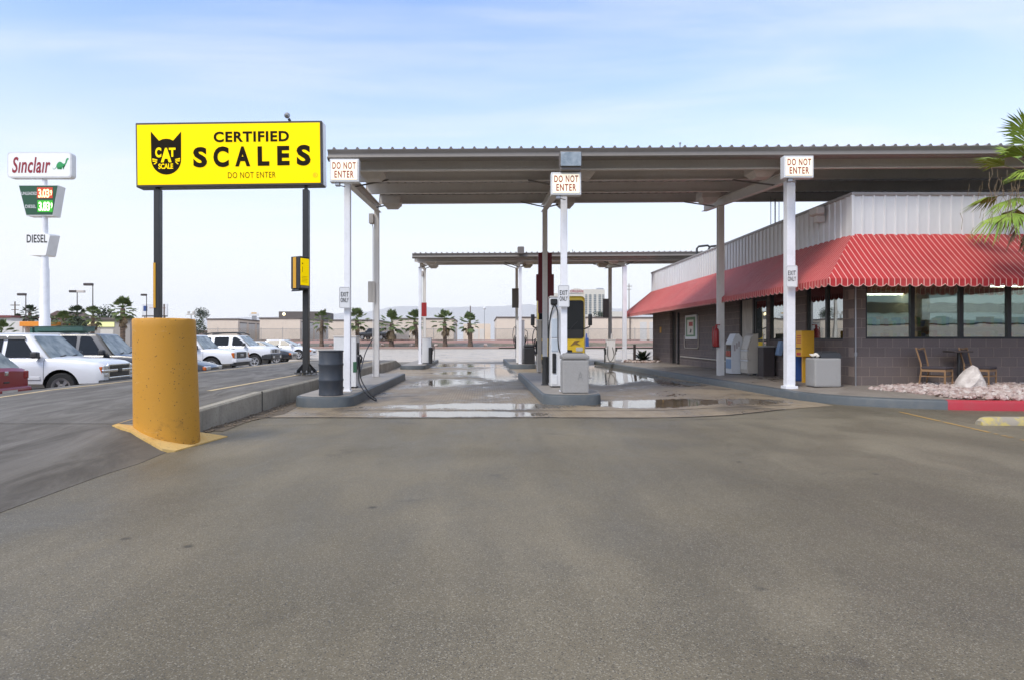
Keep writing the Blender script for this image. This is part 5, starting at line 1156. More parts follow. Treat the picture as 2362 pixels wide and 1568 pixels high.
# ---------------------------------------------------------------- vehicles
def interp(st, x):
    for a, b in zip(st, st[1:]):
        if a[0] <= x <= b[0]:
            f = (x - a[0]) / (b[0] - a[0]); return [p + (q - p) * f for p, q in zip(a, b)]
    return list(st[0] if x < st[0][0] else st[-1])
def chamfer(pts, r=.06):
    out = []
    n = len(pts)
    for i in range(n):
        p, a, b = Vector(pts[i]), Vector(pts[i - 1]), Vector(pts[(i + 1) % n]); da, db = (a - p), (b - p); ra, rb = min(r, da.length * .45), min(r, db.length * .45)
        s, e = p + da.normalized() * ra, p + db.normalized() * rb
        for t in (0, .33, .67, 1): out.append(s * (1 - t) ** 2 + p * (2 * t * (1 - t)) + e * t * t)
    return out
def make_car(name, label, cat, loc, rz, sp, group='cars parked beyond the truck scale'):
    th = thing(name, label, cat, loc, rz, group); paint = sp['paint']; st = sp['st']; r = sp['r']
    A = lambda n_, mb, m, p=th, **k: part(n_, mb, m, p, local=True, **k)
    def ring(x):
        _, zl, zt, hw = interp(st, x); h = zt - zl
        half = [(0, zl), (hw * .86, zl), (hw * .975, zl + h * .12), (hw * 1.0, zl + h * .38), (hw * .995, zl + h * .62), (hw * .975, zt - h * .12), (hw * .93, zt - h * .035), (hw * .80, zt), (hw * .40, zt + .022), (0, zt + .03)]
        return [(x, y, z) for y, z in half] + [(x, -y, z) for y, z in half[-2:0:-1]]
    xs = sorted({round(s[0], 3) for s in st} | {round(st[0][0] + (st[-1][0] - st[0][0]) * k / 26, 3) for k in range(27)})
    mb = MB(); mb.loft([ring(x) for x in xs]); body = A('body', mb, paint, smooth=38)
    # wheel arches cut out of the body
    cm = MB()
    for ax in sp['axles']:
        for s in (-1, 1): cm.lathe([(r * 1.2, s * (sp['hw'] - .34)), (r * 1.2, s * (sp['hw'] + .3))], 28, (ax, 0, r + .02), 'Y')
    bmesh.ops.recalc_face_normals(cm.bm, faces=cm.bm.faces[:]); cme = bpy.data.meshes.new('cut'); cm.bm.to_mesh(cme); cm.bm.free(); cme.materials.append(M['black_rubber']); co = bpy.data.objects.new('cut', cme); C.objects.link(co)
    bo = bpy.data.objects.new('tmp', body.data); C.objects.link(bo); bo.data.materials.append(M['black_rubber']); md = bo.modifiers.new('b', 'BOOLEAN'); md.object = co; md.operation = 'DIFFERENCE'; md.solver = 'EXACT'; md.material_mode = 'TRANSFER'
    dg = bpy.context.evaluated_depsgraph_get(); dg.update(); nm = bpy.data.meshes.new_from_object(bo.evaluated_get(dg)); nm.name = 'body'
    bpy.data.objects.remove(bo); bpy.data.objects.remove(co); bpy.data.meshes.remove(cme); body.data = nm
    # cabin
    c = sp['cab']; zb, zr, b0, b1, t0, t1, wb, wt = (c[k] for k in ('zb', 'zr', 'b0', 'b1', 't0', 't1', 'wb', 'wt'))
    def cp(x_f, t, s):   # cabin side point: x fraction between rear and front edges, height fraction
        return Vector(((b0 + (t0 - b0) * t) * (1 - x_f) + (b1 + (t1 - b1) * t) * x_f, s * (wb + (wt - wb) * t), zb + (zr - zb) * t))
    def sx(x, t, s): return Vector((x, s * (wb + (wt - wb) * t), zb + (zr - zb) * t))
    mb = MB(); v = [mb.bm.verts.new(p) for p in ((b0, wb, zb - .06), (b1, wb, zb - .06), (b1, -wb, zb - .06), (b0, -wb, zb - .06), (t0, wt, zr), (t1, wt, zr), (t1, -wt, zr), (t0, -wt, zr))]
    for q in ((0, 1, 5, 4), (2, 3, 7, 6), (1, 2, 6, 5), (3, 0, 4, 7), (4, 5, 6, 7), (3, 2, 1, 0)): mb.bm.faces.new([v[i] for i in q])
    es = [e for e in mb.bm.edges if all(abs(q.co.z - (zb - .06)) > .02 for q in e.verts)] + [e for e in mb.bm.edges if abs(e.verts[0].co.z - e.verts[1].co.z) > .2]
    bmesh.ops.bevel(mb.bm, geom=list(set(es)), offset=.075, segments=3, profile=.55, affect='EDGES')
    A('cabin', mb, sp.get('roof_paint', paint), smooth=45)
    for s in (-1, 1):
        for pts in sp['side']:
            q = chamfer([sx(x, t, s) for x, t in pts], .07); nrm = Vector((0, s * (zr - zb), wb - wt)).normalized()
            mb = MB(); mb.prism([p + nrm * .001 for p in q], nrm * .010); A('side_window', mb, M['car_glass'])
            if sp.get('visor'):
                top = max(pts, key=lambda p: p[1])[1]; xs_ = [x for x, t in pts if t > top - .1]
                mb = MB(); mb.prism([sx(min(xs_), top + .02, s) + nrm * .01, sx(max(xs_) + .05, top + .02, s) + nrm * .01, sx(max(xs_) + .1, top - .12, s) + nrm * .03, sx(min(xs_) - .02, top - .12, s) + nrm * .03], nrm * .012); A('window_visor', mb, M['dark_plastic'])
    for nm_, (xa, za), (xc, zc), m, w0, w1 in (('windscreen', (b1, zb), (t1, zr), M['windscreen'], .06, .09), ('rear_window', (b0, zb), (t0, zr), sp.get('rear_glass', M['car_glass']), .10, .10)):
        sgn = 1 if nm_ == 'windscreen' else -1; d = Vector((xc - xa, 0, zc - za)); n_ = Vector((sgn * abs(d.z), 0, abs(d.x))).normalized(); q = []
        for t, e in ((.05, -1), (.05, 1), (.92, 1), (.92, -1)): q.append(Vector((xa + d.x * t, e * ((wb + (wt - wb) * t) - (w0 if t < .5 else w1)), za + d.z * t)) + n_ * .004)
        mb = MB(); mb.prism(chamfer(q, .06), n_ * .01); gl = A(nm_, mb, m)
        if nm_ == 'windscreen':
            mb = MB()
            for y in (-.5, .08): bar(mb, Vector((xa + .02, y, za + .05)) + n_ * .03, Vector((xa + d.x * .14, y + .48, za + d.z * .13)) + n_ * .02, .022)
            A('wiper', mb, M['black_rubber'])
        elif sp.get('rear_wiper'):
            mb = MB(); bar(mb, Vector((xa + d.x * .08, .03, za + d.z * .08)) + n_ * .02, Vector((xa + d.x * .12, .5, za + d.z * .12)) + n_ * .02, .03); A('wiper', mb, M['black_rubber'])
    # wheels
    for ax in sp['axles']:
        for s in (-1, 1):
            y = s * (sp['hw'] - .13); mb = MB(); mb.lathe([(r * .66, -.10), (r * .93, -.11), (r, -.07), (r, .07), (r * .93, .11), (r * .66, .10)], 28, (ax, y, r), 'Y', cap=False); w = A('wheel', mb, M['tyre'], smooth=40)
            mb = MB(); mb.lathe([(0, s * .075), (r * .16, s * .085), (r * .2, s * .06), (r * .55, s * .055), (r * .6, s * .09), (r * .67, s * .095), (r * .67, -s * .05), (0, -s * .05)], 28, (ax, y, r), 'Y'); A('rim', mb, M['rim'], w, smooth=40)
            mb = MB()
            for k in range(5):
                a = 2 * math.pi * k / 5 + .3; a0, a1 = a - .36, a + .36; yy = y + s * .064
                mb.face([(ax + rr_ * math.cos(q_), yy, r + rr_ * math.sin(q_)) for rr_, q_ in ((r * .27, a - .3), (r * .52, a0), (r * .52, a1), (r * .27, a + .3))])
            A('rim_slot', mb, M['black_rubber'], w)
    # seams, handles, trim
    def bodyy(x, f):
        _, zl, zt, hw = interp(st, x); return hw * (1.0 - .02 * abs(f - .45))
    for s in (-1, 1):
        for x in sp['doors']:
            _, zl, zt, hw = interp(st, x); mb = MB(); pts = [(x, s * (hw * q + .002), zl + (zt - zl) * f) for f, q in ((.06, .945), (.12, .977), (.38, 1.0), (.62, .996), (.88, .977), (.965, .932))]
            mb.tube(pts, .005, 4); A('door_seam', mb, M['black_rubber'])
        for x in sp['handles']:
            _, zl, zt, hw = interp(st, x); mb = MB(); mb.box(x - .09, x + .09, s * hw * .98 - .02, s * hw * .98 + .02, zl + (zt - zl) * .76, zl + (zt - zl) * .80, .008); A('door_handle', mb, sp.get('trim', M['dark_plastic']))
        if sp.get('strip'):
            x0, x1, z = sp['strip']; mb = MB(); mb.box(x0, x1, s * sp['hw'] * 1.0 - .012, s * sp['hw'] * 1.0 + .016, z - .05, z + .05, .012); A('side_moulding', mb, sp.get('strip_mat', paint))
        x = c['b1'] - .32; mb = MB(); mb.box(x - .08, x + .1, s * (wb + .05), s * (wb + .25), zb + .03, zb + .21, .05, 2); mb.box(x - .02, x + .05, s * (wb - .06), s * (wb + .06), zb + .03, zb + .08, .01); A('mirror', mb, sp.get('mirror', M['dark_plastic']))
    # nose and tail
    N = st[-1][0]; T = st[0][0]
    for it in sp.get('front', ()):
        nm_, y0, y1, z0, z1, dep, m = it[:7]; off = it[7] if len(it) > 7 else 0
        for s in ((1,) if y0 < 0 else (-1, 1)):
            a, b = (y0, y1) if s == 1 else (-y1, -y0); mb = MB(); xr_ = N - off
            mb.box(xr_ - dep, xr_ + .015, a, b, z0, z1, min(.03, (z1 - z0) * .3), 2); A(nm_, mb, m)
    for it in sp.get('rear', ()):
        nm_, y0, y1, z0, z1, dep, m = it[:7]
        for s in ((1,) if y0 < 0 else (-1, 1)):
            a, b = (y0, y1) if s == 1 else (-y1, -y0); mb = MB(); mb.box(T - .015, T + dep, a, b, z0, z1, min(.03, (z1 - z0) * .3), 2); A(nm_, mb, m)
    for nm_, mbx, m in sp.get('extra', lambda: [])(): A(nm_, mbx, m)
    return th
WHITE = car_paint('paint_white', (.74, .75, .78)); DARK = car_paint('paint_dark_blue', (.016, .017, .022)); RED = car_paint('paint_red', (.26, .008, .018)); BLACK = car_paint('paint_black', (.012, .012, .013)); SILVERW = car_paint('paint_pearl', (.70, .70, .68))
CH, GB, HL, AM, BP = M['chrome'], M['grille_black'], M['lamp_clear'], M['lamp_amber'], M['dark_plastic']
PL = wear('number_plate', (.6, .58, .52), .5, dirt=.4)
def bumper_guard():
    out = []
    mb = MB(); mb.box(2.72, 2.90, -.99, .99, .47, .60, .04, 2); out.append(('bumper', mb, GB))
    mb = MB(); mb.tube([(2.93, -.95, .40), (2.98, -.4, .40), (2.98, .4, .40), (2.93, .95, .40)], .04, 8); mb.tube([(2.98, -.35, .34), (2.98, .35, .34)], .03, 8); out.append(('bumper_bar', mb, CH))
    return out
big = dict(paint=WHITE, hw=1.0, r=.40, axles=(-1.75, 1.72), doors=(1.28, .12, -.98), handles=(.32, -.75), strip=(-.9, 1.2, .66), visor=True,
    st=[(-2.85, .55, 1.12, .93), (-2.72, .46, 1.2, .975), (-1.0, .40, 1.215, 1.0), (1.2, .40, 1.215, 1.0), (1.5, .40, 1.21, .995), (2.3, .42, 1.15, .975), (2.62, .44, 1.10, .95), (2.76, .48, 1.03, .92), (2.82, .52, .98, .89)],
    cab=dict(zb=1.17, zr=1.86, b0=-1.7, b1=1.42, t0=-1.45, t1=.78, wb=.93, wt=.75), side=[[(.22, .08), (1.02, .08), (.62, .86), (.24, .90)], [(-.86, .08), (.10, .08), (.12, .90), (-.74, .88)]],
    front=[('headlight', .63, .885, .80, 1.0, .10, HL), ('indicator', .86, .915, .70, .97, .08, AM, .05), ('headlight', .63, .865, .68, .785, .08, HL), ('grille', -.58, .58, .66, 1.0, .06, GB), ('grille_bar', -.92, .92, .80, .885, .06, CH, -.012), ('emblem', -.11, .11, .79, .89, .06, BP, -.03), ('grille_frame', -.62, .62, .60, .67, .06, CH, -.01), ('grille_frame', .57, .64, .64, 1.02, .06, CH, -.008), ('grille_frame', -.62, .62, .985, 1.03, .06, CH, -.006)], extra=bumper_guard)
make_car('pickup_truck', 'big white crew-cab truck with window visors and black bumper, left of the yellow pillar', 'truck', (-13.38, 18.72, -.45), R(4), big)
suv = dict(big); suv.update(paint=DARK, visor=False, strip=None, hw=.95, st=[(a, b, c - .01, d * .95) for a, b, c, d in big['st']], cab=dict(zb=1.16, zr=1.90, b0=-2.7, b1=1.35, t0=-2.5, t1=.72, wb=.89, wt=.72), side=[[(.2, .08), (.96, .08), (.56, .86), (.22, .9)], [(-.86, .08), (.08, .08), (.1, .9), (-.8, .9)], [(-2.3, .1), (-1.0, .1), (-1.0, .88), (-2.2, .86)]],
    front=[('headlight', .6, .84, .80, 1.0, .2, HL), ('grille', -.55, .55, .68, .98, .06, GB), ('grille_bar', -.58, .58, .8, .86, .06, CH, -.01)], extra=lambda: [('bumper', MB().box(2.68, 2.88, -.93, .93, .45, .68, .05, 2), CH)], roof_paint=car_paint('paint_faded_dark', (.10, .095, .09)))
make_car('dark_suv', 'dark sport utility car with pale windscreen behind the big white truck', 'car', (-13.75, 22.55, -.44), R(4), suv)
gmc = dict(big); gmc.update(visor=False, strip=None, st=[(-2.7, .55, 1.1, .93), (-2.6, .48, 1.16, .97), (1.0, .42, 1.19, .98), (1.35, .42, 1.19, .975), (2.3, .44, 1.14, .96), (2.62, .46, 1.10, .95), (2.70, .5, 1.05, .93)],
    cab=dict(zb=1.15, zr=1.84, b0=-1.9, b1=1.30, t0=-1.7, t1=.70, wb=.92, wt=.74), side=[[(.1, .06), (.98, .06), (.54, .86), (.12, .88)], [(-1.3, .06), (-.02, .06), (0, .88), (-1.25, .86)]], axles=(-1.8, 1.66),
    front=[('headlight', .58, .84, .80, 1.02, .1, HL), ('indicator', .84, .94, .78, 1.03, .12, AM), ('grille', -.56, .56, .76, 1.05, .05, GB), ('emblem', -.2, .2, .84, .97, .04, M['steel'], -.02)], extra=lambda: [('bumper', MB().box(2.62, 2.84, -.96, .96, .58, .74, .04, 2), WHITE), ('air_dam', MB().box(2.5, 2.76, -.9, .9, .42, .58, .03), BP)])
make_car('white_truck', 'white truck with square grille and amber corner lamps right of the yellow pillar', 'truck', (-14.15, 30.95, -.36), R(-1), gmc)
xt = dict(big); xt.update(visor=False, strip=None, hw=.92, r=.38, axles=(-1.35, 1.38), doors=(1.0, .0, -.95), handles=(.2, -.7), st=[(-2.3, .6, 1.15, .86), (-2.2, .5, 1.22, .9), (.9, .46, 1.22, .92), (1.2, .46, 1.22, .92), (1.9, .48, 1.17, .90), (2.15, .5, 1.12, .87), (2.26, .56, 1.04, .84)],
    cab=dict(zb=1.18, zr=1.80, b0=-2.15, b1=1.15, t0=-2.0, t1=.42, wb=.86, wt=.70), side=[[(.12, .1), (.85, .1), (.66, .5), (.34, .84), (.14, .86)], [(-.9, .1), (-.1, .1), (-.08, .86), (-.86, .86)], [(-1.95, .1), (-1.1, .1), (-1.08, .82), (-1.85, .8)]],
    front=[('headlight', .55, .78, .84, 1.06, .12, HL), ('grille', -.5, .5, .84, 1.04, .05, GB), ('grille_bar', .22, .3, .84, 1.05, .05, WHITE, -.01)],
    extra=lambda: [('bumper', MB().box(1.75, 2.36, -.90, .90, .46, .80, .08, 3), BP), ('roof_rack', MB().tube([(-1.6, -.62, 1.86), (-1.0, -.62, 1.93), (.2, -.62, 1.95), (.55, -.62, 1.84)], .035, 6).tube([(-1.6, .62, 1.86), (-1.0, .62, 1.93), (.2, .62, 1.95), (.55, .62, 1.84)], .035, 6).tube([(.2, -.62, 1.95), (.2, .62, 1.95)], .035, 6).tube([(-1, -.62, 1.93), (-1, .62, 1.93)], .03, 6), BP), ('fog_lamp', MB().box(2.3, 2.38, -.66, -.46, .55, .68, .03, 2).box(2.3, 2.38, .46, .66, .55, .68, .03, 2), HL)])
make_car('white_suv', 'white sport utility car with black roof rack and dark bumper', 'car', (-14.0, 36.9, -.30), R(-1), xt)
def sedan(paint, **kw):
    d = dict(paint=paint, hw=.88, r=.32, axles=(-1.35, 1.36), doors=(.95, -.08, -1.0), handles=(.1, -.85), st=[(-2.25, .42, .86, .74), (-2.1, .3, .96, .83), (-1.4, .24, .98, .87), (.7, .22, .95, .88), (1.1, .22, .93, .88), (1.75, .25, .82, .85), (2.1, .28, .72, .78), (2.25, .32, .62, .62)],
        cab=dict(zb=.93, zr=1.40, b0=-1.75, b1=1.15, t0=-1.0, t1=.15, wb=.80, wt=.58), side=[[(.0, .1), (.85, .1), (.28, .84), (.02, .88)], [(-1.25, .12), (-.1, .1), (-.08, .88), (-.85, .84)]], mirror=paint,
        front=[('headlight', .36, .70, .56, .70, .28, HL), ('indicator', .60, .755, .55, .68, .42, AM, .04), ('grille', -.3, .3, .46, .58, .05, GB)]); d.update(kw); return d
make_car('dark_sedan', 'low dark sedan nose poking out beside the yellow pillar', 'car', (-12.5, 24.9, -.42), R(0), sedan(DARK))
make_car('dark_compact', 'small dark sedan half hidden by the white car with the roof rack', 'car', (-14.15, 41.2, -.22), R(0), sedan(DARK, roof_paint=SILVERW))
make_car('white_sedan', 'low white sedan at the right end of the parked row', 'car', (-14.35, 46.9, -.12), R(-2), sedan(WHITE))
hb = sedan(RED, st=[(-1.98, .34, .92, .78), (-1.9, .26, 1.0, .83), (-1.3, .22, 1.0, .86), (.8, .22, .98, .87), (1.2, .22, .95, .87), (1.75, .26, .84, .82), (2.0, .32, .66, .7)], axles=(-1.25, 1.3), cab=dict(zb=.97, zr=1.44, b0=-1.86, b1=1.2, t0=-1.42, t1=.25, wb=.80, wt=.60), rear_glass=M['windscreen'], rear_wiper=True,
    rear=[('tail_light', .62, .80, .74, .94, .12, wear('tail_lens', (.3, .02, .02), .15, dirt=.1)), ('emblem', -.06, .06, .84, .95, .03, CH), ('number_plate', -.27, .27, .40, .52, .03, PL), ('latch', -.1, .1, .66, .70, .02, BP)], extra=lambda: [('bumper', MB().box(-2.06, -1.7, -.85, .85, .28, .56, .08, 3), RED), ('number_plate', MB().box(-2.075, -2.055, -.26, .26, .36, .49), PL)])
make_car('red_hatchback', 'dark red hatchback seen from behind at the left edge', 'car', (-13.45, 15.6, -.45), R(182), hb)
pk = dict(big); pk.update(paint=BLACK, visor=False, strip=None, cab=dict(zb=1.15, zr=1.82, b0=-.9, b1=1.30, t0=-.8, t1=.70, wb=.92, wt=.74), side=[[(.1, .06), (.98, .06), (.54, .86), (.12, .88)], [(-.7, .06), (-.02, .06), (0, .88), (-.66, .86)]], front=[('headlight', .58, .84, .80, 1.02, .1, HL)], rear=[('tail_light', .68, .9, .72, 1.08, .1, M['lamp_red'])], extra=lambda: [])
def far(px, Y, z): return (PX(px, Y), Y, z)
make_car('black_pickup', 'black pickup with lit red tail lamp beyond the palm strip', 'truck', far(864, 104, 1.28), R(158), pk, 'vehicles in the far storage lot')
make_car('white_pickup', 'white pickup parked by the storage units past the dark car', 'truck', far(930, 112, 1.34), R(20), dict(pk, paint=WHITE, rear=[]), 'vehicles in the far storage lot')
make_car('dark_far_sedan', 'dark sedan in front of the far white pickup', 'car', far(913, 106, 1.3), R(-15), sedan(BLACK), 'vehicles in the far storage lot')
# roof box van behind the big truck: only its roof and long green box show
th = make_car('white_van', 'white van carrying a long green roof box behind the big truck', 'van', (PX(140, 27.5), 27.2, -.4), R(3), dict(gmc, st=[(a * 1.05, b, c, d) for a, b, c, d in gmc['st']], cab=dict(zb=1.15, zr=1.93, b0=-2.5, b1=1.35, t0=-2.3, t1=.6, wb=.92, wt=.76), side=[[(.1, .06), (.98, .06), (.5, .86), (.12, .88)]]))
M['green_box'] = wear('green_roof_box', (.03, .10, .08), .4, dirt=.4)
mb = MB(); vx, vy = PX(150, 27.5), 27.2
mb.box(vx - .75, vx + 1.25, vy - .5, vy + .35, 1.60, 1.78, .03, 2); mb.box(vx - .78, vx + 1.28, vy - .52, vy + .37, 1.78, 1.81, .01)
mb.box(vx - 1.0, vx - .9, vy - .4, vy + .3, 1.5, 1.76); mb.box(vx - 1.0, vx + 1.3, vy - .3, vy - .24, 1.53, 1.6)
solo('roof_box', mb, M['green_box'], 'long green box strapped on the white van roof', 'roof box', loc=(vx, vy, 1.53))
# yellow coach
BX0, BX1, BY = 2.50, 4.76, 30.0
COACH = car_paint('paint_coach_yellow', (.68, .46, .015)); th = thing('coach', 'yellow coach with a tall black windscreen parked in the right pump lane', 'bus', ((BX0 + BX1) / 2, BY + 5.5, .06))
xm = (BX0 + BX1) / 2; hw = (BX1 - BX0) / 2
def bring(y, q, zt, zl=.38, bow=0):
    pts = []
    for cx_, cz_, a0 in ((hw * q - .2, zt - .22, 0), (-hw * q + .2, zt - .22, 90)):
        for k in range(5): a = R(a0 + k * 22.5); pts.append((xm + cx_ + .2 * math.cos(a), y, cz_ + .22 * math.sin(a)))
    pts += [(xm - hw * q, y, 1.3), (xm - hw * q, y, zl), (xm + hw * q, y, zl), (xm + hw * q, y, 1.3)]; return pts
mb = MB(); mb.loft([bring(BY + .02, .93, 3.18), bring(BY + .10, .975, 3.25), bring(BY + .3, 1, 3.28), bring(BY + 10.8, 1, 3.28), bring(BY + 11, .96, 3.2)]); part('body', mb, COACH, th, smooth=40)
def face_panel(x0, x1, z0, z1, y, r=.1, d=.02): return MB().prism(chamfer([(x0, y, z0), (x1, y, z0), (x1, y, z1), (x0, y, z1)], r), (0, d, 0))
part('windscreen', face_panel(BX0 + .10, BX1 - .10, 1.32, 3.06, BY - .005, .14), M['car_glass'], th)
part('dashboard_band', face_panel(BX0 + .14, BX1 - .14, 1.32, 1.72, BY - .012, .08, .01), M['black'], th)
mb = MB()
for a, b in ((xm - .05, xm - .85), (xm + .05, xm + .75)): bar(mb, (a, BY - .03, 1.36), (b, BY - .03, 2.1), .025)
part('wiper', mb, M['black_rubber'], th)
part('divider', MB().box(xm - .015, xm + .015, BY - .016, BY + .01, 1.72, 3.0), M['black_rubber'], th)
for s in (-1, 1):
    c_ = xm + s * (hw - .3); part('headlight', face_panel(c_ - .16, c_ + .16, .74, .92, BY - .002, .05, .03), HL, th)
    mb = MB(); mb.tube([(xm + s * (hw - .08), BY + .02, 1.75), (xm + s * (hw + .16), BY - .12, 1.85), (xm + s * (hw + .18), BY - .15, 2.0)], .03, 6); mb.box(xm + s * (hw + .18) - .09, xm + s * (hw + .18) + .09, BY - .22, BY - .08, 1.9, 2.42, .04, 2); part('mirror', mb, M['black'], th, smooth=40)
part('bumper', face_panel(BX0 + .06, BX1 - .06, .36, .62, BY - .03, .08, .06), COACH, th)
part('grille', face_panel(xm - .5, xm + .5, .66, .80, BY - .002, .03), GB, th)
mb = MB()
for k in range(3): mb.box(xm - .75, xm + .1 - .2 * k, BY + .0, BY + .016, 1.16 - .09 * k, 1.19 - .09 * k)
part('stripe', mb, wear('coach_print', (.70, .62, .30), .4), th)
mb = MB(); mb.prism([(xm + .42, BY - .002, .98), (xm + .62, BY - .002, 1.22), (xm + .86, BY - .002, 1.24), (xm + .72, BY - .002, 1.12), (xm + .9, BY - .002, 1.0), (xm + .62, BY - .002, 1.06)], (0, .01, 0)); part('emblem', mb, wear('coach_ink', (.2, .12, .03), .5), th)
for x in (BX0 - .004, BX1 - .008):
    part('side_window', MB().box(x, x + .012, BY + .9, BY + 10.5, 1.75, 2.75), M['car_glass'], th)
for ax in (BY + 2.4, BY + 8.6):
    for s in (-1, 1):
        mb = MB(); x = xm + s * (hw - .14); mb.lathe([(.0, -.15), (.46, -.15), (.5, -.1), (.5, .1), (.46, .15), (.0, .15)], 24, (x, ax, .56), 'X'); part('wheel', mb, M['tyre'], th, smooth=40)
th.rotation_euler = (0, 0, -R(4.6)); th.location = ((BX0 + BX1) / 2 + 5.5 * math.sin(R(4.6)), BY + 5.5 * math.cos(R(4.6)), .06)      # parked slightly askew
# ---------------------------------------------------------------- palms
def fan(mb, base, d, up, L, n, spread, droop, w, rnd, petiole=.5):
    'one fan frond: stalk, then pleated fingers with hanging tips'
    d = Vector(d).normalized(); side = d.cross(Vector(up)).normalized(); nrm = side.cross(d).normalized()
    hub = Vector(base) + d * L * petiole + Vector((0, 0, -droop * .12 * L)); tw = .018 * max(.6, L)
    a = [mb.bm.verts.new(Vector(base) + side * tw), mb.bm.verts.new(Vector(base) - side * tw)]; b = [mb.bm.verts.new(hub + side * tw * .6), mb.bm.verts.new(hub - side * tw * .6)]
    mb.bm.faces.new((a[0], a[1], b[1], b[0]))
    for k in range(n):
        f = (k + .5) / n * 2 - 1; an = f * spread + rnd.uniform(-.05, .05)
        dd = (d * math.cos(an) + side * math.sin(an)).normalized(); l = L * (1 - petiole) * (1 - .25 * abs(f)) * rnd.uniform(.85, 1.1); s2 = dd.cross(nrm).normalized()
        ridge = nrm * (w * .5)
        p0, p1 = hub, hub + dd * l * .55 + Vector((0, 0, -droop * .10 * l)) + nrm * .0
        p2 = hub + dd * l * .92 + Vector((0, 0, -droop * (.42 + rnd.uniform(0, .2)) * l))
        v0 = mb.bm.verts.new(p0); v1, v2, vr = mb.bm.verts.new(p1 + s2 * w), mb.bm.verts.new(p1 - s2 * w), mb.bm.verts.new(p1 + ridge); v3 = mb.bm.verts.new(p2)
        mb.bm.faces.new((v0, v1, vr)); mb.bm.faces.new((v0, vr, v2)); mb.bm.faces.new((v1, v3, vr)); mb.bm.faces.new((vr, v3, v2))
def palm(name, label, loc, H, Rc, seed, nf=34, fingers=13, trunk=.17, frond='frond', dead=10, skirt=0, lean=.0, group='fan palms', w=.035, shaggy=True):
    rnd = random.Random(seed); th = thing(name, label, 'palm tree', loc, 0, group); x0, y0, z0 = loc
    mb = MB(); pts, rr = [], []; n = 14
    lx, ly = rnd.uniform(-lean, lean), rnd.uniform(-lean, lean)
    for k in range(n * 2 + 1):
        f = k / (n * 2); pts.append((x0 + lx * f * f * H, y0 + ly * f * f * H, z0 - .1 + (H + .1) * f)); rr.append(trunk * (1.35 - .5 * min(1, f * 3) if f < .33 else .85 + .12 * math.sin(f * 3)) * (1.07 if k % 2 else .95))
    mb.tube(pts, rr, 10); tk = part('trunk', mb, M['bark'], th, smooth=20); top = Vector(pts[-1])
    if shaggy:      # broken leaf bases
        mb = MB()
        for k in range(90):
            f = rnd.uniform(.1, 1); a = rnd.uniform(0, 6.28); p = Vector(pts[0]).lerp(top, f); p = Vector((x0 + lx * f * f * H, y0 + ly * f * f * H, z0 + H * f)); r_ = trunk * .82; q = p + Vector((math.cos(a), math.sin(a), 0)) * r_; t_ = q + Vector((math.cos(a) * .07, math.sin(a) * .07, .12)); s_ = Vector((-math.sin(a), math.cos(a), 0)) * .035
            mb.face([q - s_, q + s_, t_])
        part('leaf_bases', mb, M['frond_dead'], tk)
    mb = MB()
    for k in range(nf):
        f = (k + .5) / nf; el = R(82 - 118 * f ** 1.1 + rnd.uniform(-8, 8)); az = k * 2.399 + rnd.uniform(-.3, .3)
        d = (math.cos(el) * math.cos(az), math.cos(el) * math.sin(az), math.sin(el)); fan(mb, top + Vector((0, 0, -.18 * f)), d, (-math.sin(el) * math.cos(az), -math.sin(el) * math.sin(az), math.cos(el)) if abs(math.cos(el)) > .05 else (1, 0, 0), Rc * rnd.uniform(.85, 1.1), fingers, 1.15, .15 + .5 * f, w * Rc, rnd)
    part('crown', mb, M[frond], th)
    if dead or skirt:
        mb = MB()
        for k in range(dead + skirt):
            el = R(-48 - 35 * rnd.random()) ; az = rnd.uniform(0, 6.28); zo = -.2 - (rnd.random() * skirt / 26 * 1.3 if k >= dead else .1)
            d = (math.cos(el) * math.cos(az), math.cos(el) * math.sin(az), math.sin(el)); fan(mb, top + Vector((0, 0, zo)), d, (-math.sin(el) * math.cos(az), -math.sin(el) * math.sin(az), math.cos(el)), Rc * rnd.uniform(.6, .9), max(5, fingers - 4), .8, .8, w * Rc, rnd)
        part('dead_fronds', mb, M['frond_dead'], th)
    return th
G1 = 'fan palms along the far planting strip'
for k, (px_, yt, lab) in enumerate(((742, 725, 'fan palm just right of the black sign post, before white roll doors'), (825, 724, 'fan palm left of the black pickup, under the EXIT ONLY plate'), (903, 733, 'fan palm with hanging brown leaves before the dark far car'), (962, 727, 'fan palm mostly hidden by the two thin far canopy posts'), (1026.5, 729, 'fan palm standing free in the middle of the far gap'), (1085, 731, 'fan palm left of the storage driveway gate'))):
    Y = 97.5 + .4 * (k % 2); z0 = .18; zt = PZ(yt + 14, Y)
    palm('palm_tree', lab, (PX(px_, Y), Y, z0), zt - z0, 2.0 + .12 * ((k * 7) % 5), 40 + k, 22 + 3 * (k % 4), 11, .28 + .03 * (k % 3), 'frond', 4 if k != 2 else 16, 0, .10, G1, .05, False)
G2 = 'palms behind the parked cars'
palm('palm_tree', 'bushy tall palm close left of the yellow pillar', (PX(283, 62), 62, 0), PZ(712, 62), 1.45, 61, 46, 12, .24, 'frond', 10, 14, .03, G2, .045)
palm('palm_tree', 'spreading palm with brown skirt under the tallest light pole', (PX(213, 66), 66, 0), PZ(728, 66), 1.3, 62, 26, 12, .2, 'frond', 16, 6, .03, G2, .045)
palm('palm_tree', 'palm between the parking lot light poles, below the double lamp', (PX(178, 74), 74, 0), PZ(728, 74), 1.5, 63, 36, 12, .22, 'frond_dark', 6, 14, .03, G2, .045)
palm('palm_tree', 'pale green low palm right of the white sign pole', (PX(146, 60), 60, 0), PZ(742, 60), 1.25, 64, 40, 12, .22, 'frond', 6, 10, .03, G2, .045)
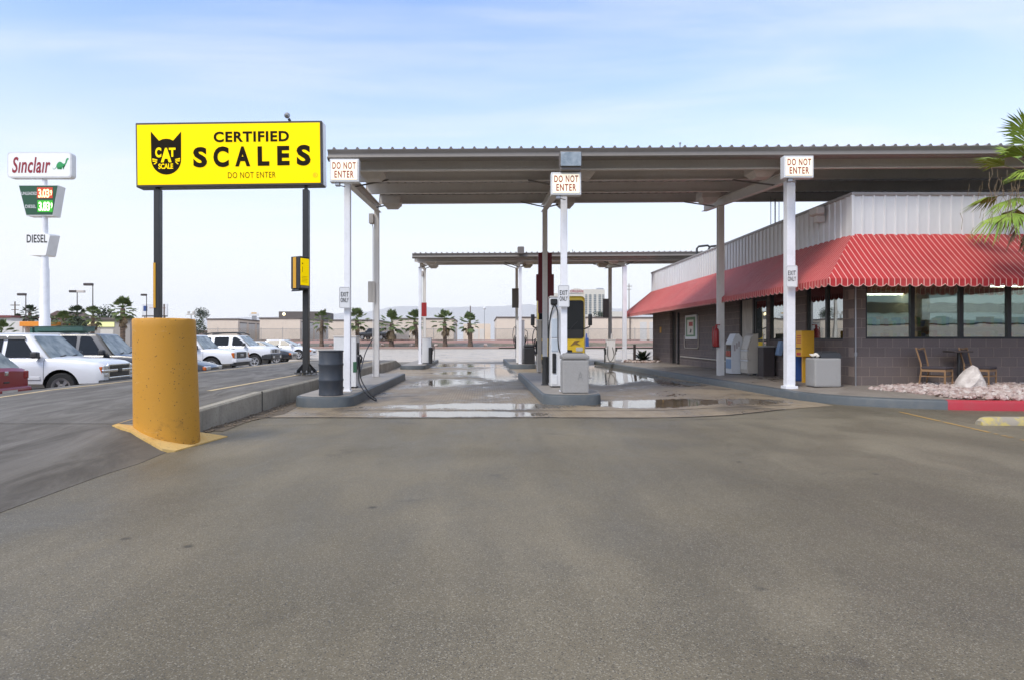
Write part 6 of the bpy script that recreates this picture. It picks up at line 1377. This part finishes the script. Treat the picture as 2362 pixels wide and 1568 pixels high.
palm('palm_tree', 'round dark palm with a thick dead skirt left of the white sign pole', (PX(70, 80), 80, 0), PZ(722, 80), 1.25, 65, 40, 12, .22, 'frond_dark', 12, 40, .03, G2, .05)
palm('palm_tree', 'small distant dark palm in front of the leftmost utility pole', (PX(43, 95), 95, 0), PZ(738, 95), 1.1, 66, 30, 10, .2, 'frond_dark', 6, 12, .03, G2, .05)
palm('palm_tree', 'low palm cut by the left edge above the white truck', (PX(4, 45), 45, 0), PZ(768, 45), 1.2, 67, 30, 12, .2, 'frond', 8, 6, .03, G2, .045)
palm('palm_tree', 'large bright fan palm at the right edge over the gravel bed', (10.25, 11.9, .3), 4.0, 1.25, 71, 20, 26, .17, 'frond_near', 9, 8, .0, None, .016)
# long-fingered fronds of the near palm reaching over the awning
near = [o for o in C.objects if o.get('label', '').startswith('large bright fan palm')][0]; rnd = random.Random(5); mb = MB()
for base, d, L, dr in (((10.2, 11.8, 3.95), (-.93, -.30, -.28), 1.75, .95), ((10.2, 11.8, 4.3), (-.85, -.45, .40), 1.40, .45), ((10.2, 11.8, 4.35), (-.55, -.2, .85), 1.45, .3), ((10.2, 11.8, 4.2), (-.8, -.5, .12), 1.2, .8)):
    fan(mb, base, d, (.2, 0, 1), L, 30, 1.25, dr, .020, rnd, .52)
part('frond', mb, M['frond_near'], near)
threads = []
for k in range(90):     # pale threads hanging from the fingers
    p = Vector((10.2, 11.8, 3.9)) + Vector((rnd.uniform(-1.55, -.3), rnd.uniform(-.8, .1), rnd.uniform(-.75, .35))); threads.append((p, p + Vector((rnd.uniform(-.05, .05), 0, -.12)), p + Vector((rnd.uniform(-.06, .06), 0, -rnd.uniform(.2, .36)))))
mb = MB()
for q_ in threads: mb.tube(q_, .004, 3)
tag(part('leaf_threads', mb, M['frond_dead'], near), kind='stuff')
# broad-leaved plant at the shop's far corner
def leaf_plant(name, label, loc, n, L, m, seed):
    rnd = random.Random(seed); th = thing(name, label, 'plant', loc); mb = MB(); x, y, z = loc
    for k in range(n):
        az = k * 2.4 + rnd.uniform(-.4, .4); el = R(rnd.uniform(15, 80)); l = L * rnd.uniform(.6, 1.05); d = Vector((math.cos(el) * math.cos(az), math.cos(el) * math.sin(az), math.sin(el))); s = Vector((-math.sin(az), math.cos(az), 0)) * .05
        p = [Vector(loc) + d * l * f + Vector((0, 0, -.35 * l * f * f)) for f in (0, .35, .7, 1)]; ws = (.3, 1.2, 1.1, .05); a = [mb.bm.verts.new(q - s * w_) for q, w_ in zip(p, ws)]; b = [mb.bm.verts.new(q + s * w_) for q, w_ in zip(p, ws)]
        for i in range(3): mb.bm.faces.new((a[i], b[i], b[i + 1], a[i + 1]))
    part('foliage', mb, m, th); return th
pl = leaf_plant('leafy_plant', 'dark leafy plant in the pink stones at the far shop corner', (PX(1483, 28.6), 28.6, .34), 70, .85, M['bush'], 3)
mb = MB(); mb.tube([(PX(1483, 28.6), 28.6, .25), (PX(1483, 28.6), 28.6, .7)], .07, 8); part('stem', mb, M['bark'], pl)
mb = MB(); random.seed(12)
for k in range(220): a = random.uniform(0, 6.3); q_ = random.random() ** .5; rock(mb, (PX(1480, 28.5) + .75 * q_ * math.cos(a), 28.5 + 1.1 * q_ * math.sin(a), .33), random.uniform(.04, .09), .7)
struct('gravel', mb, M['pink_stone'], kind='stuff')
mb = MB(); mb.box(PX(1463, 28.2) - .05, PX(1463, 28.2) + .05, 28.1, 28.2, .3, 1.06); solo('short_post', mb, M['brown_bin'], 'short dark post left of the leafy plant', 'post', loc=(PX(1463, 28.2), 28.15, .3))

# ---------------------------------------------------------------- far strip, bank and storage units
mb = MB(); xs = [-70 + 3 * k for k in range(50)]; prof_ = [(96.35, .16), (97.5, .22), (99.5, .45), (102, .95), (104, 1.24)]
random.seed(6); rows = [[mb.bm.verts.new((x, y, z + .03 * random.uniform(-1, 1))) for x in xs if x < 75] for y, z in prof_]
for a, b in zip(rows, rows[1:]):
    for i in range(len(a) - 1): mb.bm.faces.new((a[i], a[i + 1], b[i + 1], b[i]))
struct('planting_strip', mb, M['pink_far'], 60)
mb = MB(); mb.box(-70, 2.4, 96.0, 96.36, -.1, .24, .03); mb.box(2.05, 2.4, 96.36, 99, -.1, .24, .03); struct('strip_kerb', mb, wear('pink_kerb', (.40, .27, .23), .8, dirt=.5))
random.seed(7)
for k, px_ in enumerate((762, 883, 950, 1005, 1120)):
    Y = 98.2; mb = MB(); s = random.uniform(.3, .5); x = PX(px_, Y); rock(mb, (x, Y, .35 + s * .3), s, .6, .2); solo('boulder', mb, M['pink_stone'], 'pale boulder on the pink bank ' + ('right of the first palm', 'below the black pickup', 'under the thin far canopy posts', 'left of the free-standing palm', 'right of the last palm')[k], 'boulder', 'boulders on the far bank', loc=(x, Y, .35), smooth=30)
def storage(label, x0, x1, y0, y1, top, door_side=None, doors=0, d0=0, dl=0, front_doors=()):
    zb = 1.2; th = thing('storage_building', label, 'building', ((x0 + x1) / 2, y0, zb), 0, 'tan storage buildings')
    mb = MB(); mb.box(x0, x1, y0, y1, zb - .4, top - .22); part('wall', mb, M['tan_wall'], th)
    mb = MB(); mb.box(x0 - .12, x1 + .12, y0 - .12, y1 + .12, top - .22, top, .02); part('roof', mb, M['roof_trim'], th)
    mb = MB(); mb.box(x0 - .02, x1 + .02, y0 - .03, y0, zb - .3, zb + .14); part('base_band', mb, M['roof_trim'], th)
    for k in range(doors):
        y = d0 + k * dl; mb = MB(); mb.box(x1 - .02, x1 + .03, y, y + dl * .70, zb, top - .75); d = part('roll_door', mb, M['roll_door'], th); mb = MB(); mb.box(x1 + .001, x1 + .045, y - .2, y + dl * .78, top - .75, top - .6); part('door_hood', mb, M['roof_trim'], d)
    for x, w in front_doors:
        mb = MB(); mb.box(x, x + w, y0 - .04, y0 + .01, zb, top - .8); part('roll_door', mb, M['roll_door'], th)
    return th
Yb_ = 107.0
def bx_(px): return PX(px, Yb_)
storage('tan storage building right of the yellow pillar with four white side doors', bx_(478), bx_(549), Yb_, Yb_ + 18, PZ(735, Yb_), 1, 4, Yb_ + 1.0, 4.0)
storage('tan storage building behind the black sign post with white side doors', bx_(599), bx_(692), Yb_, Yb_ + 22, PZ(733, Yb_), 1, 5, Yb_ + 1.0, 4.2)
storage('tan storage building behind the EXIT ONLY plate and drum', bx_(754), bx_(868), Yb_ + 1, Yb_ + 22, PZ(737, Yb_), 1, 4, Yb_ + 2, 4.2)
storage('long tan storage building behind the thin far canopy posts', bx_(902), bx_(1046), Yb_, Yb_ + 16, PZ(734, Yb_), 1, 2, Yb_ + 4, 4.5)
storage('widest tan storage building, from the driveway gate past the coach', bx_(1146), bx_(1452), Yb_, Yb_ + 20, PZ(731, Yb_), front_doors=())
storage('tan storage building with white front doors by the awning tip', bx_(1456), bx_(1600), Yb_ + .5, Yb_ + 20, PZ(731.5, Yb_), front_doors=[(bx_(1478), 1.1), (bx_(1486) + 1.0, 1.1), (bx_(1500) + 1.2, 1.1)])
mb = MB(); mb.box(bx_(1060), bx_(1135), 128, 130, 1, 4.4); th = thing('storage_building', 'distant storage unit with two white doors at the end of the driveway', 'building', (bx_(1098), 128, 1.2), 0, 'tan storage buildings'); part('wall', mb, M['tan_wall'], th)
for x in (PX(1092, 128), PX(1106, 128)): mb = MB(); mb.box(x, x + 1.0, 127.95, 128.02, 1.2, 3.4); part('roll_door', mb, M['roll_door'], th)
mb = MB(); mb.face([(bx_(1050), 103.9, 1.27), (bx_(1142), 103.9, 1.27), (bx_(1135), 128, 1.33), (bx_(1062), 128, 1.33)]); struct('driveway', mb, M['road'])
mb = MB(); mb.box(PX(643, 125), PX(742, 125), 125, 135, 1, PZ(719, 125)); th = thing('dark_building', 'low dark-roofed building peeping over the storage roofs left of the first palm', 'building', (PX(692, 125), 125, 1)); part('wall', mb, M['roof_trim'], th)
# chain-link fence along the bank top
t = NT('chain_link'); t.n.remove(t.b); tr = t.node('ShaderNodeBsdfTransparent'); df = t.node('ShaderNodeBsdfDiffuse'); df.inputs[0].default_value = (.22, .21, .20, 1)
sep = t.node('ShaderNodeSeparateXYZ'); t.l.new(t.coord(), sep.inputs[0]); u = t.math('ADD', sep.outputs[0], sep.outputs[2]); v_ = t.math('SUBTRACT', sep.outputs[0], sep.outputs[2])
ln = lambda s_: t.math('LESS_THAN', t.math('FRACT', t.math('DIVIDE', s_, .075)), .10)
mx = t.node('ShaderNodeMixShader'); t.l.new(t.math('MAXIMUM', ln(u), ln(v_)), mx.inputs[0]); t.l.new(tr.outputs[0], mx.inputs[1]); t.l.new(df.outputs[0], mx.inputs[2]); t.l.new(mx.outputs[0], t.out.inputs['Surface']); M['chain'] = t.m
for lab, xa, xb in (('chain-link fence on the bank left of the driveway', bx_(470), PX(1050, 104.2)), ('chain-link fence on the bank right of the driveway', PX(1142, 104.2), bx_(1560))):
    th = thing('chain_link_fence', lab, 'fence', ((xa + xb) / 2, 104.2, 1.24)); mb = MB(); mb.face([(xa, 104.2, 1.26), (xb, 104.2, 1.26), (xb, 104.2, 3.0), (xa, 104.2, 3.0)]); part('wire_mesh', mb, M['chain'], th)
    part('rail', MB().tube([(xa, 104.2, 3.02), (xb, 104.2, 3.02)], .03, 6), M['steel'], th)
    n = round((xb - xa) / 3.6)
    for k in range(n + 1): x = xa + (xb - xa) * k / n; part('post', MB().tube([(x, 104.22, 1.1), (x, 104.22, 3.25)], .04, 6), M['steel'], th)
mb = MB(); x = PX(919 + 10, 103.5); mb.box(x - 1.0, x + 1.0, 103.4, 103.46, 1.35, 3.0); 
t = NT('faded_mesh_gate'); t.n.remove(t.b); tr = t.node('ShaderNodeBsdfTransparent'); df = t.node('ShaderNodeBsdfDiffuse'); df.inputs[0].default_value = (.42, .40, .38, 1); mx = t.node('ShaderNodeMixShader'); mx.inputs[0].default_value = .6; t.l.new(tr.outputs[0], mx.inputs[1]); t.l.new(df.outputs[0], mx.inputs[2]); t.l.new(mx.outputs[0], t.out.inputs['Surface'])
solo('mesh_gate', mb, t.m, 'grey mesh gate panel right of the far dark sedan', 'gate', loc=(x, 103.4, 1.3))
mb = MB(); Y = 98; x = PX(1353, Y)
mb.box(x - .30, x + .30, Y - .25, Y + .25, .2, 1.55, .04); mb.lathe([(.18, 0), (.12, .3), (.1, .7), (0, .72)], 8, (x, Y, 1.5)); solo('blue_bin', mb, M['blue_enamel'], 'small blue newspaper stand at the end of the planting strip', 'newspaper box', loc=(x, Y, .2))
# small signs, lamps and poles in the distance
def pole_lamp(label, px_, yt, yb, Y, arm, cat='street lamp', double=False, m='brown_bin'):
    x = PX(px_, Y); z0, zt = 0, PZ(yt, Y); th = thing('street_lamp', label, cat, (x, Y, z0), 0, 'parking lot lamps'); part('pole', MB().tube([(x, Y, z0), (x, Y, zt)], [.085, .05], 8), M[m], th)
    for s in ((-1, 1) if double else (-1,)):
        mb = MB(); mb.box(min(x, x + s * arm), max(x, x + s * arm), Y - .2, Y + .2, zt - .12, zt + .16, .03); part('lamp_head', mb, M['brown_bin'] if s < 0 else M['fixture'], th)
pole_lamp('brown parking lot lamp pole left of the white sign pole', 59.5, 680, 760, 78, .95)
pole_lamp('parking lot lamp with two heads right of the white sign pole', 178, 673, 760, 82, .95, double=True)
pole_lamp('tallest parking lot lamp with one head', 214, 657, 760, 75, 1.0)
pole_lamp('lamp pole just left of the left black sign post', 338, 681, 760, 92, .75)
def upole(label, px_, yt, Y, arms=True):
    x = PX(px_, Y); zt = PZ(yt, Y); th = thing('utility_pole', label, 'utility pole', (x, Y, 0), 0, 'utility poles'); part('pole', MB().tube([(x, Y, 0), (x, Y, zt)], [.16, .11], 8), M['bark'], th)
    if arms: part('crossarm', MB().box(x - .9, x + .9, Y - .06, Y + .06, zt - .8, zt - .65).box(x - .7, x + .7, Y - .06, Y + .06, zt - 1.7, zt - 1.58), M['bark'], th)
upole('leftmost utility pole behind the white shop', 34.5, 696, 130); upole('thin utility pole just right of the white sign pole', 114, 714, 120, False)
upole('utility pole right of the coach, by the awning tip', 1451, 655, 190); upole('bare pole behind the sixth palm', 1085, 706, 150, False); upole('thin dark pole right of the left sign post', 378.5, 702, 110, False)
def mushroom(label, px_, yt, Y, lit=False):
    x = PX(px_, Y); zt = PZ(yt, Y); th = thing('sign_pole', label, 'sign', (x, Y, 1)); part('pole', MB().tube([(x, Y, 1), (x, Y, zt)], .1, 6), M['steel'], th); part('head', MB().box(x - 1.0, x + 1.0, Y - .3, Y + .3, zt - .1, zt + .15).lathe([(0, 0), (.3, .05), (.3, .5), (0, .6)], 8, (x - .6, Y, zt + .2)).lathe([(0, 0), (.3, .05), (.3, .5), (0, .6)], 8, (x + .6, Y, zt + .2)), M['sign_back'], th)
mushroom('small distant sign on a pole right of the yellow pillar top', 441, 726, 150)
Y = 140; x = PX(586, Y); th = thing('roof_sign', 'small yellow and white sign on a storage roof edge', 'sign', (x, Y, 4)); part('panel', MB().box(x - 1.0, x + .9, Y, Y + .2, PZ(729, Y), PZ(724, Y)), M['sign_white'], th); part('topper', MB().box(x - .6, x + .5, Y + .01, Y + .2, PZ(724, Y), PZ(721.5, Y)), M['yellow_enamel'], th); part('leg', MB().box(x - .5, x + .5, Y + .05, Y + .15, 3, PZ(729, Y)), M['steel'], th)
for lab, px_, py_, Y in (('white globe lamp on a thin mast above the storage driveway', 1117.5, 711, 120), ('lit globe lamp on a mast at the dark-roofed building', 655, 725, 121)):
    x = PX(px_, Y); z = PZ(py_, Y); th = thing('globe_lamp', lab, 'lamp', (x, Y, 1.2)); part('mast', MB().tube([(x, Y, 1.2), (x, Y, z - .25)], .05, 6), M['steel'], th); part('globe', MB().lathe([(0, -.3), (.2, -.22), (.3, 0), (.2, .22), (0, .3)], 12, (x, Y, z)), M['sign_white'] if px_ > 900 else glow('lit_globe', (1, .8, .45), 1.5), th, smooth=60)
# billboard
Y = 200; x0, x1 = PX(327, Y), PX(386, Y); th = thing('billboard', 'white billboard with a blue patch behind the left sign post', 'billboard', ((x0 + x1) / 2, Y, 1)); part('panel', MB().box(x0, x1, Y, Y + .4, PZ(728, Y), PZ(702, Y)), M['sign_white'], th); part('picture', MB().box(x0 + .5, x0 + 1.7, Y - .05, Y, PZ(718, Y), PZ(706, Y)), M['blue_enamel'], th); part('lettering', MB().box(x0 + 2.3, x1 - .5, Y - .05, Y, PZ(712, Y), PZ(709, Y)), wear('billboard_print', (.62, .5, .48), .6), th)
part('legs', MB().box(x0 + .7, x0 + 1.0, Y + .1, Y + .3, 0, PZ(728, Y)).box(x1 - 1.0, x1 - .7, Y + .1, Y + .3, 0, PZ(728, Y)).box(x0, x1, Y + .12, Y + .28, PZ(731, Y), PZ(728.1, Y)), M['roof_trim'], th)
# shops and walls on the left
Y = 70; th = thing('orange_canopy_shop', 'white shop with an orange fascia behind the white sign pole', 'building', (PX(60, Y), Y, 0)); part('wall', MB().box(PX(-60, Y), PX(52, Y), Y, Y + 8, -.2, PZ(741, Y)), M['roll_door'], th); part('fascia', MB().box(PX(52, Y), PX(106, Y), Y - .5, Y + 7, PZ(753, Y), PZ(742, Y), .03), wear('orange_fascia', (.75, .26, .02), .4, dirt=.15), th); part('pillar', MB().box(PX(54, Y), PX(58, Y), Y, Y + .5, -.2, PZ(753, Y)), M['roll_door'], th); part('pillar', MB().box(PX(98, Y), PX(102, Y), Y, Y + .5, -.2, PZ(753, Y)), M['roll_door'], th); part('rear_wall', MB().box(PX(52, Y), PX(106, Y), Y + 6.5, Y + 7, -.2, PZ(753, Y)), M['tan_wall'], th)
Y = 88; th = thing('red_trim_shop', 'pale shop with a dark red roof line at the left edge', 'building', (PX(0, Y), Y, 0)); part('wall', MB().box(PX(-160, Y), PX(27, Y), Y, Y + 10, -.2, PZ(733, Y)), M['roll_door'], th); part('roof', MB().box(PX(-165, Y), PX(28.5, Y), Y - .3, Y + 10.2, PZ(732.9, Y), PZ(728, Y)), wear('dark_red_trim', (.2, .05, .05), .5), th)
Y = 96; th = thing('strip_mall', 'low grey shop row with a pale yellow sign band behind the palms', 'building', (PX(240, Y), Y, 0)); part('wall', MB().box(PX(185, Y), PX(300, Y), Y, Y + 10, -.2, PZ(739, Y)), wear('mall_wall', (.36, .33, .30), .8), th); part('roof', MB().box(PX(183, Y), PX(302, Y), Y - .4, Y + 10, PZ(738.9, Y), PZ(733, Y)), M['roof_trim'], th); part('sign_band', MB().box(PX(202, Y), PX(264, Y), Y - .12, Y - .01, PZ(754, Y), PZ(743, Y)), glow('yellow_sign_band', (.85, .85, .42), .35, (.6, .6, .25)), th); part('shop_window', MB().box(PX(232, Y), PX(262, Y), Y - .06, Y - .01, PZ(782, Y), PZ(760, Y)), M['paper'], th)
Y = 130; th = thing('brown_building', 'brown gabled building beyond the palms right of the white sign pole', 'building', (PX(130, Y), Y, 0)); part('wall', MB().box(PX(112, Y), PX(150, Y), Y, Y + 8, -.2, PZ(728, Y)), wear('brown_wall', (.2, .13, .11), .8), th); part('roof', MB().prism([(PX(111, Y), Y - .2, PZ(728, Y)), (PX(152, Y), Y - .2, PZ(728, Y)), (PX(133, Y), Y - .2, PZ(717, Y))], (0, 9, 0)), wear('brown_roof', (.14, .09, .08), .8), th)
Y = 110; mb = MB(); mb.box(PX(180, Y), PX(480, Y), Y, Y + .4, -.2, PZ(762, Y)); solo('boundary_wall', mb, wear('brown_block', (.17, .115, .10), .9), 'brown boundary wall behind the palms left of the storage buildings', 'wall', loc=(PX(330, Y), Y, 0))
def shrub(name, label, loc, r, h, m, seed, n=700):
    rnd = random.Random(seed); th = thing(name, label, 'shrub', loc, 0, 'distant shrubs'); mb = MB()
    cl = [(rnd.uniform(-.6, .6) * r, rnd.uniform(-.6, .6) * r, rnd.uniform(.25, .95) * h, rnd.uniform(.3, .55) * r) for _ in range(12)]
    for k in range(n):
        c = rnd.choice(cl); v = Vector((rnd.gauss(0, 1), rnd.gauss(0, 1), rnd.gauss(0, 1))).normalized() * c[3] * rnd.uniform(.5, 1.05); p = Vector(loc) + Vector(c[:3]) + v; a = Vector((rnd.uniform(-1, 1), rnd.uniform(-1, 1), rnd.uniform(-1, 1))).normalized(); b = a.orthogonal().normalized(); s = r * rnd.uniform(.05, .11); mb.face([p - a * s, p + b * s * .5, p + a * s, p - b * s * .5])
    part('foliage', mb, m, th); part('stem', MB().tube([loc, (loc[0], loc[1], loc[2] + h * .5)], [.06 * r, .02 * r], 6), M['bark'], th); return th
for px_, py_, Y, r, h, m, lab in ((456, 775, 70, 1.0, 2.3, 'frond_dark', 'wiry grey-green shrub touching the right side of the yellow pillar'), (466, 784, 68, .8, .9, 'frond_dead', 'rust brown low shrub behind the white truck roof'), (175, 770, 72, 2.0, 2.2, 'bush', 'dark shrub row under the double lamp'), (120, 768, 85, 1.6, 2.6, 'frond_dark', 'shrub right of the white sign pole foot'), (240, 742, 130, 2.4, 3.2, 'bush', 'dark round bush between the two tall palms'), (1390, 740, 330, 5, 5, 'bush', 'far tree top above the wall left of the far column'), (463, 730, 160, 2, 2.2, 'bush', 'small dark tree top over the storage roof')):
    shrub('shrub', lab, (PX(px_, Y), Y, max(0, PZ(py_, Y) - .5)), r, h, M[m], int(px_))
# hotel tower far away
Y = 900; M['hotel'] = wear('hotel_cream', (.62, .58, .50), .7, dirt=.1); th = thing('hotel_tower', 'far cream hotel tower with window columns and rooftop letters above the coach', 'building', (PX(1340, Y), Y, 0))
part('wall', MB().box(PX(1347, Y), PX(1395, Y), Y, Y + 30, 0, PZ(668, Y)).box(PX(1268, Y), PX(1347, Y), Y + 6, Y + 26, 0, PZ(676, Y)), M['hotel'], th)
mw = wear('hotel_windows', (.14, .17, .18), .3, dirt=.2)
for c0 in (1350, 1358.5, 1369.5, 1380.5, 1389):
    for k in range(11): part('window', MB().box(PX(c0, Y), PX(c0 + (4.2 if c0 not in (1358.5, 1369.5, 1380.5) else 5.6), Y), Y - .5, Y + .1, PZ(680 + 4.2 * k + 2.6, Y), PZ(680 + 4.2 * k, Y)), mw, th)
part('penthouse', MB().box(PX(1380, Y), PX(1394, Y), Y + 5, Y + 20, PZ(668, Y), PZ(664.5, Y)), wear('hotel_grey', (.3, .32, .36), .6), th)
mb = MB(); mb.prism([(PX(1312, Y), Y + 5, PZ(676, Y)), (PX(1352, Y), Y + 5, PZ(676, Y)), (PX(1350, Y), Y + 5, PZ(671, Y)), (PX(1340, Y), Y + 5, PZ(666, Y)), (PX(1326, Y), Y + 5, PZ(665, Y)), (PX(1314, Y), Y + 5, PZ(670, Y))], (0, 3, 0)); part('crest', mb, M['hotel'], th)
mb = MB(); lettering(mb, 'ORLEANS', (PX(1333, Y), Y + 4.6, PZ(671.5, Y)), 20, 3.6, (1, 0, 0), (0, 0, 1), .03, 1.1); part('lettering', mb, wear('hotel_red', (.35, .05, .08), .5), th)
Y = 600; mb = MB(); mb.box(PX(1405, Y), PX(1450, Y), Y, Y + 20, 0, PZ(719, Y)); th = thing('white_hall', 'far low white building right of the hotel tower', 'building', (PX(1425, Y), Y, 0)); part('wall', mb, M['hotel'], th)
# far mountains
random.seed(17); M['mount'] = wear('mountain_rock', (.42, .41, .40), .95, dirt=.2, scale=.002)
def ridge(Y, pts, depth):
    mb = MB(); f, b, c = [], [], []
    for i in range(len(pts) * 6 - 5):
        k = min(i // 6, len(pts) - 2); u = i / 6 - k; px_ = pts[k][0] + (pts[k + 1][0] - pts[k][0]) * u; py_ = pts[k][1] + (pts[k + 1][1] - pts[k][1]) * (u * u * (3 - 2 * u)) + random.uniform(-.7, .7)
        x = PX(px_, Y); z = PZ(py_, Y); f.append(mb.bm.verts.new((x, Y - depth, -5))); c.append(mb.bm.verts.new((x, Y, z))); b.append(mb.bm.verts.new((x, Y + depth, -5)))
    for i in range(len(f) - 1): mb.bm.faces.new((f[i], f[i + 1], c[i + 1], c[i])); mb.bm.faces.new((c[i], c[i + 1], b[i + 1], b[i]))
    return mb
struct('mountain', ridge(4200, [(-700, 735), (-300, 722), (50, 733), (430, 735), (700, 730), (830, 720), (930, 706), (1010, 710), (1090, 708), (1150, 707), (1210, 702), (1260, 706), (1420, 712), (1560, 722), (1900, 715), (2300, 722), (3000, 726)], 900), M['mount'], 60)
# what stands behind the camera and shows in the shop windows
th = thing('office_building', 'teal office block seen reflected in the shop windows', 'building', (38, -48, 0)); part('wall', MB().box(8, 75, -70, -48, 0, 11), wear('teal_wall', (.36, .46, .40), .6, dirt=.4), th)
for k in range(4): part('window_band', MB().box(8, 75, -48, -47.9, 2 + 2.3 * k, 3.2 + 2.3 * k), M['car_glass'], th)
mb = MB(); mb.box(2, 70, -22.4, -22, 0, 2.4); solo('block_wall', mb, M['tan_wall'], 'tan wall seen reflected in the shop windows', 'wall', loc=(35, -22, 0))
palm('palm_tree', 'tall palm seen reflected in the shop windows', (17.5, -12, 0), 5.5, 1.6, 90, 26, 10, .3, 'frond', 10, 10, 0, 'fan palms', .05, False)
# ---------------------------------------------------------------- desert haze
hm = bpy.data.materials.new('haze'); hm.use_nodes = True; hn = hm.node_tree.nodes; hn.clear(); ho = hn.new('ShaderNodeOutputMaterial'); hv = hn.new('ShaderNodeVolumePrincipled'); hv.inputs['Color'].default_value = (.93, .96, 1, 1); hv.inputs['Density'].default_value = .00011; hv.inputs['Anisotropy'].default_value = .1; hm.node_tree.links.new(hv.outputs[0], ho.inputs['Volume'])
mb = MB(); mb.box(-5200, 5200, -420, 5400, -7, 340); struct('haze', mb, hm, kind='stuff')
